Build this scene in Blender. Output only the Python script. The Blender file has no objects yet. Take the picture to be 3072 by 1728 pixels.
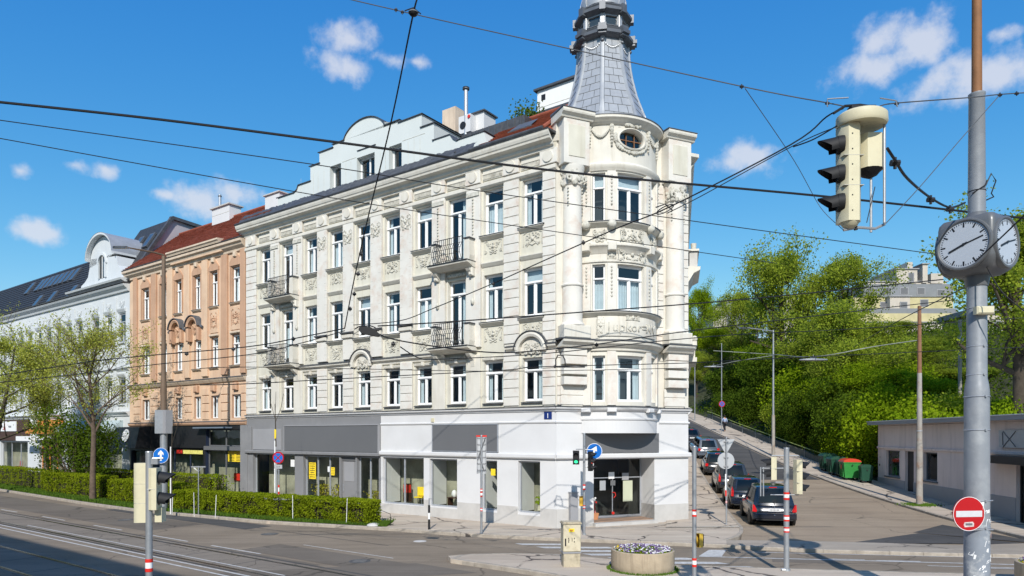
import bpy, math, random
from mathutils import Matrix, Vector, noise as mnoise
R = math.radians; PI = math.pi
rnd = random.Random(11)
scn = bpy.context.scene
COL = scn.collection
# ------------------------------------------------------------------ camera, sky, sun, exposure
cd = bpy.data.cameras.new('camera'); cam = bpy.data.objects.new('camera', cd); COL.objects.link(cam)
cam.location = (0, 0, 4.0); cam.rotation_euler = (R(90), 0, 0)
cd.sensor_width = 36; cd.lens = 24.0; cd.shift_y = 0.1436; cd.clip_end = 3000; cd.clip_start = 0.1
scn.camera = cam
SUN_EL, SUN_AZ = 36.0, 183.5          # azimuth of the direction TO the sun, clockwise from +Y
w = bpy.data.worlds.new("World"); scn.world = w; w.use_nodes = True
nt = w.node_tree; nt.nodes.clear()
def wn(t, **k):
    n = nt.nodes.new(t)
    for a, b in k.items(): setattr(n, a, b)
    return n
L = nt.links.new
sky = wn('ShaderNodeTexSky', sky_type='NISHITA', sun_disc=False)
sky.sun_elevation = R(SUN_EL); sky.sun_rotation = R(SUN_AZ); sky.altitude = 300
sky.air_density = 1.0; sky.dust_density = 0.6; sky.ozone_density = 3.0
sep = wn('ShaderNodeSeparateColor'); L(sky.outputs[0], sep.inputs[0]); hs = wn('ShaderNodeCombineColor')   # deep spring blue, clearer than the sky model's
for i, (gain, gam) in enumerate(((14/31.2*1.0, 1.8), (1.53, .957), (4.1, .43))):
    pw = wn('ShaderNodeMath', operation='POWER'); L(sep.outputs[i], pw.inputs[0]); pw.inputs[1].default_value = gam
    ml = wn('ShaderNodeMath', operation='MULTIPLY'); L(pw.outputs[0], ml.inputs[0]); ml.inputs[1].default_value = gain
    cl = wn('ShaderNodeMath', operation='MINIMUM'); L(ml.outputs[0], cl.inputs[0]); cl.inputs[1].default_value = (4.6, 6.9, 9.0)[i]; L(cl.outputs[0], hs.inputs[i])
tc = wn('ShaderNodeTexCoord')
def vmath(op, a=None, b=None, av=None, bv=None):
    n = wn('ShaderNodeVectorMath', operation=op)
    if a is not None: L(a, n.inputs[0])
    if b is not None: L(b, n.inputs[1])
    if av is not None: n.inputs[0].default_value = av
    if bv is not None: n.inputs[1].default_value = bv
    return n
def fmath(op, a=None, b=None, av=None, bv=None, clamp=False):
    n = wn('ShaderNodeMath', operation=op, use_clamp=clamp)
    if a is not None: L(a, n.inputs[0])
    if b is not None: L(b, n.inputs[1])
    if av is not None: n.inputs[0].default_value = av
    if bv is not None: n.inputs[1].default_value = bv
    return n.outputs[0]
D = tc.outputs['Generated']
n1 = wn('ShaderNodeTexNoise'); n1.inputs['Scale'].default_value = 16; n1.inputs['Detail'].default_value = 7; n1.inputs['Roughness'].default_value = 0.6
L(D, n1.inputs['Vector'])
n2 = wn('ShaderNodeTexNoise'); n2.inputs['Scale'].default_value = 45; n2.inputs['Detail'].default_value = 5; n2.inputs['Roughness'].default_value = 0.55
L(D, n2.inputs['Vector'])
nn = fmath('ADD', fmath('MULTIPLY', fmath('SUBTRACT', n1.outputs['Fac'], bv=0.5), bv=2.6),
           fmath('MULTIPLY', fmath('SUBTRACT', n2.outputs['Fac'], bv=0.5), bv=1.3))
clouds = [  # (image-plane tangent coordinates in thousandths of the 1 m plane ahead, as a direction), half sizes, strength
 (1055,121,80,44,1.0),(1049,200,95,42,1.0),(1170,180,85,32,.9),(1250,185,80,24,.7),(63,514,42,26,.75),(224,495,52,24,.9),
 (314,510,46,30,.85),(496,585,44,24,.7),(610,600,95,58,1.0),(705,578,92,44,1.0),(105,692,66,34,1.0),(2635,120,74,60,1.0),
 (2600,205,95,56,1.0),(2755,135,85,70,1.0),(2910,238,150,64,1.1),(2260,471,115,42,1.0),(3010,100,60,40,.6)]
acc = None
def cloud_mask(cdir, hw, hh, st):
    c = Vector(cdir).normalized(); r = c.cross(Vector((0,0,1))).normalized(); u = r.cross(c)
    a = vmath('DOT_PRODUCT', D, bv=tuple(r / hw)).outputs['Value']
    b = vmath('DOT_PRODUCT', D, bv=tuple(u / hh)).outputs['Value']
    f = vmath('DOT_PRODUCT', D, bv=tuple(c)).outputs['Value']
    s = fmath('SQRT', fmath('ADD', fmath('MULTIPLY', a, a), fmath('MULTIPLY', b, b)))
    m = fmath('SUBTRACT', None, s, av=st)
    return fmath('MULTIPLY_ADD', fmath('GREATER_THAN', f, bv=0.0), None, None) if False else fmath('SUBTRACT', m, fmath('MULTIPLY', fmath('LESS_THAN', f, bv=0.0), bv=9.0))
items = []
for x, y, hw, hh, st in clouds:
    t = Vector(((x-1536)/2048, 1.0, (1305-y)/2048)); l = t.length
    items.append((t, hw/2048/l*1.08, hh/2048/l*1.1, st))
rc = random.Random(5)
for k in range(16):   # the same kind of small clouds over the rest of the sky
    az = R(55 + k*250/16 + rc.uniform(-6,6)); el = R(rc.uniform(12,42))
    items.append((Vector((math.sin(az)*math.cos(el), math.cos(az)*math.cos(el), math.sin(el))), rc.uniform(.04,.09), rc.uniform(.02,.035), 1.0))
for t, hw, hh, st in items:
    m = cloud_mask(t, hw, hh, st)
    acc = m if acc is None else fmath('MAXIMUM', acc, m)
cm = wn('ShaderNodeMapRange', interpolation_type='SMOOTHSTEP')
L(fmath('ADD', acc, nn), cm.inputs['Value']); cm.inputs['From Min'].default_value = -0.15; cm.inputs['From Max'].default_value = 0.95
cm.inputs['To Max'].default_value = 0.76
mixc = wn('ShaderNodeMix', data_type='RGBA')
L(cm.outputs[0], mixc.inputs['Factor']); L(hs.outputs[0], mixc.inputs['A'])
mixc.inputs['B'].default_value = (7.7, 7.9, 8.6, 1)
bg = wn('ShaderNodeBackground'); bg.inputs['Strength'].default_value = 0.1
L(mixc.outputs['Result'], bg.inputs['Color'])
wo = wn('ShaderNodeOutputWorld'); L(bg.outputs[0], wo.inputs['Surface'])
sd = bpy.data.lights.new('sun', 'SUN'); sd.energy = 5.0; sd.angle = R(0.5); sd.color = (1.0, 0.955, 0.89)
sun = bpy.data.objects.new('sun', sd); COL.objects.link(sun)
tos = Vector((math.sin(R(SUN_AZ))*math.cos(R(SUN_EL)), math.cos(R(SUN_AZ))*math.cos(R(SUN_EL)), math.sin(R(SUN_EL))))
sun.rotation_euler = tos.to_track_quat('Z', 'Y').to_euler(); sun.location = (0, -30, 60)
scn.view_settings.view_transform = 'Standard'; scn.view_settings.look = 'None'
scn.view_settings.gamma = 1; scn.view_settings.use_curve_mapping = False; scn.view_settings.exposure = 0.0

# ------------------------------------------------------------------ helpers
def lin(c):
    return tuple(((v/255)/12.92 if v/255 <= .04045 else ((v/255+.055)/1.055)**2.4) for v in c)
MATS = {}
def pmat(name, col, rough=.8, var=.12, scale=1.5, bump=0., bscale=30., metal=0., spec=.35, dirt=None, dscale=.8, damt=.5, streak=False, emit=None):
    """painted / plastered / metal surface: base colour (linear albedo) with slight variation, optional worn patches and relief"""
    if name in MATS: return MATS[name]
    m = bpy.data.materials.new(name); m.use_nodes = True; t = m.node_tree; N = t.nodes; K = t.links.new
    b = N['Principled BSDF']; b.inputs['Roughness'].default_value = rough; b.inputs['Metallic'].default_value = metal
    b.inputs['Specular IOR Level'].default_value = spec
    g = N.new('ShaderNodeNewGeometry')
    no = N.new('ShaderNodeTexNoise'); no.inputs['Scale'].default_value = scale; no.inputs['Detail'].default_value = 6; no.inputs['Roughness'].default_value = .6
    K(g.outputs['Position'], no.inputs['Vector'])
    cr = N.new('ShaderNodeValToRGB'); K(no.outputs['Fac'], cr.inputs[0])
    cr.color_ramp.elements[0].position = .3; cr.color_ramp.elements[1].position = .7
    cr.color_ramp.elements[0].color = (*[max(0, c*(1-var)) for c in col], 1); cr.color_ramp.elements[1].color = (*[min(.9, c*(1+var*.6)) for c in col], 1)
    out = cr.outputs[0]
    if dirt:
        mp = N.new('ShaderNodeMapping'); K(g.outputs['Position'], mp.inputs['Vector'])
        if streak: mp.inputs['Scale'].default_value = (3.0, 3.0, .25)
        n3 = N.new('ShaderNodeTexNoise'); n3.inputs['Scale'].default_value = dscale; n3.inputs['Detail'].default_value = 8; n3.inputs['Roughness'].default_value = .65
        K(mp.outputs[0], n3.inputs['Vector'])
        mr = N.new('ShaderNodeMapRange'); K(n3.outputs['Fac'], mr.inputs[0]); mr.inputs['From Min'].default_value = .5; mr.inputs['From Max'].default_value = .75; mr.inputs['To Max'].default_value = damt
        mx = N.new('ShaderNodeMix'); mx.data_type = 'RGBA'; K(mr.outputs[0], mx.inputs['Factor']); K(out, mx.inputs['A']); mx.inputs['B'].default_value = (*dirt, 1)
        out = mx.outputs['Result']
    K(out, b.inputs['Base Color'])
    if bump:
        n4 = N.new('ShaderNodeTexNoise'); n4.inputs['Scale'].default_value = bscale; n4.inputs['Detail'].default_value = 4
        K(g.outputs['Position'], n4.inputs['Vector'])
        bp = N.new('ShaderNodeBump'); bp.inputs['Strength'].default_value = bump; bp.inputs['Distance'].default_value = .02
        K(n4.outputs['Fac'], bp.inputs['Height']); K(bp.outputs[0], b.inputs['Normal'])
    if emit:
        b.inputs['Emission Color'].default_value = (*emit[0], 1); b.inputs['Emission Strength'].default_value = emit[1]
    MATS[name] = m; return m
def glassmat(name, tint=(.80,.87,.90), f0=.10, rough=.015):
    m = bpy.data.materials.new(name); m.use_nodes = True; t = m.node_tree; N = t.nodes; K = t.links.new; N.clear()
    # reflectance by viewing angle, the same from both sides of the single sheet
    gg = N.new('ShaderNodeNewGeometry'); dt = N.new('ShaderNodeVectorMath'); dt.operation = 'DOT_PRODUCT'; K(gg.outputs['Incoming'], dt.inputs[0]); K(gg.outputs['True Normal'], dt.inputs[1])
    def mt(op, a, b, bv=None):
        n = N.new('ShaderNodeMath'); n.operation = op
        for i, q in enumerate((a, b)):
            if q is None: continue
            if isinstance(q, (int, float)): n.inputs[i].default_value = q
            else: K(q, n.inputs[i])
        return n.outputs[0]
    fr_ = mt('MULTIPLY_ADD', mt('POWER', mt('SUBTRACT', 1.0, mt('ABSOLUTE', dt.outputs['Value'], None)), 5.0), 1-f0); fr_.node.inputs[2].default_value = f0
    gl = N.new('ShaderNodeBsdfGlossy'); gl.inputs['Roughness'].default_value = rough
    tr = N.new('ShaderNodeBsdfTransparent'); tr.inputs['Color'].default_value = (*tint, 1)
    mx = N.new('ShaderNodeMixShader'); o = N.new('ShaderNodeOutputMaterial')
    no = N.new('ShaderNodeTexNoise'); no.inputs['Scale'].default_value = 1.6; no.inputs['Detail'].default_value = 1
    g = N.new('ShaderNodeNewGeometry'); K(g.outputs['Position'], no.inputs['Vector'])
    bp = N.new('ShaderNodeBump'); bp.inputs['Strength'].default_value = .06; bp.inputs['Distance'].default_value = .05
    K(no.outputs['Fac'], bp.inputs['Height']); K(bp.outputs[0], gl.inputs['Normal'])
    K(fr_, mx.inputs[0]); K(tr.outputs[0], mx.inputs[1]); K(gl.outputs[0], mx.inputs[2]); K(mx.outputs[0], o.inputs[0])
    MATS[name] = m; return m
def leafmat(name, c1, c2, scale=.8, trans=.35):
    m = bpy.data.materials.new(name); m.use_nodes = True; t = m.node_tree; N = t.nodes; K = t.links.new; N.clear()
    g = N.new('ShaderNodeNewGeometry')
    no = N.new('ShaderNodeTexNoise'); no.inputs['Scale'].default_value = scale; no.inputs['Detail'].default_value = 3; K(g.outputs['Position'], no.inputs['Vector'])
    ad = N.new('ShaderNodeMath'); ad.operation = 'MULTIPLY_ADD'; K(g.outputs['Random Per Island'], ad.inputs[0]); ad.inputs[1].default_value = .5; 
    sb = N.new('ShaderNodeMath'); sb.operation = 'SUBTRACT'; K(no.outputs['Fac'], sb.inputs[0]); sb.inputs[1].default_value = .25; K(sb.outputs[0], ad.inputs[2])
    mx = N.new('ShaderNodeMix'); mx.data_type = 'RGBA'; K(ad.outputs[0], mx.inputs['Factor']); mx.inputs['A'].default_value = (*c1, 1); mx.inputs['B'].default_value = (*c2, 1)
    d = N.new('ShaderNodeBsdfDiffuse'); K(mx.outputs['Result'], d.inputs['Color'])
    tl = N.new('ShaderNodeBsdfTranslucent'); K(mx.outputs['Result'], tl.inputs['Color'])
    ms = N.new('ShaderNodeMixShader'); ms.inputs[0].default_value = trans; K(d.outputs[0], ms.inputs[1]); K(tl.outputs[0], ms.inputs[2])
    o = N.new('ShaderNodeOutputMaterial'); K(ms.outputs[0], o.inputs[0])
    MATS[name] = m; return m

class MB:
    """collects faces of one mesh object"""
    def __init__(s): s.v = []; s.f = []; s.m = []; s.sm = []; s.mats = []
    def mi(s, m):
        if m not in s.mats: s.mats.append(m)
        return s.mats.index(m)
    def face(s, pts, m, sm=False):
        i = len(s.v); s.v += [tuple(p) for p in pts]; s.f.append(tuple(range(i, i+len(pts)))); s.m.append(s.mi(m)); s.sm.append(sm)
    def grid(s, rows, m, sm=True, close=False):
        i = len(s.v); n = len(rows[0])
        for r in rows: s.v += [tuple(p) for p in r]
        k = s.mi(m)
        for a in range(len(rows)-1):
            for b in range(n if close else n-1):
                c = (b+1) % n
                s.f.append((i+a*n+b, i+a*n+c, i+(a+1)*n+c, i+(a+1)*n+b)); s.m.append(k); s.sm.append(sm)
    def box(s, x0, x1, y0, y1, z0, z1, m, M=None):
        p = [(x0,y0,z0),(x1,y0,z0),(x1,y1,z0),(x0,y1,z0),(x0,y0,z1),(x1,y0,z1),(x1,y1,z1),(x0,y1,z1)]
        if M is not None: p = [tuple(M @ Vector(q)) for q in p]
        i = len(s.v); s.v += p; k = s.mi(m)
        for f in ((0,3,2,1),(4,5,6,7),(0,1,5,4),(1,2,6,5),(2,3,7,6),(3,0,4,7)):
            s.f.append(tuple(i+a for a in f)); s.m.append(k); s.sm.append(False)
        return s
    def bbox(s, x0, x1, y0, y1, z0, z1, m, b=.01, M=None):
        """box whose +y face is bevelled (raised panel / block)"""
        b = min(b, (x1-x0)/2.2, (z1-z0)/2.2)
        back = [(x0,y0,z0),(x1,y0,z0),(x1,y0,z1),(x0,y0,z1)]; mid = [(x0,y1-b,z0),(x1,y1-b,z0),(x1,y1-b,z1),(x0,y1-b,z1)]
        fr = [(x0+b,y1,z0+b),(x1-b,y1,z0+b),(x1-b,y1,z1-b),(x0+b,y1,z1-b)]
        if M is not None: back, mid, fr = [[tuple(M @ Vector(q)) for q in r] for r in (back, mid, fr)]
        s.grid([back, mid, fr], m, False, True); s.face(fr[::-1], m)
        return s
    def prism(s, poly, y0, y1, m, M=None):
        """poly of (x, z), extruded from y0 (back) to y1 (front)"""
        a = [(x, y1, z) for x, z in poly]; b = [(x, y0, z) for x, z in poly]
        if M is not None: a = [tuple(M @ Vector(q)) for q in a]; b = [tuple(M @ Vector(q)) for q in b]
        s.face(a, m); s.face(b[::-1], m); n = len(poly)
        for i in range(n):
            j = (i+1) % n; s.face([a[i], b[i], b[j], a[j]], m)
        return s
    def sheet(s, poly, z, m, t=0.):
        """horizontal polygon of (x, y) at z, with optional skirt t downwards"""
        zz = (lambda x, y: z(x, y)) if callable(z) else (lambda x, y: z)
        a = [(x, y, zz(x, y)) for x, y in poly]; s.face(a, m)
        if t:
            n = len(a)
            for i in range(n):
                p, q = a[i], a[(i+1) % n]; s.face([p, (p[0],p[1],p[2]-t), (q[0],q[1],q[2]-t), q], m)
        return s
    def profile(s, prof, x0, x1, m, M=None, caps=True):
        """moulding: prof of (y, z), swept along x"""
        a = [(x0, y, z) for y, z in prof]; b = [(x1, y, z) for y, z in prof]
        if M is not None: a = [tuple(M @ Vector(q)) for q in a]; b = [tuple(M @ Vector(q)) for q in b]
        n = len(prof)
        for i in range(n-1): s.face([a[i], b[i], b[i+1], a[i+1]], m)
        if caps: s.face(a, m); s.face(b[::-1], m)
        return s
    def cyl(s, p0, p1, r0, r1, m, n=12, caps=True, sm=True, ph=0.):
        p0 = Vector(p0); p1 = Vector(p1); d = (p1-p0)
        if d.length < 1e-6: return s
        d.normalize(); a = d.orthogonal().normalized() if abs(d.z) < .999 else Vector((1,0,0)); b = d.cross(a)
        c = [[p + (a*math.cos(ph+2*PI*k/n) + b*math.sin(ph+2*PI*k/n))*r for k in range(n)] for p, r in ((p0, r0), (p1, r1))]
        s.grid(c, m, sm, True)
        if caps: s.face(c[0][::-1], m); s.face(c[1], m)
        return s
    def tube(s, pts, r, m, n=6, caps=True):
        pts = [Vector(p) for p in pts]; rs = r if isinstance(r, (list, tuple)) else [r]*len(pts)
        rows = []; up = None
        for i, p in enumerate(pts):
            d = (pts[min(i+1, len(pts)-1)] - pts[max(i-1, 0)])
            if d.length < 1e-7: d = Vector((0,0,1))
            d.normalize()
            if up is None: up = d.orthogonal().normalized()
            up = (up - d*up.dot(d)); up = up.normalized() if up.length > 1e-5 else d.orthogonal().normalized()
            b = d.cross(up)
            rows.append([p + (up*math.cos(2*PI*k/n) + b*math.sin(2*PI*k/n))*rs[i] for k in range(n)])
        s.grid(rows, m, True, True)
        if caps: s.face(rows[0][::-1], m); s.face(rows[-1], m)
        return s
    def lathe(s, prof, m, c=(0,0,0), n=24, a0=0., a1=2*PI, sm=True, sx=1., sy=1.):
        full = abs(a1-a0-2*PI) < 1e-6; k = n if full else n+1
        s.grid([[(c[0]+r*sx*math.cos(a0+(a1-a0)*i/n), c[1]+r*sy*math.sin(a0+(a1-a0)*i/n), c[2]+z) for i in range(k)] for r, z in prof], m, sm, full)
        return s
    def blob(s, c, r, m, n=6, sy=1., sz=1., sx=1.):
        s.lathe([(r*math.sin(PI*j/(n-1))+1e-4, -r*sz*math.cos(PI*j/(n-1))) for j in range(n)], m, c, n=max(6, n+1), sx=sx, sy=sy); return s
    def leaf(s, p, sz, m, flat=None):
        a = Vector((rnd.gauss(0,1), rnd.gauss(0,1), rnd.gauss(0,1)))
        b = Vector((rnd.gauss(0,1), rnd.gauss(0,1), rnd.gauss(0,1)))
        a.normalize(); b = (b - a*b.dot(a)); b.normalize(); a *= sz*.5; b *= sz*.36
        p = Vector(p); i = len(s.v); s.v += [tuple(p-a), tuple(p+b), tuple(p+a), tuple(p-b)]; s.f.append((i,i+1,i+2,i+3)); s.m.append(s.mi(m)); s.sm.append(False)
    def build(s, name, parent=None, M=None):
        me = bpy.data.meshes.new(name); me.from_pydata(s.v, [], s.f)
        for m in s.mats: me.materials.append(m)
        me.polygons.foreach_set('material_index', s.m); me.polygons.foreach_set('use_smooth', s.sm)
        me.update()
        if any(s.sm): 
            try: me.set_sharp_from_angle(angle=R(40))
            except Exception: pass
        o = bpy.data.objects.new(name, me); COL.objects.link(o)
        if parent is not None: o.parent = parent
        if M is not None: o.matrix_local = M
        return o
def tag(o, label=None, cat=None, group=None, kind=None):
    for k, v in (('label', label), ('category', cat), ('group', group), ('kind', kind)):
        if v: o[k] = v
    return o
def empty(name, loc=(0,0,0), rz=0, label=None, cat=None, group=None, M=None):
    o = bpy.data.objects.new(name, None); COL.objects.link(o); o.empty_display_size = .3
    if M is not None: o.matrix_world = M
    else: o.location = loc; o.rotation_euler = (0,0,rz)
    return tag(o, label, cat, group)
def inst(o, parent=None, M=None, name=None):
    c = o.copy(); COL.objects.link(c)
    if name: c.name = name
    c.parent = parent
    if M is not None: c.matrix_local = M
    return c
KIDS = {}
def copy_tree(o, parent=None, M=None):
    kids = [c for c in o.children]
    c = inst(o, parent, M)
    for k in kids: copy_tree(k, c)
    return c
def T(x, y, z): return Matrix.Translation((x, y, z))
def RZ(a): return Matrix.Rotation(a, 4, 'Z')
def SC(a, b=None, c=None):
    m = Matrix.Identity(4); m[0][0] = a; m[1][1] = b if b is not None else a; m[2][2] = c if c is not None else a; return m
# point of the place seen at photograph pixel (x, y) (3072 px wide) at distance Y ahead
def at(x, y, Y): return Vector(((x-1536)/2048*Y, Y, 4-(y-1305)/2048*Y))
def atD(x, y, Y): return at(x*1.1925, y*1.1925, Y)
def lerp(a, b, t): return a+(b-a)*t
def interp(tab, x):
    if x <= tab[0][0]: return tab[0][1]
    for (a, p), (b, q) in zip(tab, tab[1:]):
        if x <= b: return p+(q-p)*(x-a)/(b-a)
    return tab[-1][1]
# facade frames: local x along the wall, y out of it, z up
def frame(o, ux, uy):
    return Matrix(((ux, -uy, 0, o[0]), (uy, ux, 0, o[1]), (0, 0, 1, 0), (0, 0, 0, 1)))
A = (1.84, 28.3); B = (7.98, 30.9)
FL = frame(A, -.8107, .5854)                 # long front: x runs left from the corner
FC = frame(B, -.92084, -.38993)              # chamfered corner: x runs left from its right end
FR = frame((7.98+.234*26, 30.9+.972*26), -.234, -.972)  # side-street front: x runs towards the corner
def PF(x, y, d=0):
    """facade coordinates (t, z) of photo pixel (x, y) on the plane d in front of the long front"""
    k = (x-1536)/2048; ax = A[0]-.5854*d; ay = A[1]-.8107*d
    t = (k*ay-ax)/(-.8107-k*.5854); Y = ay+.5854*t
    return t, 4-(y-1305)/2048*Y
def wall(mb, x0, x1, z0, z1, ops, m, y=0., depth=.25, mj=None, thick=0):
    """wall face in the plane y with rectangular openings (x0,x1,z0,z1) and their reveals"""
    xs = sorted({x0, x1, *[o[0] for o in ops], *[o[1] for o in ops]}); zs_ = sorted({z0, z1, *[o[2] for o in ops], *[o[3] for o in ops]})
    xs = [x for x in xs if x0-1e-6 <= x <= x1+1e-6]; zs_ = [z for z in zs_ if z0-1e-6 <= z <= z1+1e-6]
    for a, b in zip(xs, xs[1:]):
        for c, d in zip(zs_, zs_[1:]):
            cx, cz = (a+b)/2, (c+d)/2
            if any(o[0] < cx < o[1] and o[2] < cz < o[3] for o in ops): continue
            mb.face([(a,y,c),(a,y,d),(b,y,d),(b,y,c)], m)
    mj = mj or m
    for a, b, c, d in ops:
        e = y-depth
        mb.face([(a,y,c),(a,e,c),(a,e,d),(a,y,d)], mj); mb.face([(b,y,c),(b,y,d),(b,e,d),(b,e,c)], mj)
        mb.face([(a,y,d),(a,e,d),(b,e,d),(b,y,d)], mj); mb.face([(a,y,c),(b,y,c),(b,e,c),(a,e,c)], mj)
# ------------------------------------------------------------------ materials
STUCCO = pmat('cream_stucco', (.645,.615,.54), .85, .10, 1.2, .25, 25, dirt=(.36,.29,.20), dscale=1.1, damt=.4, streak=True)
STUCCO2 = pmat('yellowish_stucco', (.61,.585,.49), .85, .10, 1.0, .2, 25, dirt=(.35,.30,.2), dscale=1.1, damt=.4, streak=True)
BLOCK = pmat('cream_block_plaster', (.665,.64,.58), .85, .09, .9, .2, 25, dirt=(.50,.31,.21), dscale=1.7, damt=.5)
ORN = pmat('weathered_stucco_relief', (.56,.54,.47), .9, .2, 6, .4, 40, dirt=(.14,.12,.09), dscale=4, damt=.85)
WHITEP = pmat('white_ground_floor_paint', (.63,.625,.62), .6, .05, .7, .05, 30, dirt=(.50,.49,.47), dscale=.9, damt=.25)
PLINTH = pmat('pale_grey_plinth', (.50,.485,.46), .8, .08, 2, .2, 40, dirt=(.35,.33,.3), dscale=1.2, damt=.5)
GREYP = pmat('grey_shopfront_paint', (.22,.22,.225), .6, .08, .8, .05, 30, dirt=(.30,.30,.30), dscale=.7, damt=.5)
GREYD = pmat('dark_grey_sign_board', (.135,.137,.142), .45, .05, .6)
GREYL = pmat('light_grey_panel', (.30,.30,.31), .6, .08, .7, .03)
ALU = pmat('brushed_aluminium_frame', (.42,.44,.47), .4, .05, 2, metal=.4)
PVC = pmat('white_window_frame', (.80,.80,.79), .4, .03, 2)
ZINC = pmat('dark_zinc_flashing', (.085,.088,.095), .5, .25, 3, .15, 10, metal=.3, dirt=(.2,.2,.2), dscale=4, damt=.5)
SLATE = pmat('grey_metal_slate', (.39,.40,.41), .45, .12, 2.5, .08, 8, metal=.35, dirt=(.42,.44,.46), dscale=2, damt=.4)
SLATED = pmat('dark_lead_moulding', (.12,.13,.145), .5, .2, 3, .1, 10, metal=.3)
TILE = pmat('red_clay_roof_tile', (.27,.075,.04), .85, .35, 7, .3, 20, dirt=(.12,.05,.035), dscale=2, damt=.6)
TILE2 = pmat('orange_red_roof_tile', (.29,.08,.045), .85, .3, 7, .3, 20, dirt=(.16,.05,.035), dscale=2, damt=.6)
MINT = pmat('pale_mint_render', (.60,.63,.605), .6, .04, .8, .05)
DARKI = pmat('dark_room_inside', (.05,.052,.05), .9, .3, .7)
DARKG = pmat('shop_room_inside', (.34,.33,.25), .9, .5, .9)
CURT = pmat('pale_curtain', (.62,.66,.66), .9, .1, 3)
IRON = pmat('black_wrought_iron', (.02,.02,.022), .5, .2, 5)
PEACH = pmat('peach_stucco', (.65,.46,.315), .85, .12, 1.0, .2, 25, dirt=(.45,.25,.16), dscale=1.0, damt=.5, streak=True)
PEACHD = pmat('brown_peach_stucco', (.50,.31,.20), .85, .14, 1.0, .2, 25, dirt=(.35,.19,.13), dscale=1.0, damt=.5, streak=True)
PEACHL = pmat('pale_cornice_stucco', (.62,.50,.38), .85, .12, 2.0, .2, 25, dirt=(.3,.22,.17), dscale=1.5, damt=.5, streak=True)
WHB = pmat('cool_white_stucco', (.57,.595,.605), .8, .06, 1.0, .1, 25, dirt=(.5,.55,.58), dscale=.9, damt=.4, streak=True)
BLACKT = pmat('black_roof_slate', (.035,.037,.042), .6, .35, 5, .3, 14)
BLACKP = pmat('black_shop_paint', (.018,.018,.02), .45, .1, 2)
NAVY = pmat('navy_shop_paint', (.02,.03,.06), .45, .1, 2)
BROWN = pmat('brown_fascia', (.07,.035,.022), .6, .15, 2)
ORANGE = pmat('orange_wood', (.55,.20,.03), .6, .15, 3)
YEL = pmat('yellow_paper', (.85,.62,.03), .6, .05, 4)
RED = pmat('red_plastic', (.60,.03,.02), .4, .05, 4)
WHT = pmat('white_sheet', (.78,.78,.77), .5, .03, 4)
BLUE = pmat('traffic_blue', (.01,.14,.50), .35, .04, 4)
SREG = pmat('traffic_red', (.42,.010,.013), .35, .05, 4)
GALV = pmat('galvanised_steel', (.36,.375,.39), .45, .14, 6, .06, 20, metal=.5, dirt=(.26,.25,.24), dscale=3, damt=.5)
SIGNB = pmat('bare_back_of_sign', (.47,.48,.49), .5, .08, 4, metal=.4)
CREAM = pmat('cream_signal_housing', (.60,.55,.38), .5, .05, 4, dirt=(.45,.40,.27), dscale=5, damt=.4)
HOOD = pmat('black_signal_hood', (.012,.0125,.014), .65, .1, 4)
LENS = pmat('dark_signal_lens', (.03,.03,.03), .2, .1, 4)
GLASS = glassmat('window_glass'); SGLASS = glassmat('shop_glass', (.93,.96,.93), .055)
PAINT = pmat('white_road_paint', (.52,.51,.49), .7, .25, 5, dirt=(.25,.24,.23), dscale=7, damt=.75)
KERB = pmat('granite_kerb', (.36,.315,.26), .85, .25, 4, .3, 40, dirt=(.2,.17,.14), dscale=3, damt=.5)
BARK = pmat('brown_bark', (.13,.095,.07), .95, .35, 5, .6, 30)
BARKD = pmat('dark_bark', (.06,.048,.035), .95, .35, 5, .6, 30)
EARTH = pmat('leafy_earth', (.045,.05,.02), 1, .4, 1.2, .6, 6)
GRASSM = leafmat('grass_blades', (.05,.10,.015), (.13,.22,.03), 1.5, .3)
LF_HEDGE = leafmat('hedge_leaves', (.09,.14,.006), (.34,.40,.02), 2.2, .4)
LF_SPR = leafmat('fresh_spring_leaves', (.33,.37,.04), (.58,.60,.14), 1.0, .5)
LF_BR = leafmat('bright_green_leaves', (.12,.21,.006), (.36,.46,.02), .35, .5)
LF_OL = leafmat('olive_green_leaves', (.15,.20,.018), (.42,.50,.055), .3, .5)
LF_DK = leafmat('deep_green_shade_leaves', (.03,.06,.008), (.14,.21,.018), .35, .4)  # deep green, darkened to stand in for shaded gaps on the hillside too
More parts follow.
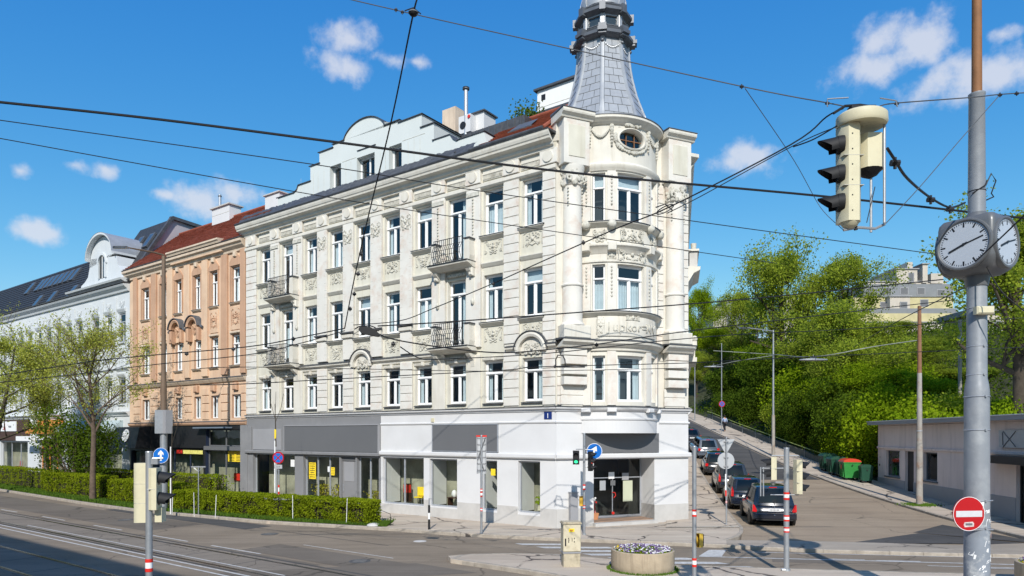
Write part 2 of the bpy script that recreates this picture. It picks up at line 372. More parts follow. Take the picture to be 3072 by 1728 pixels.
# ------------------------------------------------------------------ ground, roads, pavements
def asphalt(name, c, cpatch, crack=.5, cscale=.28, gran=.10, crackw=.012, crackcol=(.03,.028,.026), band=None):
    m = bpy.data.materials.new(name); m.use_nodes = True; t = m.node_tree; N = t.nodes; K = t.links.new
    b = N['Principled BSDF']; b.inputs['Roughness'].default_value = .92; b.inputs['Specular IOR Level'].default_value = .15
    g = N.new('ShaderNodeNewGeometry')
    def noise(sc, det=6, rough=.6, vec=None):
        n = N.new('ShaderNodeTexNoise'); n.inputs['Scale'].default_value = sc; n.inputs['Detail'].default_value = det; n.inputs['Roughness'].default_value = rough
        K(vec or g.outputs['Position'], n.inputs['Vector']); return n
    def mr(src, a, bb, lo=0, hi=1):
        n = N.new('ShaderNodeMapRange'); K(src, n.inputs[0]); n.inputs['From Min'].default_value = a; n.inputs['From Max'].default_value = bb
        n.inputs['To Min'].default_value = lo; n.inputs['To Max'].default_value = hi; return n.outputs[0]
    def mix(f, a, bcol):
        n = N.new('ShaderNodeMix'); n.data_type = 'RGBA'; K(f, n.inputs['Factor'])
        if isinstance(a, tuple): n.inputs['A'].default_value = (*a, 1)
        else: K(a, n.inputs['A'])
        if isinstance(bcol, tuple): n.inputs['B'].default_value = (*bcol, 1)
        else: K(bcol, n.inputs['B'])
        return n.outputs['Result']
    big = noise(.25, 5, .6)
    col = mix(mr(big.outputs['Fac'], .35, .65), c, cpatch)
    # long stains running with the street
    mp = N.new('ShaderNodeMapping'); mp.inputs['Rotation'].default_value = (0, 0, R(35.8)); mp.inputs['Scale'].default_value = (.12, 1.3, 1)
    K(g.outputs['Position'], mp.inputs['Vector'])
    st = noise(1.0, 5, .6, mp.outputs[0])
    col = mix(mr(st.outputs['Fac'], .48, .75, 0, .5), col, tuple(x*.55 for x in c))
    st2 = noise(1.7, 4, .6, mp.outputs[0])
    bl = noise(1.3, 7, .7); col = mix(mr(bl.outputs['Fac'], .52, .8, 0, .22), col, tuple(x*.6 for x in c))
    col = mix(mr(st2.outputs['Fac'], .52, .75, 0, .5), col, tuple(min(.6, x*1.5) for x in c))
    gr = noise(60, 3, .7)
    col2 = N.new('ShaderNodeMix'); col2.data_type = 'RGBA'; col2.blend_type = 'MULTIPLY'; col2.inputs['Factor'].default_value = 1
    K(col, col2.inputs['A']); gv = N.new('ShaderNodeCombineColor'); gg = mr(gr.outputs['Fac'], .3, .7, 1-gran*2, 1+gran)
    for k in range(3): K(gg, gv.inputs[k])
    K(gv.outputs[0], col2.inputs['B']); col = col2.outputs['Result']
    if crack:
        dn = noise(1.1, 4, .6)
        dm = N.new('ShaderNodeVectorMath'); dm.operation = 'MULTIPLY_ADD'; K(dn.outputs['Color'], dm.inputs[0]); dm.inputs[1].default_value = (.9,.9,0); K(g.outputs['Position'], dm.inputs[2])
        vo = N.new('ShaderNodeTexVoronoi'); vo.feature = 'DISTANCE_TO_EDGE'; vo.inputs['Scale'].default_value = cscale; K(dm.outputs[0], vo.inputs['Vector'])
        msk = noise(.35, 2, .5)
        cr = mr(vo.outputs['Distance'], crackw*.4, crackw, 1, 0)
        mm = N.new('ShaderNodeMath'); mm.operation = 'MULTIPLY'; K(cr, mm.inputs[0]); K(mr(msk.outputs['Fac'], .42, .52, 0, crack), mm.inputs[1])
        col = mix(mm.outputs[0], col, crackcol)
    K(col, b.inputs['Base Color'])
    bp = N.new('ShaderNodeBump'); bp.inputs['Strength'].default_value = .35; bp.inputs['Distance'].default_value = .01
    K(gr.outputs['Fac'], bp.inputs['Height']); K(bp.outputs[0], b.inputs['Normal'])
    MATS[name] = m; return m
ROAD = asphalt('grey_street_asphalt', (.215,.175,.132), (.27,.222,.17), .45, .13, .16, .006)
ROAD2 = asphalt('worn_side_street_asphalt', (.30,.235,.17), (.35,.28,.205), .45, .22, .16, .006)
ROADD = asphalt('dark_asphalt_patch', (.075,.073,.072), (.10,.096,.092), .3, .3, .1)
ROADM = asphalt('middle_asphalt_patch', (.15,.128,.105), (.18,.155,.128), .5, .3, .1)
TRACK = asphalt('tram_track_concrete', (.21,.18,.148), (.255,.22,.18), .6, .5, .14, .012)
PAVE = asphalt('warm_grey_pavement', (.45,.375,.30), (.52,.44,.355), .95, .30, .07, .018, (.07,.06,.055))
MASTIC = asphalt('grey_crossing_pavement', (.32,.275,.225), (.38,.33,.27), .9, .35, .08, .014, (.06,.055,.05))

ZT = [(24,.06),(29,.06),(35,.26),(42,.62),(49,1.1),(54,1.62),(60,2.4),(75,4.4),(90,6.5),(110,9.0),(140,11),(200,12)]
def zs(Y): return sum(interp(ZT, Y+d) for d in (-3,-1.5,0,1.5,3))/5 if Y > 27 else .06
XR = [(20,18.6),(25.7,19.3),(36,20.2),(47.5,21.2),(58,21.6),(75,21.9),(85,22.1),(95,21),(105,17),(120,5)]
XL = [(24,8.0),(28.5,9.63),(58,15.5),(75,14.6),(90,10),(105,2),(120,-12)]
XB = [(20,20.7),(31.8,22.3),(46,24.25),(60,24.5),(75,24.7),(85,25),(95,24.6),(105,21),(120,8)]
def kr(Y): return interp(XR, Y)
def kl(Y): return interp(XL, Y)
def kb(Y): return interp(XB, Y)
def hill(X, Y):
    z = zs(Y)+.12
    if X > kb(Y):
        d = X-kb(Y)
        flat = 9.0 if Y < 47 else (0.4 if Y > 51 else lerp(9.0, .4, (Y-47)/4))
        if Y < 47 and d < flat: return z
        z += min(11, max(0, d-flat)*.42) + .5*mnoise.noise(Vector((X*.12, Y*.12, 0)))*min(1, max(0,d-flat))
    return z
m = MB(); m.sheet([(-900,-700),(900,-700),(900,1500),(-900,1500)], -.08, EARTH); tag(m.build('ground'), kind='structure')
m = MB(); m.sheet([(-120,-60),(46,-60),(46,24.6),(22,26.5),(-2,30),(-40,57),(-120,110)], 0, ROAD); tag(m.build('road'), kind='structure')
m = MB(); ys = [24.2+1.6*i for i in range(61)]
m.grid([[(lerp(kl(y), kr(y), k/6), y, zs(y)+(.02 if y > 27 else 0)) for k in range(7)] for y in ys], ROAD2); tag(m.build('side_street'), kind='structure')
m = MB()
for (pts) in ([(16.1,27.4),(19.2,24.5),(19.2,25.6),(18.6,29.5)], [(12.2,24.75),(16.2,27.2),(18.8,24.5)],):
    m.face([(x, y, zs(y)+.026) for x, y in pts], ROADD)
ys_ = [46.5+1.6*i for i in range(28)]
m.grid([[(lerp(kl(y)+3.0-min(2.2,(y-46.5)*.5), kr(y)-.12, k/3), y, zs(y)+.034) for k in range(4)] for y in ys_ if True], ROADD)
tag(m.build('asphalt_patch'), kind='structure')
# hillside terrain
m = MB(); rows = []
ys = [16+2*i for i in range(78)]
for y in ys: rows.append([(kb(y)+d, y, hill(kb(y)+d+1e-3, y)-.02) for d in (0,1,2,4,6,8,10,12,15,18,22,26,32,40,50,65,85,110,150)])
m.grid(rows, EARTH); 
rows = [[(lerp(-4-.3*(y-62), kl(y)-2.2, k/8), y, (zs(y)+.05)*min(1,(k+.5)/3)) for k in range(9)] for y in [62+4*i for i in range(24)]]
m.grid(rows, EARTH); rows = [[(x, 172+8*j, 23-.1*8*j) for x in range(-20, 240, 20)] for j in range(8)]
m.grid(rows, EARTH); tag(m.build('hillside'), kind='structure')
# main pavement (corner and long front), crossing pavement, island
KM = [(-75,78),(-60,66.5),(-36.6,48.8),(-25.3,39.8),(-19.5,35.5),(-11.05,30.75),(-4.8,28.35),(-1.77,26.85),(.81,26.0),(4,25.15),(7.6,24.15),(10.3,23.2),(14.8,22.4),(19,21.9),(30,20.6),(46,18.5)]
ZP = .13
pv = MB()
pv.sheet([*KM[:11],(7.9,25.2),(8.9,26.7),(9.6,28.4),(9.6,31),(7,32),(-2,32.5),(-40,60),(-60,76)], ZP, PAVE, .15)
pvo = tag(pv.build('pavement'), kind='structure')
m = MB()
m.face([(7.6,24.15,ZP),(10.3,23.2,.10),(14.8,22.4,.10),(19,21.9,.12),(46,18.5,.12),(46,22.6,.12),(19.3,24.6,.12),(16,24.3,.085),(11.4,25.2,.085),(7.9,25.2,ZP)], MASTIC)
for p, q in zip(KM[10:], KM[11:]): m.face([(p[0],p[1],.12),(p[0],p[1],0),(q[0],q[1],0),(q[0],q[1],.12)], MASTIC)
cro = tag(m.build('crossing_pavement'), kind='structure')
m = MB(); ys = [28.4+1.5*i for i in range(34)]
m.grid([[(lerp(7.0+.24*(y-30.9), kl(y), k/3), y, ZP+zs(y)-.06+.004) for k in range(4)] for y in ys], PAVE)
m.grid([[(kl(y), y, ZP+zs(y)-.056), (kl(y), y, zs(y)-.02)] for y in ys], KERB, False)
slo = tag(m.build('side_pavement'), kind='structure')
m = MB(); ys = [22.+1.6*i for i in range(48)]
m.grid([[(lerp(kr(y), kb(y), k/4), y, max(.125, zs(y)+.125)) for k in range(5)] for y in ys], PAVE)
m.grid([[(kr(y), y, zs(y)-.02), (kr(y), y, zs(y)+.125)] for y in ys], KERB, False)
sro = tag(m.build('hill_side_pavement'), kind='structure')
IS = [(-2.05,21.9),(-1.3,22.25),(0,22.35),(1.4,22.2),(4.8,20.35),(8.5,19.7),(14,18.9),(24,17.6),(24,9),(6,9),(3.4,16.6),(1.9,18.3),(.6,19.45),(-.9,20.6),(-1.9,21.3)]
m = MB(); m.sheet(IS, ZP, PAVE, .15); iso = tag(m.build('traffic_island'), kind='structure')
# kerb stones, one by one
ks = MB(); ks.bbox(-.485,.485,-.07,.07,-.13,.006,KERB,.0); 
ksm = None
def kerb_run(pts, parent, w=.15, z=ZP, L0=1.0, first=[None], inner=1):
    seg = []; 
    for p, q in zip(pts, pts[1:]): seg.append((Vector(p), Vector(q), (Vector(q)-Vector(p)).length))
    tot = sum(s[2] for s in seg); n = max(1, int(tot/L0)); d = tot/n
    def pos(s):
        for p, q, l in seg:
            if s <= l+1e-9: return p+(q-p)*(s/l)
            s -= l
        return seg[-1][1].copy()
    for i in range(n):
        a = pos(i*d); b = pos((i+1)*d); c = (a+b)/2; t = (b-a); l = t.length; t.normalize(); nn_ = Vector((-t.y, t.x))*inner
        c += nn_*(w/2-.02)
        if first[0] is None:
            k = MB(); h = .5-.006
            k.box(-h,h,-.5,.5,-1.0,-.12,KERB); lo = [(-h,-.5,-.12),(h,-.5,-.12),(h,.5,-.12),(-h,.5,-.12)]; hi = [(-h+.01,-.40,.04),(h-.01,-.40,.04),(h-.01,.46,.04),(-h+.01,.46,.04)]
            k.grid([lo, hi], KERB, False, True); k.face(hi, KERB)
            o = k.build('kerb_stone', parent); first[0] = o
        else: o = inst(first[0], parent, name='kerb_stone')
        zc = z(c.y) if callable(z) else z
        pt_ = math.atan2(z(b.y)-z(a.y), l) if callable(z) else 0
        o.matrix_local = T(c.x, c.y, zc + rnd.uniform(-.003,.004)) @ RZ(math.atan2(t.y, t.x)+rnd.uniform(-.006,.006)) @ Matrix.Rotation(-pt_, 4, 'Y') @ SC(l, w, .14)
kerb_run(KM[2:11], pvo); kerb_run([KM[10],KM[11],KM[12],KM[13],(26,21.05)], cro, z=.115)
kerb_run([(7.9,25.2),(8.6,26.05),(9.05,26.9),(9.45,27.8),(9.63,28.5),(11,35.4),(12,40.4),(14.5,53)], slo, z=lambda y: ZP+zs(y)-.056, inner=1, L0=1.2)
kerb_run([(kr(y), y) for y in (68,60,54,47.5,42,36,30,25.7,22)], sro, z=lambda y: zs(y)+.13, inner=1, L0=1.2)
kerb_run([IS[i] for i in (9,10,11,12,13,14,0,1,2,3,4,5,6,7)][::-1], iso, inner=1)
# road markings and tram tracks
def lp(t, d, z): return (A[0]-.8107*t-.5854*d, A[1]+.5854*t-.8107*d, z)
def strip(mb, t0, t1, d0, d1, z, mat, n=1):
    for i in range(n):
        a = lerp(t0,t1,i/n); b = lerp(t0,t1,(i+1)/n); mb.face([lp(a,d0,z),lp(a,d1,z),lp(b,d1,z),lp(b,d0,z)], mat)
m = MB(); strip(m, -6, 90, 10.75, 12.45, .004, TRACK); strip(m, -6, 90, 14.6, 16.5, .004, TRACK); tag(m.build('tram_track_bed'), kind='structure')
RAIL = pmat('worn_steel_rail', (.10,.10,.105), .22, .2, 3, metal=.9); GROOVE = pmat('rail_groove_shadow_gap', (.012,.012,.012), .9, .1)
for d in (10.92, 12.30, 14.85, 16.28):
    m = MB(); strip(m, -6, 90, d, d+.06, .011, RAIL); strip(m, -6, 90, d+.06, d+.095, .0085, GROOVE); strip(m, -6, 90, d+.095, d+.12, .011, RAIL); o = m.build('tram_rail'); tag(o, kind='structure')
m = MB()
strip(m, 1.5, 90, 12.68, 12.77, .008, PAINT); strip(m, 1.5, 90, 13.03, 13.12, .008, PAINT)
strip(m, 1.5, 20, 12.05, 12.12, .012, PAINT)
for (a, b) in ((5.2,8.2),(9.8,12.8),(15.0,17.6),(20.6,23.2),(26.4,28.6),(32,34),(38,40),(44,46),(50,52)): strip(m, a, b, 10.32, 10.41, .008, PAINT)
for (a, b) in ((1.0,5.6),): strip(m, a, b, 8.3, 8.36, .008, PAINT)
tag(m.build('lane_marking'), kind='structure')
m = MB()
for i in range(7):      # zebra crossing from the corner to the island
    y0 = 25.15-i*.72; x0 = .1+i*.75
    x1 = x0+(2.6 if i else 1.8)
    m.face([(x0,y0,.008),(x0+.3,y0-.36,.008),(x1+.3,y0-.42,.008),(x1,y0-.06,.008)], PAINT)
for pts in ([(6.85,23.75),(7.45,23.72),(6.9,22.45),(6.15,22.5)],[(6.15,22.52),(6.15,22.40),(16,20.9),(16,21.02)],[(8.0,23.35),(8.0,23.27),(24,21.0),(24,21.1)],
            [(10.2,22.05),(10.2,21.96),(11.3,21.82),(11.3,21.91)],[(11.6,21.78),(11.6,21.68),(12.9,21.52),(12.9,21.62)],[(12.7,20.9),(12.7,20.82),(16,20.3),(16,20.42)],[(14.2,20.5),(14.2,20.42),(18,19.9),(18,20.0)]):
    m.face([(x,y,.009) for x,y in pts], PAINT)
tag(m.build('crossing_marking'), kind='structure')
m = MB()
strip(m, 2.0, 7.6, 10.45, 10.75, .0045, ROADM); strip(m, -1, 6.5, 8.7, 10.25, .0055, ROADM)
strip(m, 14, 60, 7.3, 9.9, .0042, ROADM)
strip(m, -2, 90, 12.5, 12.62, .0044, ROADD); strip(m, -3, 90, 10.62, 10.72, .0062, ROADD)
for t_ in (1.5,4.2,7.0,9.7,12.6,16,19,23,27,32): strip(m, t_, t_+.05, 10.75, 12.45, .0052, ROADD); strip(m, t_+.9, t_+.95, 14.6, 16.5, .0052, ROADD)
strip(m, 3.0, 11, 6.6, 6.65, .005, ROADD); strip(m, 11, 24, 5.9, 7.2, .005, ROADD)
for pts in ([(-3,21.3),(-8.5,19.8),(-7.4,18.0),(-1.0,19.8)],[(8.5,22.3),(10.5,22.0),(10.3,21.2),(8.2,21.5)]): m.face([(x,y,.0058) for x,y in pts], ROADM)
tag(m.build('road_repair_patch'), kind='structure')
m = MB(); c = at(1260,1626,25.7); m.lathe([(.0001,.012),(.22,.012),(.25,.004)], PLINTH, (c.x,c.y,0), 16); tag(m.build('manhole_cover'), 'small pale round manhole cover in the road left of the zebra crossing', 'manhole cover')
for (t_, d_, lab) in ((9.0,7.4,'dark round manhole cover in the lane before the grey shop front'),(18.5,8.6,'dark round manhole cover in the lane beside the tree'),(1.5,9.3,'dark round manhole cover nearest the traffic island')):
    m = MB(); p_ = lp(t_,d_,0); m.lathe([(.0001,.011),(.27,.011),(.29,.013),(.33,.012),(.35,.006)], ZINC, p_, 20)
    for k_ in range(5): m.box(p_[0]-.2,p_[0]+.2,p_[1]-.2+k_*.09,p_[1]-.17+k_*.09,.011,.016,GREYD)
    tag(m.build('manhole_cover'), lab, 'manhole cover')
# verge with grass along the kerb
def vline(inset, pts): return pts
VI = [(-60,66.5),(-36.6,48.8),(-25.3,39.8),(-19.5,35.5),(-11.05,30.75),(-5.6,28.68)]
m = MB(); inn = [(p[0]+.10, p[1]+.13) for p in VI]; out = [(-5.1,29.5),(-12,34.3),(-20,40.0),(-37,52.3),(-58,69)]
m.sheet(inn+out, ZP+.012, EARTH); tag(m.build('planting_strip'), kind='structure')
m = MB()
for k in range(26000):
    s = rnd.random()**1.5; X = lerp(-5.3, -52, s); Yk = interp(sorted([(p[0], p[1]) for p in inn]), X)
    y = Yk + abs(rnd.gauss(0, .8)) + .02
    if y > Yk+3: continue
    h = rnd.uniform(.05,.16)*(1+s*.6); a = rnd.uniform(0, PI); wx = math.cos(a)*.018*(1+2.5*s); wy = math.sin(a)*.018*(1+2.5*s); lx, ly = rnd.gauss(0,.03), rnd.gauss(0,.03)
    m.face([(X-wx,y-wy,ZP),(X+wx,y+wy,ZP),(X+lx,y+ly,ZP+h)], GRASSM)
tag(m.build('grass'), 'short green grass on the verge between the kerb and the hedge', 'grass', kind='stuff')
# ------------------------------------------------------------------ windows
def gauss_id(): return rnd.random()
WIN = {}
def window(parent, M, w, h, style='casement', mat=PVC, curtain='sides', glass=None, tr=.70, fw=.065, sub=True):
    """timber window: frame (outer frame, transom, mullion, sashes) with a pane per light and a curtain behind; origin bottom centre, y=0 the frame's face"""
    glass = glass or GLASS
    key = (round(w,2), round(h,2), style, mat.name, curtain, tr)
    if key in WIN:
        protos = WIN[key]; o = inst(protos[0], parent, M, 'window')
        for p in protos[1:]: inst(p, o, p.matrix_local.copy(), p.name.split('.')[0])
        return o
    f = MB(); W = w/2
    def bar(x0,x1,z0,z1,y1=0.,y0=-.07): f.bbox(x0,x1,y0,y1,z0,z1,mat,.008)
    bar(-W,-W+fw,0,h); bar(W-fw,W,0,h); bar(-W+fw,W-fw,0,fw); bar(-W+fw,W-fw,h-fw,h)
    lights = []
    if style == 'casement':
        zt = h*tr
        bar(-W+fw,W-fw,zt-.035,zt+.035); f.box(-W+.02,W-.02,0,.045,zt-.03,zt+.02,mat)
        bar(-.045,.045,fw,zt-.035); f.box(-.02,.02,0,.02,fw,zt-.03,mat)
        s = .035
        for a, b in ((-W+fw,-.045),(.045,W-fw)):
            bar(a,a+s,fw,zt-.035,-.015); bar(b-s,b,fw,zt-.035,-.015); bar(a+s,b-s,fw,fw+s,-.015); bar(a+s,b-s,zt-.035-s,zt-.035,-.015)
            lights.append((a+s,b-s,fw+s,zt-.035-s))
        a, b, c, d = -W+fw, W-fw, zt+.035, h-fw
        bar(a,a+s,c,d,-.015); bar(b-s,b,c,d,-.015); bar(a+s,b-s,c,c+s,-.015); bar(a+s,b-s,d-s,d,-.015); lights.append((a+s,b-s,c+s,d-s))
    elif style == 'narrow':
        zt = h*tr; bar(-W+fw,W-fw,zt-.04,zt+.04); f.box(-W+.02,W-.02,0,.045,zt-.03,zt+.02,mat)
        lights = [(-W+fw,W-fw,fw,zt-.04),(-W+fw,W-fw,zt+.04,h-fw)]
    elif style == 'double':
        bar(-.04,.04,fw,h-fw); lights = [(-W+fw,-.04,fw,h-fw),(.04,W-fw,fw,h-fw)]
    elif style == 'triple':
        for x in (-w/6, w/6): bar(x-.035,x+.035,fw,h-fw)
        lights = [(-W+fw,-w/6-.035,fw,h-fw),(-w/6+.035,w/6-.035,fw,h-fw),(w/6+.035,W-fw,fw,h-fw)]
    else: lights = [(-W+fw,W-fw,fw,h-fw)]
    o = f.build('window', parent, M); protos = [o]
    for a, b, c, d in lights:
        p = MB(); p.face([(a,-.04,c),(a,-.04,d),(b,-.04,d),(b,-.04,c)], glass); protos.append(p.build('pane', o))
    if curtain:
        q = MB(); k = 26
        def drape(x0, x1, z0, z1, am=.03, sl=0.):
            n = max(4, int((x1-x0)/.035)); q.grid([[(x0+(x1-x0)*i/n+(sl if j == 0 else 0)*i/n, -.18+am*math.sin(i*1.9+(.4 if j else 0)), z) for i in range(n+1)] for j, z in enumerate((z0, z1))], CURT)
        if curtain == 'sides': drape(-W+.03,-W*.45,.02,h-.05); drape(W*.55,W-.03,.02,h-.05)
        elif curtain == 'left': drape(-W+.03,-W*.1,.02,h-.05)
        elif curtain == 'full': drape(-W+.03,W-.03,.02,h*.68,.02)
        elif curtain == 'blind': q.box(-W+.04,W-.04,-.16,-.15,h*.72,h-.03,CURT)
        protos.append(q.build('curtain', o))
    WIN[key] = protos
    return o
# stucco relief (symmetrical scrollwork)
RELIEF = {}
def relief(parent, M, w, h, kind=0, mat=None, name='stucco_relief'):
    mat = mat or ORN; key = (round(w,2), round(h,2), kind, mat.name)
    if key in RELIEF: return inst(RELIEF[key], parent, M, name)
    r = random.Random(kind*7+3); q = MB()
    def scroll(cx, cz, rad, turns, a0, th, sgn):
        pts = []
        for i in range(13):
            u = i/12; rr = rad*(1-.75*u); a = a0+turns*2*PI*u
            pts.append((sgn*(cx+rr*math.cos(a)), .015, cz+rr*math.sin(a)))
        q.tube(pts, [th*(1-.5*i/12) for i in range(13)], mat, 5)
    for sgn in (-1, 1):
        rr = random.Random(kind*13+5)
        for k in range(5 if kind < 4 else 8):
            cx = rr.uniform(.10, .40)*w; cz = rr.uniform(.14,.88)*h
            scroll(cx, cz, rr.uniform(.09,.16)*min(w,h), rr.uniform(.6,1.1)*rr.choice((-1,1)), rr.uniform(0,6), .026, sgn)
        for k in range(9):
            x, z, s = rr.uniform(.08,.46)*w, rr.uniform(.08,.93)*h, rr.uniform(.02,.042); q.blob((sgn*x, .005, z), s, mat, 5)
        q.tube([(sgn*.46*w, .01, h*.15), (sgn*.44*w, .02, h*.5), (sgn*.47*w, .01, h*.85), (sgn*.3*w,.02,h*.96)], .018, mat, 5)
    for k in range(5): q.blob((r.uniform(-.05,.05)*w, .01, r.uniform(.1,.9)*h), r.uniform(.03,.065), mat, 6)
    q.blob((0,.01,h*.55), .085, mat, 6); q.tube([(-.2*w,.01,h*.3),(0,.03,h*.18),(.2*w,.01,h*.3)], .022, mat, 5)
    o = q.build(name, parent, M); o['kind'] = 'stuff'; RELIEF[key] = o; return o
def arcmould(mb, cx, cz, r, a0, a1, prof, mat, n=14):
    """moulding bent round an arch; prof of (dr, y)"""
    rows = [[(cx+(r+dr)*math.cos(a0+(a1-a0)*i/n), y, cz+(r+dr)*math.sin(a0+(a1-a0)*i/n)) for i in range(n+1)] for dr, y in prof]
    mb.grid(rows, mat, False)
    for i in (0, n): mb.face([row[i] for row in rows], mat)
# ------------------------------------------------------------------ the corner building
bd = empty('corner_building', M=FL, label='big cream corner apartment building with stucco reliefs, slate spire and white and grey shop floor', cat='building')
CL = FL.inverted() @ FC; RL = FL.inverted() @ FR
TC = [1.18+2.104*i for i in range(10)]
# ground floor walls
GO = [(.81,1.94,.68,2.89),(3.08,3.95,.66,2.87),(5.39,7.11,.64,2.88),(7.48,10.28,.6,2.9)]
GG = [(10.56,12.2,.22,2.88),(12.3,13.48,.13,2.84),(13.57,16.58,.25,2.86),(17.35,21.35,.25,2.92)]
m = MB(); wall(m, 0.0, 10.42, .1, 5.05, GO, WHITEP, 0, .22); m.build('ground_floor_wall', bd)
m = MB(); wall(m, 10.42, 22.0, .1, 5.05, GG, GREYP, 0.01, .30); m.build('ground_floor_wall', bd)['label'] = 'grey painted shop front wall behind the hedge'
m = MB()
for a, b, zz in ((0,.79,.92),(1.96,3.06,.92),(3.97,5.37,.92),(7.13,7.46,.92),(.79,1.96,.58),(3.06,3.97,.58),(5.37,7.13,.58),(7.46,8.9,.58),(8.905,10.42,.58)):
    m = MB(); m.bbox(a,b,0.0,.018,.1,zz,PLINTH,.004); m.build('plinth', bd)
UO = [(t-.53, t+.53, 5.42, 7.30) for t in TC] + [(t-.53, t+.53, (8.05 if i in (2,8) else 9.05), 11.13) for i, t in enumerate(TC)] + [(t-.53, t+.53, (11.85 if i in (2,8) else 12.9), 14.92) for i, t in enumerate(TC)]
m = MB(); wall(m, 0.0, 22.0, 5.05, 16.2, UO, STUCCO2, 0, .24, STUCCO); m.build('wall', bd)
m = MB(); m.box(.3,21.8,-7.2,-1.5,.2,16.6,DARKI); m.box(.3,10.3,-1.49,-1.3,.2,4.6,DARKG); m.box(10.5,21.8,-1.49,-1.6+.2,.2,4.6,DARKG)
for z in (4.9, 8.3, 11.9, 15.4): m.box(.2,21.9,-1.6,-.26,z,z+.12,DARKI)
m.box(.2,21.9,-1.6,-.31,.1,.2,PLINTH)
m.build('interior', bd)
m = MB()   # end walls, back
m.face([(22,0,4.9),(22,-12,4.9),(22,-12,16.8),(22,0,16.8)], WHITEP); m.face([(0,-12,0),(22,-12,0),(22,-12,16.8),(0,-12,16.8)], STUCCO); m.build('rear_wall', bd)
# ledges
def mould(a, b, prof, mat, name='ledge', M=None, lab=None):
    q = MB(); q.profile(prof, a, b, mat); o = q.build(name, bd, M)
    if lab: o['label'] = lab
    return o
P1 = [(0,2.99),(.10,3.0),(.13,3.05),(.13,3.17),(.10,3.2),(0,3.215)]
P2 = [(0,4.5),(.03,4.5),(.05,4.54),(.05,4.57),(0,4.6)]
P3 = [(0,4.98),(.05,5.0),(.06,5.06),(.15,5.1),(.16,5.16)]; P3z = [(0,5.161),(.17,5.161),(.175,5.185),(0,5.23)]
mould(.0,10.42,P1,WHITEP); mould(.0,10.42,P2,WHITEP); mould(-.05,22,P3,WHITEP); mould(-.05,22,P3z,ZINC,lab='dark zinc cover of the ledge')
mould(10.42,22.0,[(0,2.94),(.16,2.94),(.17,3.06),(.12,3.1),(0,3.1)],GREYP)
# sign boards
m = MB(); m.bbox(10.5,18.14,.01,.14,3.11,4.5,GREYD,.01); m.box(10.46,10.5,.01,.15,3.1,4.52,GREYL); m.box(18.14,18.18,.01,.15,3.1,4.52,GREYL); m.box(10.46,18.18,.01,.17,4.5,4.54,GREYL); m.build('sign_board', bd)
m = MB(); m.bbox(18.6,21.3,.01,.05,3.14,4.35,GREYL,.006); m.bbox(21.42,21.9,.01,.1,2.9,4.5,GREYP); m.build('sign_board', bd)['label'] = 'pale grey blank panel left of the dark sign board'
m = MB(); m.bbox(3.03,6.86,0,.05,3.27,4.46,GREYD,.008); m.box(2.99,3.03,0,.07,3.24,4.49,ALU); m.box(6.86,6.9,0,.07,3.24,4.49,ALU); m.box(2.99,6.9,0,.07,4.46,4.49,ALU); m.box(2.99,6.9,0,.07,3.235,3.27,ALU); m.build('sign_board', bd)['label'] = 'dark grey blank sign board framed in light metal on the white wall'
for (a,b,c,d), st in zip(GO, ('plain','plain','plain','double')): window(bd, T((a+b)/2,-.12,c), b-a, d-c, st, ALU, None, SGLASS)
for (a,b,c,d), st in zip(GG, ('double','door','triple','double')):
    if st == 'door':
        q = MB(); q.bbox(a,b,-.25,-.14,c,d,GREYP,.02); q.box(a,b,-.2,-.1,d-.2,d,GREYD); dr = q.build('door', bd)
        q = MB(); q.bbox(12.58,13.34,-.14,-.125,1.56,2.58,GREYL,.004); q.build('notice_panel', dr); q = MB(); q.tube([(13.38,-.1,1.0),(13.38,-.1,1.4)],.015,ALU); q.build('handle', dr)
    else: window(bd, T((a+b)/2,-.18,c), b-a, d-c, st, ALU, None, SGLASS)
# curtains/side panels just inside the shop windows
m = MB()
for a, b, c, d in (GO[0], GO[1], GO[2], GO[3]): m.box(b-.02,b+.0,-1.2,-.25,c,d,WHITEP)
m.box(3.08,3.95,-1.25,-1.2,.66,1.3,CURT); m.build('display_side_panel', bd)
def paper(x0,x1,z0,z1,mat,y,lines=0,par=bd,nm='notice',M=None):
    q = MB(); q.box(x0,x1,y,y+.006,z0,z1,mat); o = q.build(nm, par, M)
    if lines:
        q = MB()
        for k in range(lines):
            zz = z1-(z1-z0)*(k+.8)/(lines+.6); u = (x1-x0)*rnd.uniform(.25,.42); q.box((x0+x1)/2-u,(x0+x1)/2+u,y+.006,y+.008,zz,zz+(z1-z0)*.035,BLACKP)
        q.build('print', o)
    return o
paper(15.72,16.32,1.57,2.48,YEL,-.16,7); paper(14.14,14.45,1.83,2.26,YEL,-.16,4); paper(14.55,14.72,2.0,2.3,WHT,-.16); paper(17.6,17.95,2.2,2.6,WHT,-.16)
paper(3.25,3.5,2.2,2.5,YEL,-.1)
# corner name plate "1"
def text_mb(txt, size, ext, mat, name, parent, M, align='CENTER', bold=0.):
    cu = bpy.data.curves.new(name, 'FONT'); cu.body = txt; cu.size = size; cu.extrude = ext; cu.align_x = align; cu.offset = bold; cu.resolution_u = 3
    to = bpy.data.objects.new(name, cu); COL.objects.link(to); bpy.context.view_layer.update()
    me = bpy.data.meshes.new_from_object(to); bpy.data.objects.remove(to); me.materials.clear(); me.materials.append(mat)
    o = bpy.data.objects.new(name, me); COL.objects.link(o); o.parent = parent; o.matrix_local = M; return o
ROT = Matrix(((-1,0,0,0),(0,0,1,0),(0,1,0,0),(0,0,0,1)))     # text plane -> facade plane, reading left to right from outside
q = MB(); q.box(.22,.60,0,.02,4.66,4.98,pmat('enamel_blue',(.015,.035,.16),.3,.05)); pl = q.build('number_plate', bd)
text_mb('1', .30, .004, WHT, 'number', pl, T(.41,.024,4.71) @ ROT)
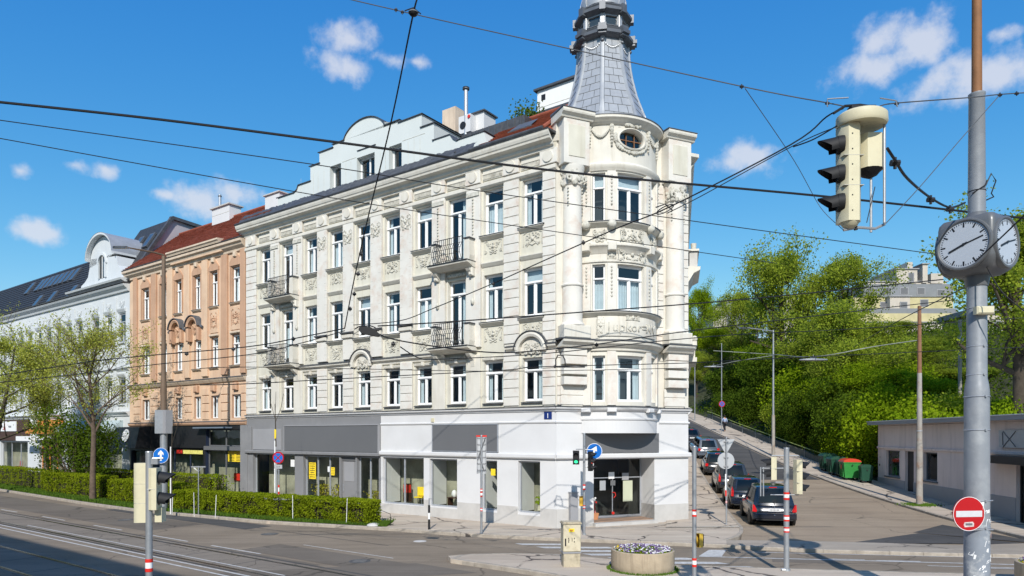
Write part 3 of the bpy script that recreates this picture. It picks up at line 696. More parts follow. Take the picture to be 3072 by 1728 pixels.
q = MB(); q.box(6.8,6.96,0,.06,4.62,4.8,CREAM); q.build('junction_cover', bd)
# pilasters and rusticated blocks
BLK = {}
def block(M, w, h, d=.05, mat=None):
    key = (round(w,3), round(h,3), round(d,3))
    if key not in BLK:
        q = MB(); q.bbox(-w/2,w/2,0,d,-h/2,h/2,mat or BLOCK,.014); o = q.build('stone_block', bd, M); BLK[key] = o
    else: o = inst(BLK[key], bd, M, 'stone_block')
    return o
def rust(cx, w, z0, z1, y, n, M0=Matrix.Identity(4), gap=.022, d=.05):
    h = (z1-z0)/n
    for k in range(n): block(M0 @ T(cx, y+rnd.uniform(-.003,.003), z0+h*(k+.5)), w, h-gap, d)
def pil(cx, w, z0, z1, y1, mat=STUCCO):
    q = MB(); q.bbox(cx-w/2,cx+w/2,0,y1,z0,z1,mat,.01); return q.build('pilaster', bd)
PC = [(TC[i]+TC[i+1])/2 for i in range(9)]
for i, c in enumerate(PC):
    upper = 'blocks' if i == 0 else ('string' if i in (1,2,7,8) else 'plain')
    w = .80
    if upper == 'blocks':
        pil(c, w-.02, 5.2, 15.05, .09); rust(c, w, 5.25, 7.55, .09, 6); rust(c, w, 7.95, 15.0, .09, 18)
    else:
        pil(c, w, 7.95, 15.05, .14, BLOCK)
        if i in (3,4,5,6):
            pil(c, w-.02, 5.2, 7.6, .09); rust(c, w, 5.25, 7.55, .09, 6)
            q = MB()
            for k in range(17):
                z = 8.3+.385*k
                for s in (-1,1): q.box(c+s*(w/2-.10)-.10,c+s*(w/2-.10)+.10,.13,.142,z,z+.014,ORN)
            q.build('joint_line', bd)['kind'] = 'stuff'
            relief(bd, T(c,.14,13.9), .72, .85, 4, name='capital_relief'); 
            q = MB(); q.bbox(c-.42,c+.42,.14,.24,9.05,9.25,STUCCO,.03); q.profile([(.14,9.25),(.3,9.3),(.3,9.36),(.14,9.4)],c-.46,c+.46,ZINC); q.build('pilaster_base', bd)
        else:
            pil(c, w-.06, 5.2, 7.6, .09)
            q = MB()
            for k in range(12): q.blob((c,.16,14.6-k*.14),.05,ORN,5,sz=1.2)
            q.blob((c,.16,12.85),.08,ORN,5,sz=1.4); q.box(c-.36,c+.36,.14,.19,14.72,14.9,ORN); q.box(c-.12,c+.12,.14,.18,13.0-.95,13.05-.95,ORN); q.build('bead_string', bd)['kind'] = 'stuff'
            q = MB(); q.blob((c,.17,10.0),.1,ORN,6,sz=1.5); q.box(c-.06,c+.06,.14,.19,10.1,11.2,STUCCO); q.bbox(c-.12,c+.12,.14,.36,11.15,11.6,STUCCO,.05); q.build('console', bd)
pil(.31, .60, 5.2, 15.05, .07); rust(.31, .62, 5.25, 7.55, .07, 6); rust(.31, .62, 7.95, 15.0, .07, 18)
pil(21.4, 1.0, 5.2, 15.05, .07); rust(21.4, 1.02, 5.25, 7.55, .07, 6); rust(21.4, 1.02, 7.95, 15.0, .07, 18)
# string course over the first floor with two arched hoods
SC_ = [(0,7.5),(.08,7.52),(.1,7.62),(.22,7.7),(.24,7.78)]; SCz = [(0,7.781),(.26,7.781),(.26,7.81),(0,7.9)]
for a, b in ((-.08,.45),(1.91,2.5),(6.0,TC[5]-.75),(TC[5]+.75,16.7)):
    mould(a,b,SC_,STUCCO,'string_course'); mould(a,b,SCz,ZINC,'string_course')
for i in (0,5):
    q = MB(); cx = TC[i]; pr = [(0,0),(.0,.22),(.10,.26),(.16,.24),(.22,.20),(.22,0)]
    arcmould(q, cx, 7.55, .62, 0.12, PI-.12, pr, STUCCO); arcmould(q, cx, 7.55, .845, .10, PI-.10, [(0,0),(0,.27),(.03,.27),(.03,0)], ZINC)
    for s in (-1,1): q.profile([(0,7.5),(.22,7.52),(.24,7.78),(0,7.9)], cx+s*.68-.1, cx+s*.68+.1, STUCCO)
    q.prism([(cx+.60*math.cos(a), 7.55+.60*math.sin(a)) for a in [PI*k/12 for k in range(13)]], 0, .06, STUCCO)
    q.build('arched_hood', bd); relief(bd, T(cx,.06,7.38), .85, .55, 6)
# per-bay trim
for i, t in enumerate(TC):
    cs = ['sides','full','left','blind','sides','left','full','sides','blind','left']
    window(bd, T(t,-.17,5.45), 1.06, 1.85, curtain=('left','sides')[i%2])
    bal = i in (2,8)
    window(bd, T(t,-.17,8.08 if bal else 9.08), 1.06, 3.05 if bal else 2.05, curtain=cs[(i+3)%10], tr=.79 if bal else .70)
    window(bd, T(t,-.17,11.88 if bal else 12.93), 1.06, 3.04 if bal else 1.99, curtain=cs[i], tr=.79 if bal else .70)
    q = MB(); q.profile([(-.1,5.36),(.1,5.36),(.1,5.40),(-.1,5.43)], t-.56,t+.56, ZINC)
    q.build('sill', bd)
    if not bal:
        for z in (8.98, 12.83):
            q = MB(); q.profile([(0,z-.16),(.06,z-.14),(.16,z-.05),(.2,z-.03),(.2,z)], t-.64,t+.64, STUCCO); q.profile([(-.1,z+.001),(.22,z+.001),(.22,z+.03),(-.1,z+.07)], t-.67,t+.67, ZINC); q.build('sill', bd)
        relief(bd, T(t,.0,8.02), 1.05, .78, 1+i%3); relief(bd, T(t,.0,11.95), 1.05, .72, 2 if i%2 else 0)
        q = MB(); q.profile([(0,11.45),(.05,11.5),(.14,11.62),(.14,11.66),(0,11.7)], t-.6,t+.6, STUCCO); q.build('window_head', bd)
    q = MB(); q.profile([(0,7.32),(.05,7.33),(.08,7.42),(0,7.45)], t-.58,t+.58, STUCCO); q.bbox(t-.08,t+.08,0,.12,7.3,7.5,STUCCO,.02)
    if i not in (0,5): q.build('window_head', bd)
    for s in (-1,1): 
        q = MB(); q.box(t+s*.60-.05,t+s*.60+.05,0,.05,12.9,14.9,STUCCO2) if False else q.bbox(t+s*.575-.04,t+s*.575+.04,0,.035,9.05,11.3,STUCCO,.008); q.build('window_surround', bd)
# balconies
def balcony(t, z):
    q = MB(); q.profile([(0,z-.26),(.35,z-.24),(.45,z-.18),(.62,z-.12),(.72,z-.09),(.74,z-.02),(0,z)], t-1.2,t+1.2, STUCCO); q.box(t-1.22,t+1.22,0,.79,z,z+.02,ZINC)
    b = q.build('balcony', bd)
    for s in (-1,1):
        q = MB(); q.prism([(t+s*1.0-.13,z+.02),(t+s*1.0+.13,z+.02),(t+s*1.0+.17,z+.25),(t+s*1.0+.13,z+1.0),(t+s*1.0-.13,z+1.0),(t+s*1.0-.17,z+.25)],.0,.52,STUCCO); q.box(t+s*1.0-.19,t+s*1.0+.19,0,.57,z+1.0,z+1.05,ZINC); q.build('pedestal', b)
    q = MB()
    for k in range(15):
        x = t-.84+k*1.68/14
        pts = [(x, .66+.16*math.sin(PI*min(1,max(0,(u-.0)/.75)))*(1 if u<.75 else 0), z+.04+u*1.06) for u in [j/8 for j in range(9)]]
        q.tube(pts, .013, IRON, 4)
    for u in (.06,.3,.52,.75,1.0):
        y = .66+.16*math.sin(PI*min(1,u/.75))*(1 if u<.75 else 0)
        q.tube([(t-.86,y,z+.04+u*1.06),(t+.86,y,z+.04+u*1.06)], .02 if u == 1.0 else .013, IRON, 4)
    q.build('railing', b)
    for s in (-1,1): q = MB(); q.prism([(0,z-.32),(0,z-.95),(.10,z-.9),(.16,z-.62),(.42,z-.42),(.5,z-.32)], -.11,.11, STUCCO, M=T(t+s*1.0,0,0) @ RZ(PI/2) ); q.build('bracket', b)
    q = MB(); [q.blob((t-.5+k*.14,.08,z-.45),.09,ORN,5) for k in range(8)]; q.build('garland', b)['kind'] = 'stuff'
for t in (TC[2],TC[8]): balcony(t, 7.98); balcony(t, 11.78)
# frieze and main cornice
m = MB(); m.profile([(0,14.98),(.1,15.0),(.16,15.06),(.16,15.2),(.1,15.24),(0,15.26)],-.05,22,STUCCO); m.build('architrave', bd)
for c in [.31]+PC+[21.4]:
    q = MB(); q.bbox(c-.42 if 0<c<21 else c-.5, c+.42 if c<21 else c+.5, 0,.17,15.27,15.88,BLOCK,.01); q.cyl((c,.15,15.58),(c,.22,15.58),.27,.24,STUCCO,16); q.build('frieze_block', bd)
for i, t in enumerate(TC):
    q = MB(); q.bbox(t-.58,t+.58,0,.05,15.33,15.84,STUCCO,.01)
    for k in range(15): q.box(t-.52+k*.072,t-.52+k*.072+.045,.05,.085,15.38,15.56,ORN)
    q.box(t-.55,t+.55,.05,.1,15.58,15.61,STUCCO); q.build('frieze_panel', bd)
COR = [(0,15.83),(.18,15.85),(.2,15.95),(.3,15.99),(.32,16.09),(.52,16.17),(.54,16.25),(.58,16.29),(.62,16.39),(.64,16.49)]
mould(.0,22.25,COR,STUCCO,'cornice'); 
mould(.0,22.3,[(0,16.491),(.66,16.491),(.68,16.53),(0,16.60)],ZINC,'cornice')
m = MB(); m.tube([(.3,.60,16.62),(4.2,.60,16.62)],.085,ZINC,8); m.tube([(4.2,.60,16.58),(22.3,.60,16.58)],.05,ZINC,8); m.build('gutter', bd)
# snow guard zinc strip
m = MB(); rr = random.Random(3)
rows = []
for j in range(6):
    rows.append([(4.15+i*(22.2-4.15)/150, .56-.10*j+rr.uniform(-.025,.025), 16.57+.125*j+rr.uniform(-.03,.04)) for i in range(151)])
m.grid(rows, ZINC, False); 
for k in range(12): 
    t = 5+k*1.4; m.tube([(t,.25,16.85),(t+.25,.05,17.05),(t+.3,.3,16.9)],.03,ZINC,4)
m.build('zinc_roof_strip', bd)
# attic storey with stepped, arched parapet
AY = -.30
ao = [(13.8,14.72,17.1,18.6),(11.2,12.55,17.1,18.55),(9.26,10.15,17.1,18.55)]
m = MB(); wall(m, 7.62, 16.38, 16.85, 18.7, ao, MINT, AY, .5)
m.prism([(7.9,18.7),(16.38,18.7),(16.38,19.0),(15.6,19.0),(15.6,19.58),(14.47,19.58),(14.47,19.75),(13.56,19.75)]+[(12.0+1.62*math.cos(a),19.42+1.08*math.sin(a)) for a in [PI*.9-PI*.8*k/14 for k in range(15)]]+[(10.44,19.72),(9.4,19.72),(9.4,19.6),(7.9,19.6)],-3.5,AY,MINT)
m.prism([(16.38,16.85),(19.35,16.85),(19.35,17.84),(17.8,17.84),(17.55,17.95),(17.45,18.18),(16.38,18.18)],-3.5,AY,MINT)
m.prism([(7.1,16.85),(7.62,16.85),(7.62,18.7),(7.9,18.7),(7.9,18.95),(7.1,18.95)],-3.5,AY,MINT)
m.prism([(3.75,16.85),(7.1,16.85),(7.1,18.12),(6.05,18.12),(5.85,17.85),(5.65,17.72),(5.45,17.75),(4.05,17.75)],-2.2,AY+.02,MINT)
m.face([(7.62,-3.5,16.8),(7.62,-3.5,19),(16.4,-3.5,19),(16.4,-3.5,16.8)],MINT)
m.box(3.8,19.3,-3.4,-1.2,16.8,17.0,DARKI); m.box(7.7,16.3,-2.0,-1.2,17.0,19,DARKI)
m.build('attic_wall', bd)
for a, b, c, d in ao: window(bd, T((a+b)/2,AY-.3,c), b-a, d-c, 'double' if b-a > 1 else 'plain', PVC, None)
m = MB()
def cap(p, q, th=.035):
    (x0,z0),(x1,z1) = p, q; m.face([(x0,AY+.07,z0+.002),(x1,AY+.07,z1+.002),(x1,-3.55,z1+.002),(x0,-3.55,z0+.002)],ZINC); m.face([(x0,AY+.07,z0+.002-th),(x1,AY+.07,z1+.002-th),(x1,AY+.07,z1+.002),(x0,AY+.07,z0+.002)],ZINC)
    m.face([(x0,AY+.07,z0+.002-th),(x1,AY+.07,z1+.002-th),(x1,AY,z1+.002-th),(x0,AY,z0+.002-th)],ZINC)
arcp = [(12.0+1.64*math.cos(a),19.44+1.09*math.sin(a)) for a in [PI*.9-PI*.8*k/14 for k in range(15)]]
for pts in ([(19.45,17.86),(17.8,17.86),(17.55,17.97),(17.43,18.2),(16.3,18.2)],[(16.46,19.02),(15.52,19.02)],[(15.68,19.6),(14.4,19.6)],[(14.5,19.77),(13.5,19.77)],arcp,[(10.5,19.74),(9.35,19.74)],[(9.5,19.62),(7.82,19.62)],[(7.98,18.97),(7.02,18.97)],[(7.18,18.14),(6.05,18.14),(5.85,17.87),(5.65,17.74),(5.45,17.77),(3.98,17.77)]):
    for p, q_ in zip(pts, pts[1:]): cap(p, q_)
m.build('parapet_capping', bd)
m = MB()
for t in (8.0,8.4,8.8,10.4,10.75,13.0,13.4,15.2,15.7,16.1,17.2): m.box(t,t+.012,AY,AY+.006,16.95,18.5,ORN)
m.box(11.1,12.5,AY,AY+.05,18.9,18.93,ZINC); m.box(7.7,9.2,AY,AY+.01,18.6,18.62,ORN); m.box(12.6,13.7,AY,AY+.01,18.6,18.62,ORN); m.build('panel_joint', bd)['kind'] = 'stuff'
# roofs behind
m = MB(); m.box(3.2,7.4,-6.5,-2.3,16.8,19.05,ZINC); m.box(7.4,19.0,-9,-3.56,16.8,19.0,ZINC); 
for k in range(11): m.box(3.4+k*.38,3.42+k*.38,-2.3,-2.26,16.9,19.05,SLATED)
m.build('zinc_roof', bd)
def tiled(name, p0, p1, p2, p3, rows, cols, mat, parent, cover=1.35, label=None):
    """sloping roof from eaves p0-p1 to ridge p3-p2: courses of lapped tiles, each tile a ridge of its own"""
    p0, p1, p2, p3 = map(Vector, (p0,p1,p2,p3)); nrm = (p1-p0).cross(p3-p0).normalized()
    if nrm.z < 0: nrm = -nrm
    q = MB(); r = random.Random(9)
    q.face([p0,p1,p2,p3], mat)
    for j in range(rows):
        a, b = j/rows, min(1, (j+1.15)/rows)
        L0, R0, L1, R1 = p0.lerp(p3,a), p1.lerp(p2,a), p0.lerp(p3,b), p1.lerp(p2,b)
        for i in range(cols):
            u, v = i/cols, (i+.93)/cols; h = .055+r.uniform(-.008,.008)
            A_, B_, C_, D_ = L0.lerp(R0,u)+nrm*h, L0.lerp(R0,v)+nrm*h, L1.lerp(R1,v)+nrm*.01, L1.lerp(R1,u)+nrm*.01
            q.face([A_,B_,C_,D_], mat); q.face([A_-nrm*h,B_-nrm*h,B_,A_], mat)
    o = q.build(name, parent); o['kind'] = 'stuff'
    return o
tiled('roof_tiles', (.35,.50,16.62),(4.15,.45,16.66),(5.0,-3.6,19.45),(1.25,-3.6,19.45),18,26,TILE,bd)
tiled('roof_tiles', (19.2,.3,16.9),(22.2,.3,16.9),(22.2,-4.5,19.5),(19.2,-4.5,19.5),16,18,TILE2,bd)
m = MB(); m.face([(.35,.5,16.6),(1.25,-3.6,19.42),(-1.0,-3.6,17.0)],TILE); m.tube([(.35,.5,16.66),(1.25,-3.6,19.5)],.09,TILE2,8); m.tube([(4.9,-3.6,19.5),(1.2,-3.6,19.5)],.09,TILE2,8); m.build('ridge_tiles', bd)
m = MB(); m.face([(1.9,-.9,17.70),(3.1,-.9,17.70),(3.4,-2.1,18.54),(2.3,-2.1,18.54)],SLATED); m.box(1.85,3.15,-.95,-.88,17.62,17.70,ZINC); m.build('skylight', bd)
# chimneys, air conditioner, flue and white penthouse on the roof
def fbox(name, xl, xr, yt, yb, d, dd, mat, parent=bd, cap_=None, lab=None):
    t1, z1 = PF(xl, yt, d); t0, _ = PF(xr, yt, d); z0 = PF(xr, yb, d)[1]
    q = MB(); q.box(t0,t1,d-dd,d,z0,z1,mat)
    if cap_: q.box(t0-.1,t1+.1,d-dd-.1,d+.1,z1,z1+.07,cap_)
    o = q.build(name, parent)
    if lab: o['label'] = lab
    return o, (t0,t1,z0,z1)
fbox('chimney', 1327,1366,332,392,-4.2,.9,PEACHL)
o, (t0,t1,z0,z1) = fbox('air_conditioner', 1376,1411,352,392,-3.9,.5,WHITEP)
q = MB(); q.cyl(((t0+t1)/2+.1,-3.9,(z0+z1)/2-.05),((t0+t1)/2+.1,-3.87,(z0+z1)/2-.05),.2,.2,BLACKP,14); q.cyl((t0+.08,-3.9,z1-.15),(t0+.08,-3.85,z1-.15),.09,.09,RED,10); q.build('fan_grille', o)
o, (t0,t1,z0,z1) = fbox('chimney', 1418,1452,345,395,-4.4,1.0,WHITEP,cap_=ZINC)
tt, zz = PF(1398,262,-4.0); z0 = PF(1398,380,-4.0)[1]
q = MB(); q.cyl((tt,-4.0,z0-.5),(tt,-4.0,zz),.11,.11,ALU,12); q.cyl((tt,-4,zz-.02),(tt,-4,zz+.05),.19,.05,ALU,12); q.cyl((tt,-4,zz-.12),(tt,-4,zz-.07),.19,.19,ZINC,12); q.build('flue_pipe', bd)
o, (t0,t1,z0,z1) = fbox('chimney', 795,838,590,628,-2.6,1.0,WHITEP,cap_=PLINTH); 
t1, z1 = PF(1612,275,-5.5); z0 = PF(1612,335,-5.5)[1]
q = MB(); q.box(1.0,t1,-7.4,-5.5,z0-.3,z1,WHT); q.box(.9,t1+.15,-7.5,-5.35,z1,z1+.1,ZINC); q.box(t1-.5,t1-.25,-5.51,-5.49,z1-.55,z1-.25,BLACKP); q.box(1.0,t1,-5.51,-5.49,z1-.9,z1-.87,ORN); q.box(1.0,t1+.05,-7.4,-5.0,z0-2.2,z0-.3,ZINC); q.build('penthouse', bd)
# roof plant
q = MB(); tt, zz = PF(1578,352,-4.6)
for k in range(900): q.leaf((tt+rnd.gauss(0,.45),-4.6+rnd.gauss(0,.3),zz-.35+abs(rnd.gauss(0,.42))),.13,LF_DK)
for k in range(9): x = tt+rnd.gauss(0,.4); q.tube([(x,-4.6,zz-.4),(x+rnd.gauss(0,.15),-4.6,zz+rnd.uniform(.1,.75))],.012,BARK,4)
tag(q.build('roof_shrub', None, FL.copy()), 'small green shrub growing on the roof behind the red tiles beside the spire', 'shrub')
# ---------------- chamfered corner
QL = [(0,1.83),(4.9,6.67)]
m = MB(); wall(m, 0, 6.667, .1, 3.0, [(1.83,4.9,.05,3.0)], WHITEP, 0, 1.1); wall(m, 0, 6.667, 3.0, 5.05, [], WHITEP, 0)
m.face([(1.83,0,2.999),(4.9,0,2.999),(4.9,-1.2,2.999),(1.83,-1.2,2.999)], WHITEP)
m.build('ground_floor_wall', bd, CL)
m = MB()
for a, b in QL:
    m = MB(); m.bbox(a,b,.0,.018,.1,.92,PLINTH,.004); x_ = 1.812 if a == 0 else 4.9; m.box(x_,x_+.018,-1.05,.0,.1,.92,PLINTH); m.build('plinth', bd, CL)
def mouldC(a, b, prof, mat, name='ledge'): q = MB(); q.profile(prof, a, b, mat); return q.build(name, bd, CL)
mouldC(-.08,6.72,P1,WHITEP); mouldC(-.05,1.6,P2,WHITEP); mouldC(5.5,6.72,P2,WHITEP); mouldC(-.1,1.6,P3,WHITEP); mouldC(5.5,6.75,P3,WHITEP); mouldC(-.1,1.6,P3z,ZINC); mouldC(5.5,6.75,P3z,ZINC)
m = MB(); m.bbox(1.62,5.32,0,.06,3.24,4.08,GREYD,.01); m.build('sign_board', bd, CL)['label'] = 'dark grey blank sign board over the corner entrance'
m = MB(); m.box(1.8,4.95,-1.05,.25,.1,.26,PLINTH); m.box(1.84,4.89,-1.0,-.1,.26,.30,pmat('entrance_mat',(.3,.2,.14),.9,.2)); m.build('step', bd, CL)
g = window(bd, CL @ T(3.365,-1.0,.30), 3.05, 2.68, 'plainbig', ALU, None, SGLASS)
q = MB()
q.box(1.9,4.83,-1.03,-.98,2.08,2.12,ALU); q.box(3.36,3.385,-1.03,-.98,.34,2.08,ALU); q.box(1.9,4.83,-1.03,-.97,.34,.42,ALU); do = q.build('door', bd, CL)
q = MB(); q.tube([(3.42,-.93,1.45),(3.30,-.90,1.43),(3.26,-.90,1.3),(3.34,-.93,1.2)],.02,RED,6); q.cyl((3.37,-.96,.52),(3.37,-.93,.52),.07,.07,RED,10); q.build('handle', do)
m = MB(); m.box(1.6,5.1,-3.6,-3.4,.2,3.1,DARKI); m.box(1.6,5.1,-3.5,-1.06,.05,.25,DARKI); m.box(1.5,1.6,-3.5,-1.06,.1,3.1,DARKI); m.box(5.1,5.2,-3.5,-1.06,.1,3.1,DARKI); m.build('interior', bd, CL)
for (a,b,c,d,mt) in ((2.35,2.85,1.02,1.95,pmat('faded_green_poster',(.5,.52,.38),.6,.06)),(2.55,2.9,1.98,2.3,GREYL),(3.3,3.6,2.05,2.35,WHT),(3.25,3.5,1.75,1.98,GREYD),(3.75,4.05,1.55,1.98,SIGNB)):
    paper(a,b,c,d,mt,-.955,0,bd,'notice',CL)
# bay
BX, BY, BR = 3.6, -1.42, 2.37
def bp(ph, r, z): return (BX+r*math.sin(R(ph)), BY+r*math.cos(R(ph)), z)
def bring(mb, prof, mat, p0=-53, p1=53, n=36, sm=True): mb.grid([[bp(p0+(p1-p0)*i/n, BR+dr, z) for i in range(n+1)] for dr, z in prof], mat, sm)
def bwall(mb, z0, z1, ops, mat, p0=-53, p1=53, dr=0., depth=.24):
    ph = sorted({*[p0+(p1-p0)*i/26 for i in range(27)], *[o[0] for o in ops], *[o[1] for o in ops]}); zz = sorted({z0, z1, *[o[2] for o in ops], *[o[3] for o in ops]})
    for a, b in zip(ph, ph[1:]):
        for c, d in zip(zz, zz[1:]):
            if any(o[0]-1e-6 <= a and b <= o[1]+1e-6 and o[2]-1e-6 <= c and d <= o[3]+1e-6 for o in ops): continue
            r = BR+dr; mb.face([bp(a,r,c),bp(a,r,d),bp(b,r,d),bp(b,r,c)], mat)
    for a, b, c, d in ops:
        r = BR+dr; e = r-depth; k = 6
        mb.face([bp(a,r,c),bp(a,e,c),bp(a,e,d),bp(a,r,d)],mat); mb.face([bp(b,r,c),bp(b,r,d),bp(b,e,d),bp(b,e,c)],mat)
        for z in (c, d): mb.grid([[bp(a+(b-a)*i/k,r,z) for i in range(k+1)],[bp(a+(b-a)*i/k,e-.05,z) for i in range(k+1)]],mat,False)
BW = [(-16,16),(28.5,41.5),(-41.5,-28.5)]
bo = [(a,b,c,d) for a, b in BW for c, d in ((5.4,7.32),(9.2,11.13),(12.95,14.95))]
m = MB(); bwall(m, 5.05, 15.1, bo, STUCCO); 
m.build('bay_wall', bd, CL)
m = MB(); bwall(m, 4.08, 5.05, [], WHITEP); m.grid([[bp(-53+106*i/24, BR-1.9*j, 4.08) for i in range(25)] for j in range(2)], WHITEP, False); m.build('bay_soffit', bd, CL)
m = MB(); bring(m, [(0,4.62),(.04,4.64),(.05,4.7),(0,4.72)], WHITEP); m.build('bay_ledge', bd, CL)
m = MB(); bring(m, [(0,4.98),(.06,5.0),(.15,5.1),(.16,5.16)], WHITEP); m.build('bay_ledge', bd, CL)
m = MB(); bring(m, [(.0,5.161),(.18,5.161),(.18,5.19),(0,5.23)], ZINC); m.build('bay_ledge', bd, CL)
m = MB(); wall(m, 0, 1.75, 5.05, 15.1, [], STUCCO, 0); wall(m, 5.42, 6.667, 5.05, 15.1, [], STUCCO, 0); m.build('wall', bd, CL)
m = MB(); m.lathe([(1.6,5),(1.6,17.2)], DARKI, (BX,BY,0), 24); m.build('interior', bd, CL)
for a, b in BW:
    for c, d in ((5.4,7.32),(9.2,11.13),(12.95,14.95)):
        mid = (a+b)/2; w = 2*(BR-.15)*math.sin(R((b-a)/2)); r = BR*math.cos(R((b-a)/2))-.14
        window(bd, CL @ T(BX,BY,0) @ RZ(-R(mid)) @ T(0,r,c), w, d-c, 'casement' if b-a > 20 else 'narrow', PVC, ('sides' if c < 9 else 'full' if c < 12 else 'blind'))
for z in (9.13, 12.86):
    m = MB(); bring(m, [(0,z-.2),(.05,z-.18),(.16,z-.06),(.2,z-.04),(.2,z)], STUCCO); bring(m, [(-.15,z+.001),(.23,z+.001),(.23,z+.035),(-.1,z+.07)], ZINC); m.build('bay_sill', bd, CL)
m = MB(); bring(m, [(0,7.5),(.08,7.52),(.1,7.62),(.2,7.68),(.24,7.74),(.3,7.78),(.32,7.88)], STUCCO); bring(m, [(0,7.881),(.34,7.881),(.34,7.92),(0,8.0)], ZINC); m.build('bay_string_course', bd, CL)
m = MB(); bring(m, [(0,11.55),(.05,11.6),(.1,11.75),(.2,11.82),(.24,11.86),(.24,11.93),(0,11.98)], STUCCO); m.build('bay_string_course', bd, CL)
m = MB(); bring(m, [(0,11.2),(.06,11.22),(.06,11.3),(0,11.32)], STUCCO); m.build('bay_ledge', bd, CL)
m = MB(); bring(m, [(0,15.0),(.06,15.02),(.1,15.1),(.16,15.18),(.16,15.26),(0,15.4)], STUCCO); m.build('bay_string_course', bd, CL)
for ph in (22.2,-22.2,47,-47):
    hw = 4.3 if abs(ph) < 40 else 4.0
    for z0, z1 in ((5.25,7.5),(9.2,11.15),(12.95,15.0)):
        m = MB(); bring(m, [(0,z0),(.07,z0),(.07,z1),(0,z1)], BLOCK, ph-hw, ph+hw, 4); m.grid([[bp(ph-hw,BR,z0),bp(ph-hw,BR,z1)],[bp(ph-hw,BR+.07,z0),bp(ph-hw,BR+.07,z1)]],BLOCK,False); m.grid([[bp(ph+hw,BR,z0),bp(ph+hw,BR,z1)],[bp(ph+hw,BR+.07,z0),bp(ph+hw,BR+.07,z1)]],BLOCK,False); m.build('bay_pilaster', bd, CL)
    M_ = CL @ T(BX,BY,0) @ RZ(-R(ph))
    q = MB()
    for z in (9.6,13.4):
        for k in range(9): q.blob((0,BR+.08,z+k*.15+.2),.045,ORN,5,sz=1.3)
    q.bbox(-.18,.18,BR,BR+.26,11.65,12.0,STUCCO,.03); q.bbox(-.2,.2,BR+.05,BR+.22,4.95,5.12,WHITEP,.03); q.blob((0,BR+.15,12.75),.2,ORN,7); q.build('bead_string', bd, M_)['kind'] = 'stuff'
for ph, z, w, h, k in ((0,12.05,1.25,.62,5),(0,11.22,1.5,.6,6),(34,12.05,.6,.55,1),(22,11.25,.4,.4,2),(-34,12.05,.6,.5,1)):
    relief(bd, CL @ T(BX,BY,0) @ RZ(-R(ph)) @ T(0,BR*math.cos(R(8))+.03,z), w, h, k)
# name panel with raised letters
m = MB(); bring(m, [(0,8.12),(.05,8.13),(.06,8.16),(.06,8.92),(.05,8.95),(0,8.96)], STUCCO, -36, 36, 24); m.build('name_panel', bd, CL)
for k, ch in enumerate('Jupkor=XW'):
    ph = 25-k*6.6
    text_mb(ch, .52, .02, ORN, 'raised_letter', bd, CL @ T(BX,BY,0) @ RZ(-R(ph)) @ T(0,BR+.075,8.34) @ ROT, bold=.004)
for ph in (33,-31): relief(bd, CL @ T(BX,BY,0) @ RZ(-R(ph)) @ T(0,BR+.03,8.1), .35, .85, 4)
relief(bd, CL @ T(BX,BY,0) @ T(0,BR+.05,8.78), .7, .22, 5)
# round attic drum with oval window
m = MB(); bwall(m, 15.3, 17.0, [(-15,15,15.9,16.85)], STUCCO, depth=.02)
m.box(0,2.2,-1.2,-.02,15.1,17.0,STUCCO); m.box(5.0,6.667,-1.2,-.02,15.1,17.0,STUCCO); m.build('drum_wall', bd, CL)
m = MB(); m.box(-.1,.8,-2.0,.02,16.2,16.6,STUCCO); m.build('cornice_block', bd)
fr = BR*math.cos(R(15))
m = MB()   # plate round the oval opening
n = 40; ov = [(.58*math.cos(2*PI*i/n), 16.38+.37*math.sin(2*PI*i/n)) for i in range(n)]
W_ = BR*math.sin(R(15))
rect = []
for i in range(n):
    a = 2*PI*i/n; c, s = math.cos(a), math.sin(a); k = min(W_/max(1e-6,abs(c)), .475/max(1e-6,abs(s))); rect.append((c*k, 16.375+s*k))
def ry(x): return math.sqrt(max(0, BR*BR-x*x))
m.grid([[(x, ry(x), z) for x, z in rect], [(x, ry(x)+.0, z) for x, z in ov], [(x, ry(x)-.25, z) for x, z in ov]], STUCCO, False, True)
m.grid([[(x*s_, ry(x)+y_, 16.38+(z-16.38)*s_) for x, z in ov] for s_, y_ in ((1.25,0),(1.22,.07),(1.1,.10),(1.02,.06),(1.0,0))], STUCCO, True, True)
m.build('oval_surround', bd, CL @ T(BX,BY,0))
m = MB(); m.face([(x, fr-.12, z) for x, z in ov], GLASS); ow = m.build('oval_window', bd, CL @ T(BX,BY,0))
RUST = pmat('rusty_glazing_bar', (.22,.11,.06), .8, .2, 6)
m = MB(); [m.box(x-.015,x+.015,fr-.10,fr-.06,16.05,16.7,RUST) for x in (-.2,.2)]; m.box(-.55,.55,fr-.10,fr-.07,16.36,16.39,RUST); m.build('glazing_bar', ow)
q = MB()
for k in range(26):
    a = -PI*1.08+PI*1.16*k/25; q.blob((.78*math.cos(a), ry(.78*math.cos(a))+.04, 16.38+.56*math.sin(a)), rnd.uniform(.05,.10), ORN, 5)
for k in range(12): x = -.35+.06*k; q.blob((x, ry(x)+.06, 16.93+rnd.uniform(-.04,.06)), rnd.uniform(.05,.09), ORN, 5)
q.build('wreath', bd, CL @ T(BX,BY,0))['kind'] = 'stuff'
def garland(mb, pts_fn, n=14, r=.05, mat=None):
    for k in range(n+1): mb.blob(pts_fn(k/n), r*(.7+.6*math.sin(PI*k/n)), mat or ORN, 5)
q = MB()
for p0, p1 in ((24,42),(-42,-24)): garland(q, lambda u: bp(p0+(p1-p0)*u, BR+.05, 16.75-.32*math.sin(PI*u)))
for ph in (22,44,-22,-44):
    for k in range(7): q.blob(bp(ph, BR+.05, 16.85-.13*k), .10-.008*k, ORN, 5)
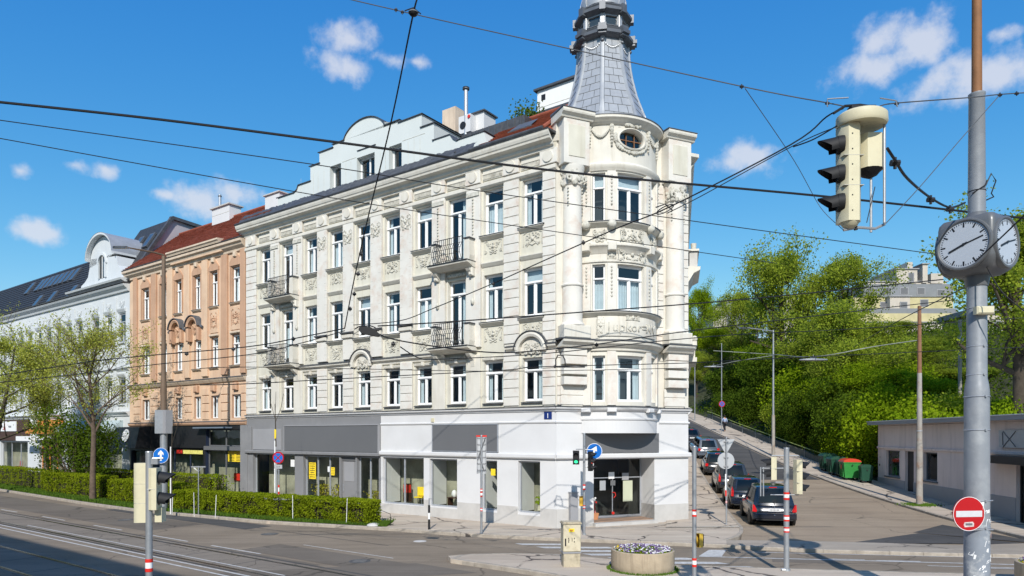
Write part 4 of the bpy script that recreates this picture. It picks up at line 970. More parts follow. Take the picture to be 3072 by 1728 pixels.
q.build('garland', bd, CL)['kind'] = 'stuff'
m = MB(); bring(m, [(0,16.92),(.08,16.95),(.12,17.02),(.26,17.1),(.30,17.14),(.30,17.24)], STUCCO, n=44); bring(m, [(.32,17.241),(.32,17.28),(-.5,17.42)], SLATED, n=44); m.build('drum_cornice', bd, CL)
# piers, columns and pedestals either side of the bay
for s in (.83, 5.98):
    q = MB(); q.bbox(s-.6,s+.6,0,.52,15.15,17.0,BLOCK,.015); q.bbox(s-.38,s+.38,.5,.545,15.45,16.75,STUCCO2,.01); q.build('attic_pier', bd, CL)
    q = MB(); q.profile([(-.4,16.98),(.56,17.0),(.6,17.08),(.72,17.16),(.74,17.22),(.74,17.3),(-.4,17.32)], s-.74,s+.74,STUCCO); q.profile([(-.4,17.321),(.76,17.321),(.76,17.35),(-.4,17.42)], s-.77,s+.77,SLATED); q.build('pier_cap', bd, CL)
    q = MB(); q.lathe([(.50,8.52),(.52,8.56),(.50,8.64),(.45,8.68),(.43,8.8),(.43,10.15),(.47,10.17),(.48,10.22),(.43,10.26),(.42,10.3),(.39,14.3),(.45,14.35),(.48,14.9),(.52,15.05),(.52,15.14)], BLOCK, (s,.10,0), 28); q.build('column', bd, CL)
    q = MB()
    for k in range(46): a = rnd.uniform(-.2,PI+.2); q.blob((s+.44*math.cos(a),.10+.44*math.sin(a),14.35+rnd.random()*.62), rnd.uniform(.05,.12), ORN, 5)
    for sg in (-1,1): q.tube([(s+sg*.45,.45,14.7),(s+sg*.42,.5,14.5),(s+sg*.3,.52,14.45),(s+sg*.25,.5,14.6),(s+sg*.36,.5,14.66)], .05, ORN, 6); [q.blob((s+sg*.33,.36,14.2-.14*k),.045,ORN,5) for k in range(6)]
    q.build('capital', bd, CL)['kind'] = 'stuff'
    q = MB(); q.bbox(s-.62,s+.62,0,.60,8.0,8.52,STUCCO,.03); q.profile([(0,7.62),(.5,7.62),(.56,7.72),(.7,7.82),(.72,7.92)], s-.72,s+.72,STUCCO); q.profile([(0,7.921),(.74,7.921),(.74,7.97),(0,8.02)], s-.75,s+.75,ZINC); q.build('pedestal', bd, CL)
    q = MB(); q.bbox(s-.5,s+.5,0,.12,5.2,7.62,STUCCO,.01); q.build('pier', bd, CL)
    for z in (5.45,5.85): block(CL @ T(s,.1,z+.0), 1.12, .37, .05)
    for z in (6.25,6.68,7.1,7.46): block(CL @ T(s,.1,z), 1.08, .33, .32)
    for x in ((s-.7, s+.72)):
        if 0 < x < 6.6: rust(x if x > .3 else .2, .34, 7.98, 15.05, .01, 18, CL)
rust(6.5, .3, 5.25, 7.6, .01, 6, CL)
for k in range(18): block(CL @ T(6.56,.02,7.98+7.07*(k+.5)/18), .2, .37, .05) if False else None
m = MB(); m.profile([(0,16.2),(.2,16.25),(.5,16.4),(.5,16.55),(0,16.6)], -.2,.3, STUCCO); m.build('cornice_return', bd, CL)
# side-street front with balcony ends seen in profile
m = MB(); wall(m, 0, 26, 0, 16.4, [], STUCCO, 0); m.profile([(y_*.45,z_) for y_,z_ in COR], 0, 26.1, STUCCO); m.profile([(0,4.9),(.15,5.1),(.15,5.2),(0,5.25)],0,26.05,WHITEP); m.profile([(0,7.5),(.28,7.78),(.28,7.9),(0,7.95)],0,26.05,STUCCO); m.build('side_wall', bd, RL)
q = MB()
for z in (7.4,8.15): q.box(22.6,25.2,0,.40,z,z+.2,STUCCO)
q.box(22.8,25.0,.0,.32,7.6,8.15,STUCCO); q.blob((24.9,.3,8.5),.15,ORN,6)
q.build('balcony', bd, RL)
q = MB(); q.profile([(0,11.4),(.3,11.9),(.6,12.05),(.62,12.2),(0,12.25)],20.5,23.5,STUCCO); q.box(20.7,23.3,.1,.48,12.25,13.0,PLINTH); q.box(20.6,23.4,.0,.56,13.0,13.1,STUCCO); q.cyl((23,.3,13.1),(23,.3,13.45),.12,.15,ORN,10); q.build('balcony', bd, RL)
# ---------------- spire
TW = CL @ T(BX,BY,0) @ RZ(R(35.5)) @ T(0,0,17.25*.06) @ SC(1,1,.94)
PR = [(2.18,17.25),(2.0,17.7),(1.80,18.35),(1.63,18.83),(1.48,19.25),(1.37,19.7),(1.28,20.1),(1.20,20.57),(1.155,21.0),(1.13,21.4),(1.11,21.7)]
def prr(z):
    return interp([(z_, r_) for r_, z_ in PR], z)
m = MB(); m.lathe(PR, SLATED, (0,0,0), 8, a0=PI/8, a1=2*PI+PI/8, sm=False); sp = m.build('spire', bd, TW)
NR = 11; zr = [17.3+(21.6-17.3)*(k/NR)**.93 for k in range(NR+1)]
for k in range(NR):
    z0, z1 = zr[k], zr[k+1]; r0, r1 = prr(z0), prr(z1)
    c8 = math.cos(PI/8); a0, a1 = r0*c8, r1*c8; h0, h1 = r0*math.sin(PI/8), r1*math.sin(PI/8)
    nc = 3 if k < 3 else 2; off = (k % 2)*.5
    cuts = [-1]+[(-1+2*(j+(.5 if k % 2 else 0))/nc) for j in range(1 if not k % 2 else 0, nc)]+[1]; cuts = sorted(set(round(c,4) for c in cuts if -1 <= c <= 1))
    for u, v in zip(cuts, cuts[1:]):
        if v-u < .1: continue
        q = MB(); e = .025; g_ = .014
        def pt(fx, top, out): 
            hh = (h1 if top else h0)-.09; aa = (a1 if top else a0)+out; return (aa, fx*hh+(g_ if fx == u else -g_), (z1 if top else z0)+(-.012 if top else .0))
        bq = [pt(u,0,.0),pt(v,0,0),pt(v,1,0),pt(u,1,0)]; fq = [pt(u,0,e),pt(v,0,e),pt(v,1,.012),pt(u,1,.012)]
        q.grid([bq, fq], SLATE, False, True); q.face(fq, SLATE)
        o = q.build('slate', sp, Matrix.Identity(4))
        for f in range(1, 8):
            inst(o, sp, RZ(f*PI/4), 'slate')
for k in range(8):
    if k == 0:
        q = MB(); rows = []
        for r_, z_ in PR:
            rows.append([(r_+.05, -.075 if z_ > 18 else -.11, z_), (r_+.07, 0, z_), (r_+.05, .075 if z_ > 18 else .11, z_), (r_-.06, .12, z_), (r_-.06, -.12, z_)])
        q.grid(rows, SLATE, False, True); rb = q.build('ridge_rib', sp, RZ(PI/8))
    else: inst(rb, sp, RZ(PI/8+k*PI/4), 'ridge_rib')
m = MB(); m.lathe([(1.12,21.5),(1.14,21.6),(1.34,21.66),(1.42,21.72),(1.42,21.86),(1.28,21.92),(1.2,22.0),(1.24,22.08),(1.16,22.14),(1.06,22.18)], SLATED, (0,0,0), 8, a0=PI/8, a1=2*PI+PI/8, sm=False)
for k in range(8): 
    m.box(1.1,1.42,-.17,.17,21.62,22.08,SLATED,M=RZ(PI/8+k*PI/4)); m.box(1.16,1.5,-.2,.2,21.72,21.88,SLATED,M=RZ(PI/8+k*PI/4))
    m.box(.98,1.36,-.13,.13,22.74,23.12,SLATED,M=RZ(PI/8+k*PI/4))
m.lathe([(1.03,22.66),(1.1,22.72),(1.26,22.8),(1.34,22.84),(1.34,22.96),(1.2,23.02),(1.16,23.1),(1.2,23.16),(1.04,23.3),(.98,23.34)], SLATED, (0,0,0), 8, a0=PI/8, a1=2*PI+PI/8, sm=False)
m.build('spire_moulding', bd, TW)
m = MB(); c8 = math.cos(PI/8)
for k in range(8): wall(m, -.43,.43,22.1,22.8,[(-.25,.25,22.25,22.66)],SLATE,1.08*c8,.12) if False else None
for k in range(8):
    Mk = RZ(k*PI/4-PI/2)
    q = MB(); wall(q, -.42,.42,22.1,22.75,[(-.27,.27,22.24,22.66)],SLATE,1.0,.1); 
    for f, mm_ in zip(q.f, q.m): m.f.append(tuple(i+len(m.v) for i in f)); m.m.append(m.mi(SLATE)); m.sm.append(False)
    m.v += [tuple(Mk @ Vector(v)) for v in q.v]
    m.bbox(-.10,.10,.98,1.12,22.15,22.72,SLATE,.02,M=RZ(k*PI/4-PI/2+PI/8))
    m.box(-.32,.32,1.0,1.04,22.19,22.23,SLATED,M=Mk)
lt = m.build('lantern', bd, TW)
for k in range(8):
    q = MB(); q.face([(-.27,.93,22.24),(.27,.93,22.24),(.27,.93,22.66),(-.27,.93,22.66)],GLASS); q.box(-.27,.27,.915,.925,22.24,22.66,DARKI); q.build('pane', lt, RZ(k*PI/4-PI/2))
m = MB(); m.lathe([(1.0,23.3),(1.02,23.5),(1.0,23.8),(.9,24.15),(.72,24.45),(.45,24.7),(.2,24.85),(.12,25.1),(.18,25.25),(.1,25.4),(.03,25.6),(.02,26.6)], SLATE, (0,0,0), 24)
for k in range(8): m.tube([(r_*math.cos(PI/8+k*PI/4),r_*math.sin(PI/8+k*PI/4),z_) for r_, z_ in ((1.0,23.3),(1.03,23.5),(1.01,23.8),(.91,24.15),(.73,24.45),(.46,24.7))],.03,SLATE,5)
m.build('dome', bd, TW)
q = MB()
for k in range(8):
    a0 = PI/8+k*PI/4
    def g8(u, a0=a0):
        a = a0+u*PI/4; rr_ = 1.16*c8/math.cos(((u-.5)*PI/4)); return (rr_*math.cos(a), rr_*math.sin(a), 21.42-.28*math.sin(PI*u))
    garland(q, g8, 12, .045, SLATE); 
    for j in range(6): q.box(1.13,1.2,-.045,.045,20.45+j*.13,20.5+j*.13,SLATE,M=RZ(a0))
    q.blob((1.2*math.cos(a0),1.2*math.sin(a0),21.4),.08,SLATED,6)
q.build('spire_garland', bd, TW)['kind'] = 'stuff'
m = MB(); m.lathe([(1.02,21.5),(.9,22.1)], SLATED, (0,0,0), 8); m.build('spire_core', bd, TW)
# ------------------------------------------------------------------ peach house
ph = empty('peach_house', M=FL @ T(22.0,0,0), label='peach coloured house with red tiled roof between the cream and the white building', cat='building')
def G(t): return t-22.0
TP = [23.07,25.5,27.5,29.8,31.76,34.23]; WP = .86
po = []
for t in TP:
    w = 1.0 if t < 24 or t > 34 else .80
    po += [(G(t)-w/2,G(t)+w/2,5.05,6.5),(G(t)-w/2,G(t)+w/2,8.3,10.2),(G(t)-w/2,G(t)+w/2,12.15,14.35)]
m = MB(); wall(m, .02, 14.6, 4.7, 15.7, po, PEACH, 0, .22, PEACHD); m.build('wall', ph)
m = MB(); m.box(.3,14.3,-6,-1.3,.2,15.5,DARKI); m.build('interior', ph)
for i, t in enumerate(TP):
    w = 1.0 if t < 24 or t > 34 else .80; g = G(t)
    window(ph, T(g,-.14,5.07), w, 1.42, 'double', PVC, 'full' if i % 2 else 'sides')
    window(ph, T(g,-.14,8.32), w, 1.87, 'casement', PVC, 'sides'); window(ph, T(g,-.14,12.17), w, 2.17, 'casement', PVC, ('sides','left')[i%2])
    for z in (12.12, 8.27):
        q = MB(); q.profile([(0,z-.14),(.12,z-.06),(.16,z),(0,z+.02)], g-w/2-.1, g+w/2+.1, PEACHL); q.profile([(-.1,z+.021),(.17,z+.005),(.17,z+.02),(-.1,z+.05)], g-w/2-.12, g+w/2+.12, SLATED); q.build('sill', ph)
    if i in (0,1,4,5):
        q = MB(); q.bbox(g-w/2-.05,g+w/2+.05,0,.05,10.45,11.9,PEACH,.02); q.bbox(g-w/2-.1,g+w/2+.1,0,.12,10.25,10.38,PEACHL,.02); q.build('apron_panel', ph); relief(ph, T(g,.05,10.55), w, 1.25, 3, PEACHD)
    q = MB(); q.prism([(g-w/2-.16,14.4),(g-w/2-.16,14.62),(g-w/2+.0,14.78),(g-w*.25,15.0),(g+w*.25,15.0),(g+w/2,14.78),(g+w/2+.16,14.62),(g+w/2+.16,14.4)],0,.09,PEACHD); q.box(g-w/2-.14,g-w/2-.04,0,.07,12.2,14.4,PEACHD); q.box(g+w/2+.04,g+w/2+.14,0,.07,12.2,14.4,PEACHD); q.bbox(g-.14,g+.14,0,.2,14.9,15.2,PEACHL,.03); q.build('window_surround', ph)
    q = MB(); q.bbox(g-.22,g+.22,0,.2,6.75,7.2,PEACHD,.06); q.build('keystone', ph)
for a in (24.28,26.5,28.65,30.8,33.0):
    g = G(a); q = MB(); q.bbox(g-.34,g+.34,0,.13,7.75,15.2,PEACHD if a in (24.28,33.0) else PEACH,.02); q.build('pilaster', ph)
for a in (22.25,35.6):
    g = G(a); q = MB(); q.bbox(g-.22,g+.3,0,.13,7.75,15.3,PEACHD,.02); q.build('pilaster', ph)
for a, w in ((22.3,.5),(24.3,.9),(26.5,.8),(28.6,.9),(30.75,.8),(33.0,1.1),(35.5,1.0)):
    for k in range(4):
        q = MB(); q.bbox(-w/2,w/2,0,.06,-.235,.235,PEACH,.02); q.build('stone_block', ph, T(G(a),0,5.02+.52*k+.2))
for (z, pr) in ((7.3,[(0,0),(.1,.02),(.2,.16),(.24,.24),(0,.3)]),(4.62,[(0,0),(.08,.02),(.14,.12),(.14,.2),(0,.24)])):
    q = MB(); q.profile([(y,z+a) for y, a in pr],.02,14.62,PEACHD if z < 5 else PEACHL); q.profile([(0,z+pr[-1][1]+.001),(pr[-2][0]+.02,z+pr[-2][1]+.004),(pr[-2][0]+.02,z+pr[-2][1]+.03),(0,z+pr[-1][1]+.04)],.02,14.62,SLATED); q.build('ledge', ph)
q = MB(); q.profile([(0,15.2),(.1,15.22),(.12,15.34),(.3,15.5),(.34,15.62),(.45,15.68),(.46,15.82),(0,15.86)],.02,14.9,PEACHL); q.build('cornice', ph)
q = MB(); q.profile([(0,15.86),(.5,15.88),(.55,16.0),(.62,16.05),(.62,16.15),(0,16.2)],2.2,8.4,PEACHL); q.box(2.25,8.35,0,.3,15.4,15.86,PEACH); q.build('cornice', ph)
q = MB(); q.profile([(0,15.865),(.48,15.865),(.48,15.9),(0,15.95)],.02,14.95,ZINC); q.build('gutter', ph)
for t in (TP[2]+.1,TP[3]-.1):
    g = G(t); q = MB(); arcmould(q,g,10.95,.52,.15,PI-.15,[(0,0),(0,.35),(.12,.42),(.2,.38),(.24,.0)],PEACHD)
    arcmould(q,g,10.95,.77,.1,PI-.1,[(0,0),(0,.46),(.04,.46),(.04,0)],SLATED,12); q.prism([(g+.5*math.cos(a),10.95+.5*math.sin(a)) for a in [PI*k/10 for k in range(11)]],0,.08,PEACH); q.tube([(g-.75,.2,11.05),(g-1.05,.2,10.9)],.09,SLATED,6); q.tube([(g+.75,.2,11.05),(g+1.05,.2,10.9)],.09,SLATED,6)
    for s in (-1,1): q.bbox(g+s*.62-.14,g+s*.62+.14,0,.36,10.1,10.95,PEACHD,.05)
    q.build('arched_hood', ph); relief(ph, T(g,.08,10.5), .8, .85, 4, PEACHD)
tiled('roof_tiles',(0,.35,15.95),(14.9,.35,15.95),(14.4,-3.6,19.4),(-.1,-3.6,19.4),24,70,TILE2,ph)
m = MB(); m.tube([(14.4,-3.6,19.45),(-.1,-3.6,19.45)],.09,TILE2,8); m.build('ridge_tiles', ph)
def PFb(x, y, d, o): t, z = PF(x, y, d); return t-o, z
a1, zt = PFb(636,630,-3.2,22); a0, _ = PFb(688,630,-3.2,22); zb = 17.0
q = MB(); q.box(a0,a1,-4.1,-3.2,zb,zt,WHITEP); q.box(a0-.12,a1+.12,-4.25,-3.08,zt,zt+.09,PLINTH); q.box(a0,a1+.01,-3.21,-3.19,zt-.5,zt-.48,ORN); q.cyl((a1-.35,-3.6,zt),(a1-.35,-3.6,zt+1.15),.10,.10,ALU,10); q.cyl((a1-.35,-3.6,zt+1.0),(a1-.35,-3.6,zt+1.06),.13,.13,ZINC,10); q.build('chimney', ph)
# shop fronts of the peach house
m = MB(); wall(m,.02,14.6,.1,4.66,[(.6,4.55,.35,3.05),(.6,4.5,3.3,4.35),(4.8,10.9,.2,3.15),(11.3,14.4,.2,2.9)],BLACKP,0,.3,NAVY); m.build('shop_wall', ph)
m = MB(); m.bbox(-.12,.58,.0,.08,.1,4.6,GREYP,.01); m.build('pier', ph); m = MB(); m.box(.55,4.6,0,.1,3.05,3.3,GREYD); m.box(1.4,5.2,.1,.5,4.42,4.5,pmat('steel_blue_awning_box',(.16,.2,.25),.5)); m.build('awning_box', ph)
window(ph,T(2.57,-.2,.35),3.9,2.7,'double',GREYD,None,SGLASS); window(ph,T(2.55,-.2,3.3),3.85,1.05,'double',GREYD,None,SGLASS); window(ph,T(7.85,-.25,.2),6.0,2.9,'triple',NAVY,None,SGLASS); window(ph,T(12.85,-.25,.2),3.0,2.65,'double',BLACKP,None,SGLASS)
q = MB(); q.box(.7,2.3,-.19,-.18,2.35,3.0,YEL); nb = q.build('poster', ph)
q = MB()
for a in (.8,1.6):
    for k in range(6): q.box(a,a+.6,-.18,-.177,2.42+k*.09,2.45+k*.09,RED if k == 5 else BLACKP)
q.build('print', nb)
q = MB(); q.box(5.2,7.6,-.19,-.17,2.75,3.0,pmat('multi_coloured_strip',(.75,.7,.2),.5,.3,8)); q.box(7.7,8.4,-.19,-.17,2.75,3.0,RED); q.build('poster', ph)
m = MB(); m.face([(.7,-1.25,.1),(14,-1.25,.1),(14,-1.25,4.6),(.7,-1.25,4.6)],DARKG); m.box(.3,14.3,-1.3,-.31,.1,.2,PLINTH); m.box(.3,14.3,-1.3,-.31,3.1,3.2,DARKI); m.build('shop_interior', ph)
# wedge awning with the round sign
m = MB(); m.face([(11.2,.02,4.6),(15.2,.02,4.6),(15.2,1.1,3.12),(11.2,1.1,3.12)],BLACKP); m.face([(11.2,1.1,3.12),(15.2,1.1,3.12),(15.2,1.1,2.98),(11.2,1.1,2.98)],BLACKP)
m = MB(); m.prism([(0,4.6),(.35,4.6),(1.0,3.1),(1.0,3.0),(0,3.0)],-15.1,-11.5,BLACKP,M=RZ(PI/2) @ Matrix.Identity(4))
AWM = Matrix(((0,-1,0,0),(1,0,0,0),(0,0,1,0),(0,0,0,1)))
m = MB(); m.prism([(0,4.6),(.75,4.55),(1.05,3.1),(0,3.1)],-15.1,-11.6,BLACKP,M=AWM); aw = m.build('awning', ph)
c_, ang = Vector((13.3,.895,3.95)), math.atan2(.30,1.45)
MS = T(*c_) @ Matrix.Rotation(ang,4,'X')
q = MB(); q.cyl((0,0,0),(0,.03,0),.47,.47,WHT,28); sg = q.build('round_sign', aw, MS)
q = MB()
for s in (-1,1): q.box(s*.2-.12,s*.2+.12,.03,.034,.1,.13,BLACKP); q.box(s*.2-.12,s*.2+.12,.03,.034,-.17,-.14,BLACKP)
q.build('sign_frame', sg); text_mb('CUBE', .2, .003, BLACKP, 'sign_text', sg, T(0,.034,-.09) @ ROT); text_mb('CAFFE', .14, .003, SIGNB, 'awning_text', aw, T(12.9,1.06,3.2) @ Matrix.Rotation(ang,4,'X') @ ROT)
# ------------------------------------------------------------------ white house
wh = empty('white_house', M=FL @ T(36.62,0,0), label='long white house with black slate roof, skylights and curved gable at the left', cat='building')
TW_ = [37.75,39.9,42.0]+[44.9+2.0*i for i in range(14)]
wo_ = []
for t in TW_:
    for a, b in ((6.3,8.2),(8.75,10.3) if False else (6.3,8.2),(10.85,13.0)): wo_.append((t-36.62-.5,t-36.62+.5,a,b))
wo_ = list(dict.fromkeys(wo_)); wo2 = [(t-36.62-.42,t-36.62+.42,8.75+.0,10.0) for t in TW_]
m = MB(); wall(m,0,38,5.4,15.0,wo_,WHB,0,.14); m.build('wall', wh)
m = MB(); m.box(.3,37,-6,-1.2,.2,14.8,DARKI); m.face([(0,0,4.6),(0,-9,4.6),(0,-9,16),(0,0,16)],WHB); m.build('interior', wh)
for i, t in enumerate(TW_):
    g = t-36.62
    for z, h in ((6.32,1.86),(10.87,2.1)): window(wh, T(g,-.07,z), 1.0, h, 'casement', (SIGNB,PVC,GREYL)[i%3], None, fw=.05)
    q = MB()
    for z in (6.25,10.78): q = MB(); q.profile([(0,z-.15),(.14,z-.03),(.14,z),(0,z+.02)],g-.56,g+.56,WHB); q.build('sill', wh)
    for z in (8.25,13.05): q = MB(); q.profile([(0,z),(.06,z+.02),(.16,z+.2),(.18,z+.27),(0,z+.3)],g-.6,g+.6,WHB); q.build('window_head', wh)
    q = MB(); q.bbox(g-.4,g+.4,0,.04,9.0,10.5,WHB,.02); q.build('apron_panel', wh); relief(wh, T(g,.02,13.45),.8,.5,1,WHB); relief(wh, T(g,.03,9.2),.75,1.0,2,WHB)
for i in range(17):
    g = TW_[i]-36.62+1.02
    q = MB(); q.bbox(g-.22,g+.22,0,.09,5.7,14.2,WHB,.015); q.build('pilaster', wh)
for z, k in ((14.5,1.4),(8.7,.5),(5.4,.9)):
    q = MB(); q.profile([(0,z),(.1*k,z+.02),(.14*k,z+.12*k),(.3*k,z+.25*k),(.36*k,z+.34*k),(0,z+.38*k)],0,38,WHB); q.build('cornice' if z > 14 else 'ledge', wh)
q = MB(); q.profile([(0,15.04),(.56,15.04),(.58,15.12),(0,15.18)],0,38,ZINC); q.build('gutter', wh)
# mansard
m = MB(); m.face([(4.6,.1,15.15),(38,.1,15.15),(38,-2.3,18.9),(4.6,-2.3,18.9)],BLACKT); m.face([(4.6,-2.3,18.9),(38,-2.3,18.9),(38,-8,19.3),(4.6,-8,19.3)],BLACKT)
m.face([(0,.1,15.15),(4.8,.1,15.15),(4.8,-3.05,20.5),(0,-3.05,20.5)],BLACKT); m.face([(0,-3.05,20.5),(4.8,-3.05,20.5),(4.8,-6,20.3),(0,-6,20.3)],BLACKT); m.face([(4.8,-2,15),(4.8,-3.05,20.5),(4.8,-6,20.3),(4.8,-6,15)],BLACKT)
m.build('mansard_roof', wh)
LIL = pmat('lilac_grey_render', (.40,.37,.39), .8, .06, 2)
m = MB(); m.face([(-.02,-.1,15.6),(-.02,-3.05,20.5),(-.02,-5.9,20.3),(-.02,-6.5,16)],LIL)
m.box(-.22,.0,-3.15,-2.9,0,.3,ZINC,M=T(0,0,20.35))
for p, q_ in (((-.12,.15,15.2),(-.12,-3.05,20.6)),((-.12,-3.05,20.6),(-.12,-6.1,20.4))): m.tube([p,q_],.17,ZINC,4)
m.tube([(-.12,-1.2,15.9),(-.12,-6.3,18.8)],.25,ZINC,4); m.build('firewall', wh)
rows = []
q = MB(); nrm = Vector((0,3.75,2.4)).normalized()
for j in range(14):
    z0 = 15.2+j*.265; y0 = .1-2.4*(z0-15.15)/3.75
    for i in range(60):
        x0 = 5.0+i*.55+(.27 if j%2 else 0); a = Vector((x0,y0,z0))+nrm*.05; b = Vector((x0+.52,y0,z0))+nrm*.05; up = Vector((0,-2.4,3.75)).normalized()*.32
        q.face([a,b,b+up-nrm*.04,a+up-nrm*.04],BLACKT); q.face([a-nrm*.05,b-nrm*.05,b,a],BLACKT)
tag(q.build('roof_slates', wh), kind='stuff')
q0 = None
for g, k in [(5.9+.0,.72),(7.2,.72),(8.5,.72),(12.8,.8),(13.9,.8),(15.0,.8),(16.0,.8),(17.1,.8),(18.1,.8),(19.2,.8),(20.2,.8),(22.5,.8),(1.2,.78),(2.8,.78),(6.8,.25),(10.0,.25),(14,.25),(17,.25)]:
    if g < 4.5: z = 15.15+(20.5-15.15)*(k-.1); y = .1-3.15*(z-15.15)/5.35; a = math.atan2(3.15,5.35)
    else: z = 15.15+3.75*(k-.12); y = .1-2.4*(z-15.15)/3.75; a = math.atan2(2.4,3.75)
    M_ = T(g,y,z) @ Matrix.Rotation(a,4,'X')
    if q0 is None:
        q = MB(); q.box(-.38,.38,.02,.16,-.7,.7,SLATED); q0 = q.build('skylight', wh, M_); p = MB(); p.face([(-.3,.165,-.6),(.3,.165,-.6),(.3,.165,.6),(-.3,.165,.6)],GLASS); p.build('pane', q0)
    else: copy_tree(q0, wh, M_)
# curved gable
gx = 40.45-36.62
out = [(7.9,15.3),(7.7,15.8),(7.1,16.0),(6.5,16.35),(6.25,17.0),(6.2,17.5)]
arc = [(gx+.1+2.15*math.cos(a), 17.35+1.75*math.sin(a)) for a in [PI*.06+PI*.9*k/16 for k in range(17)]][::-1]
rt = [(1.75,17.3),(1.6,16.6),(1.0,16.15),(.5,16.0),(.2,15.3)]
poly = out+arc+rt
m = MB(); wx0, wx1, wz0, wz1 = gx-.45+.15, gx+.65, 15.95, 17.3
cx = (wx0+wx1)/2; arcw = [(cx+.55*math.cos(a), 17.1+.55*math.sin(a)) for a in [PI*k/10 for k in range(11)]]
m.prism(poly,-1.2,.12,WHB)
m.build('gable', wh)
m = MB(); m.prism([(wx0,wz0),(wx1,wz0)]+arcw,.10,.13,DARKI); m.build('gable_window_niche', wh)
q = MB(); q.face([(cx-.42,.14,wz0+.05),(cx-.02,.14,wz0+.05),(cx-.02,.14,17.5),(cx-.42,.14,17.25)],GLASS); q.box(cx-.02,cx+.03,.12,.17,wz0,17.6,PVC); q.build('gable_window', wh)
m = MB(); arcmould(m,cx,17.1,.58,-.1,PI+.1,[(0,.12),(0,.24),(.16,.24),(.18,.12)],WHB); m.box(wx0-.18,wx0,.12,.24,wz0,17.1,WHB); m.box(wx1,wx1+.18,.12,.24,wz0,17.1,WHB)
ap = [(gx+.1+2.2*math.cos(a), 17.35+1.8*math.sin(a)) for a in [PI*.02+PI*.96*k/20 for k in range(21)]]
for p, q_ in zip(ap, ap[1:]): m.prism([p,q_,(q_[0],q_[1]+.16),(p[0],p[1]+.16)],-1.3,.5,WHB)
m.build('gable_moulding', wh)
m = MB()
for p, q_ in zip(ap, ap[1:]): m.face([(p[0],.52,p[1]+.165),(q_[0],.52,q_[1]+.165),(q_[0],-3.2,q_[1]+.165),(p[0],-3.2,p[1]+.165)],SLATE)
m.build('gable_roof', wh)
q = MB(); z = 14.95; q.profile([(0,z),(.2,z+.02),(.3,z+.2),(.6,z+.32),(.66,z+.45),(0,z+.52)],.05,9.4,WHB); q.build('gable_cornice', wh)
# shops of the white house
SHG = pmat('pale_blue_shop_glass_frame', (.40,.48,.50), .5, .1)
m = MB(); wall(m,0,38,.1,5.4,[(1.2,10.6,.9,3.9),(11.6,16.2,.3,4.1),(18.8,25.3,.2,3.4),(26.5,37,.2,3.4)],WHB,0,.3); m.build('shop_wall', wh)
window(wh,T(5.9,-.2,.9),9.4,3.0,'triple',SHG,None,SGLASS); window(wh,T(13.9,-.2,.3),4.6,3.8,'triple',ORANGE,None,SGLASS); window(wh,T(22.05,-.2,.2),6.5,3.2,'triple',ALU,None,SGLASS); window(wh,T(31.7,-.2,.2),10.5,3.2,'triple',ALU,None,SGLASS)
m = MB(); m.face([(.7,-1.15,.1),(37,-1.15,.1),(37,-1.15,5.2),(.7,-1.15,5.2)],DARKG); m.box(.3,37,-1.2,-.31,.1,.2,PLINTH); m.build('shop_interior', wh)
m = MB(); m.bbox(18.3,38,0,.15,3.5,5.35,BROWN,.01); m.build('fascia', wh)
q = MB(); q.box(20.9,25.2,.15,.22,4.35,5.25,WHT); sg = q.build('shop_sign', wh); q = MB(); q.lathe([(.02,0),(.16,.02),(.16,.28),(.07,.4),(.06,.62),(.001,.63)],RED,(23.5,.26,4.45),12,sy=.3); q.build('red_bottle_emblem', sg)
for x in (24.4,22.3): text_mb('WEIN', .26, .004, GREYD, 'sign_text', sg, T(x,.23,4.68) @ ROT)
m = MB(); m.prism([(0,5.3),(.1,5.3),(1.0,4.2),(.95,4.1),(0,4.9)],-16.5,-11.2,ORANGE,M=AWM); m.build('awning', wh); m = MB(); m.prism([(0,5.1),(.1,5.1),(.9,4.4),(.85,4.2),(0,4.6)],-10.9,-1.0,SHG,M=AWM); m.build('awning', wh)
q = MB(); q.box(15.0,16.3,.6,.65,4.1,5.35,WHT); q.build('banner', wh); q = MB(); q.box(14.2,17.6,1.0,1.3,3.5,3.9,WHT); q.box(11.0,13.8,1.0,1.3,3.6,3.95,WHT); q.build('awning_valance', wh)
# ------------------------------------------------------------------ row across the street (behind the camera, it shades the tram tracks)
op = empty('opposite_building', label='plain building row across the street that throws the shadow on the tram tracks', cat='building')
m = MB(); Hh = 16.2
p0 = Vector((-7.5,-5.2)); dr_ = Vector((-.8107,.5854)); nr_ = Vector((-.5854,-.8107))
def op_pt(a, b, z): p = p0+dr_*a+nr_*b; return (p.x,p.y,z)
m.face([op_pt(0,0,0),op_pt(80,0,0),op_pt(80,0,Hh),op_pt(0,0,Hh)],STUCCO); m.face([op_pt(0,0,0),op_pt(0,0,Hh),op_pt(0,14,Hh),op_pt(0,14,0)],STUCCO); m.face([op_pt(0,0,Hh),op_pt(80,0,Hh),op_pt(80,14,Hh),op_pt(0,14,Hh)],ZINC); m.face([op_pt(80,0,0),op_pt(80,0,Hh),op_pt(80,14,Hh),op_pt(80,14,0)],STUCCO); m.face([op_pt(0,14,0),op_pt(80,14,0),op_pt(80,14,Hh),op_pt(0,14,Hh)],STUCCO); m.build('wall', op)
ow_ = None
FO = Matrix(((.8107,.5854,0,p0.x),(-.5854,.8107,0,p0.y),(0,0,1,0),(0,0,0,1)))
for r_ in range(4):
    for k in range(18):
        M_ = FO @ T(-2.5-k*2.4,.02,1.2+r_*3.7)
        if ow_ is None: q = MB(); q.box(-.55,.55,0,.06,0,1.9,PVC); q.box(-.47,.47,.06,.065,.08,1.82,GREYD); ow_ = q.build('window', op, M_)
        else: inst(ow_, op, M_, 'window')
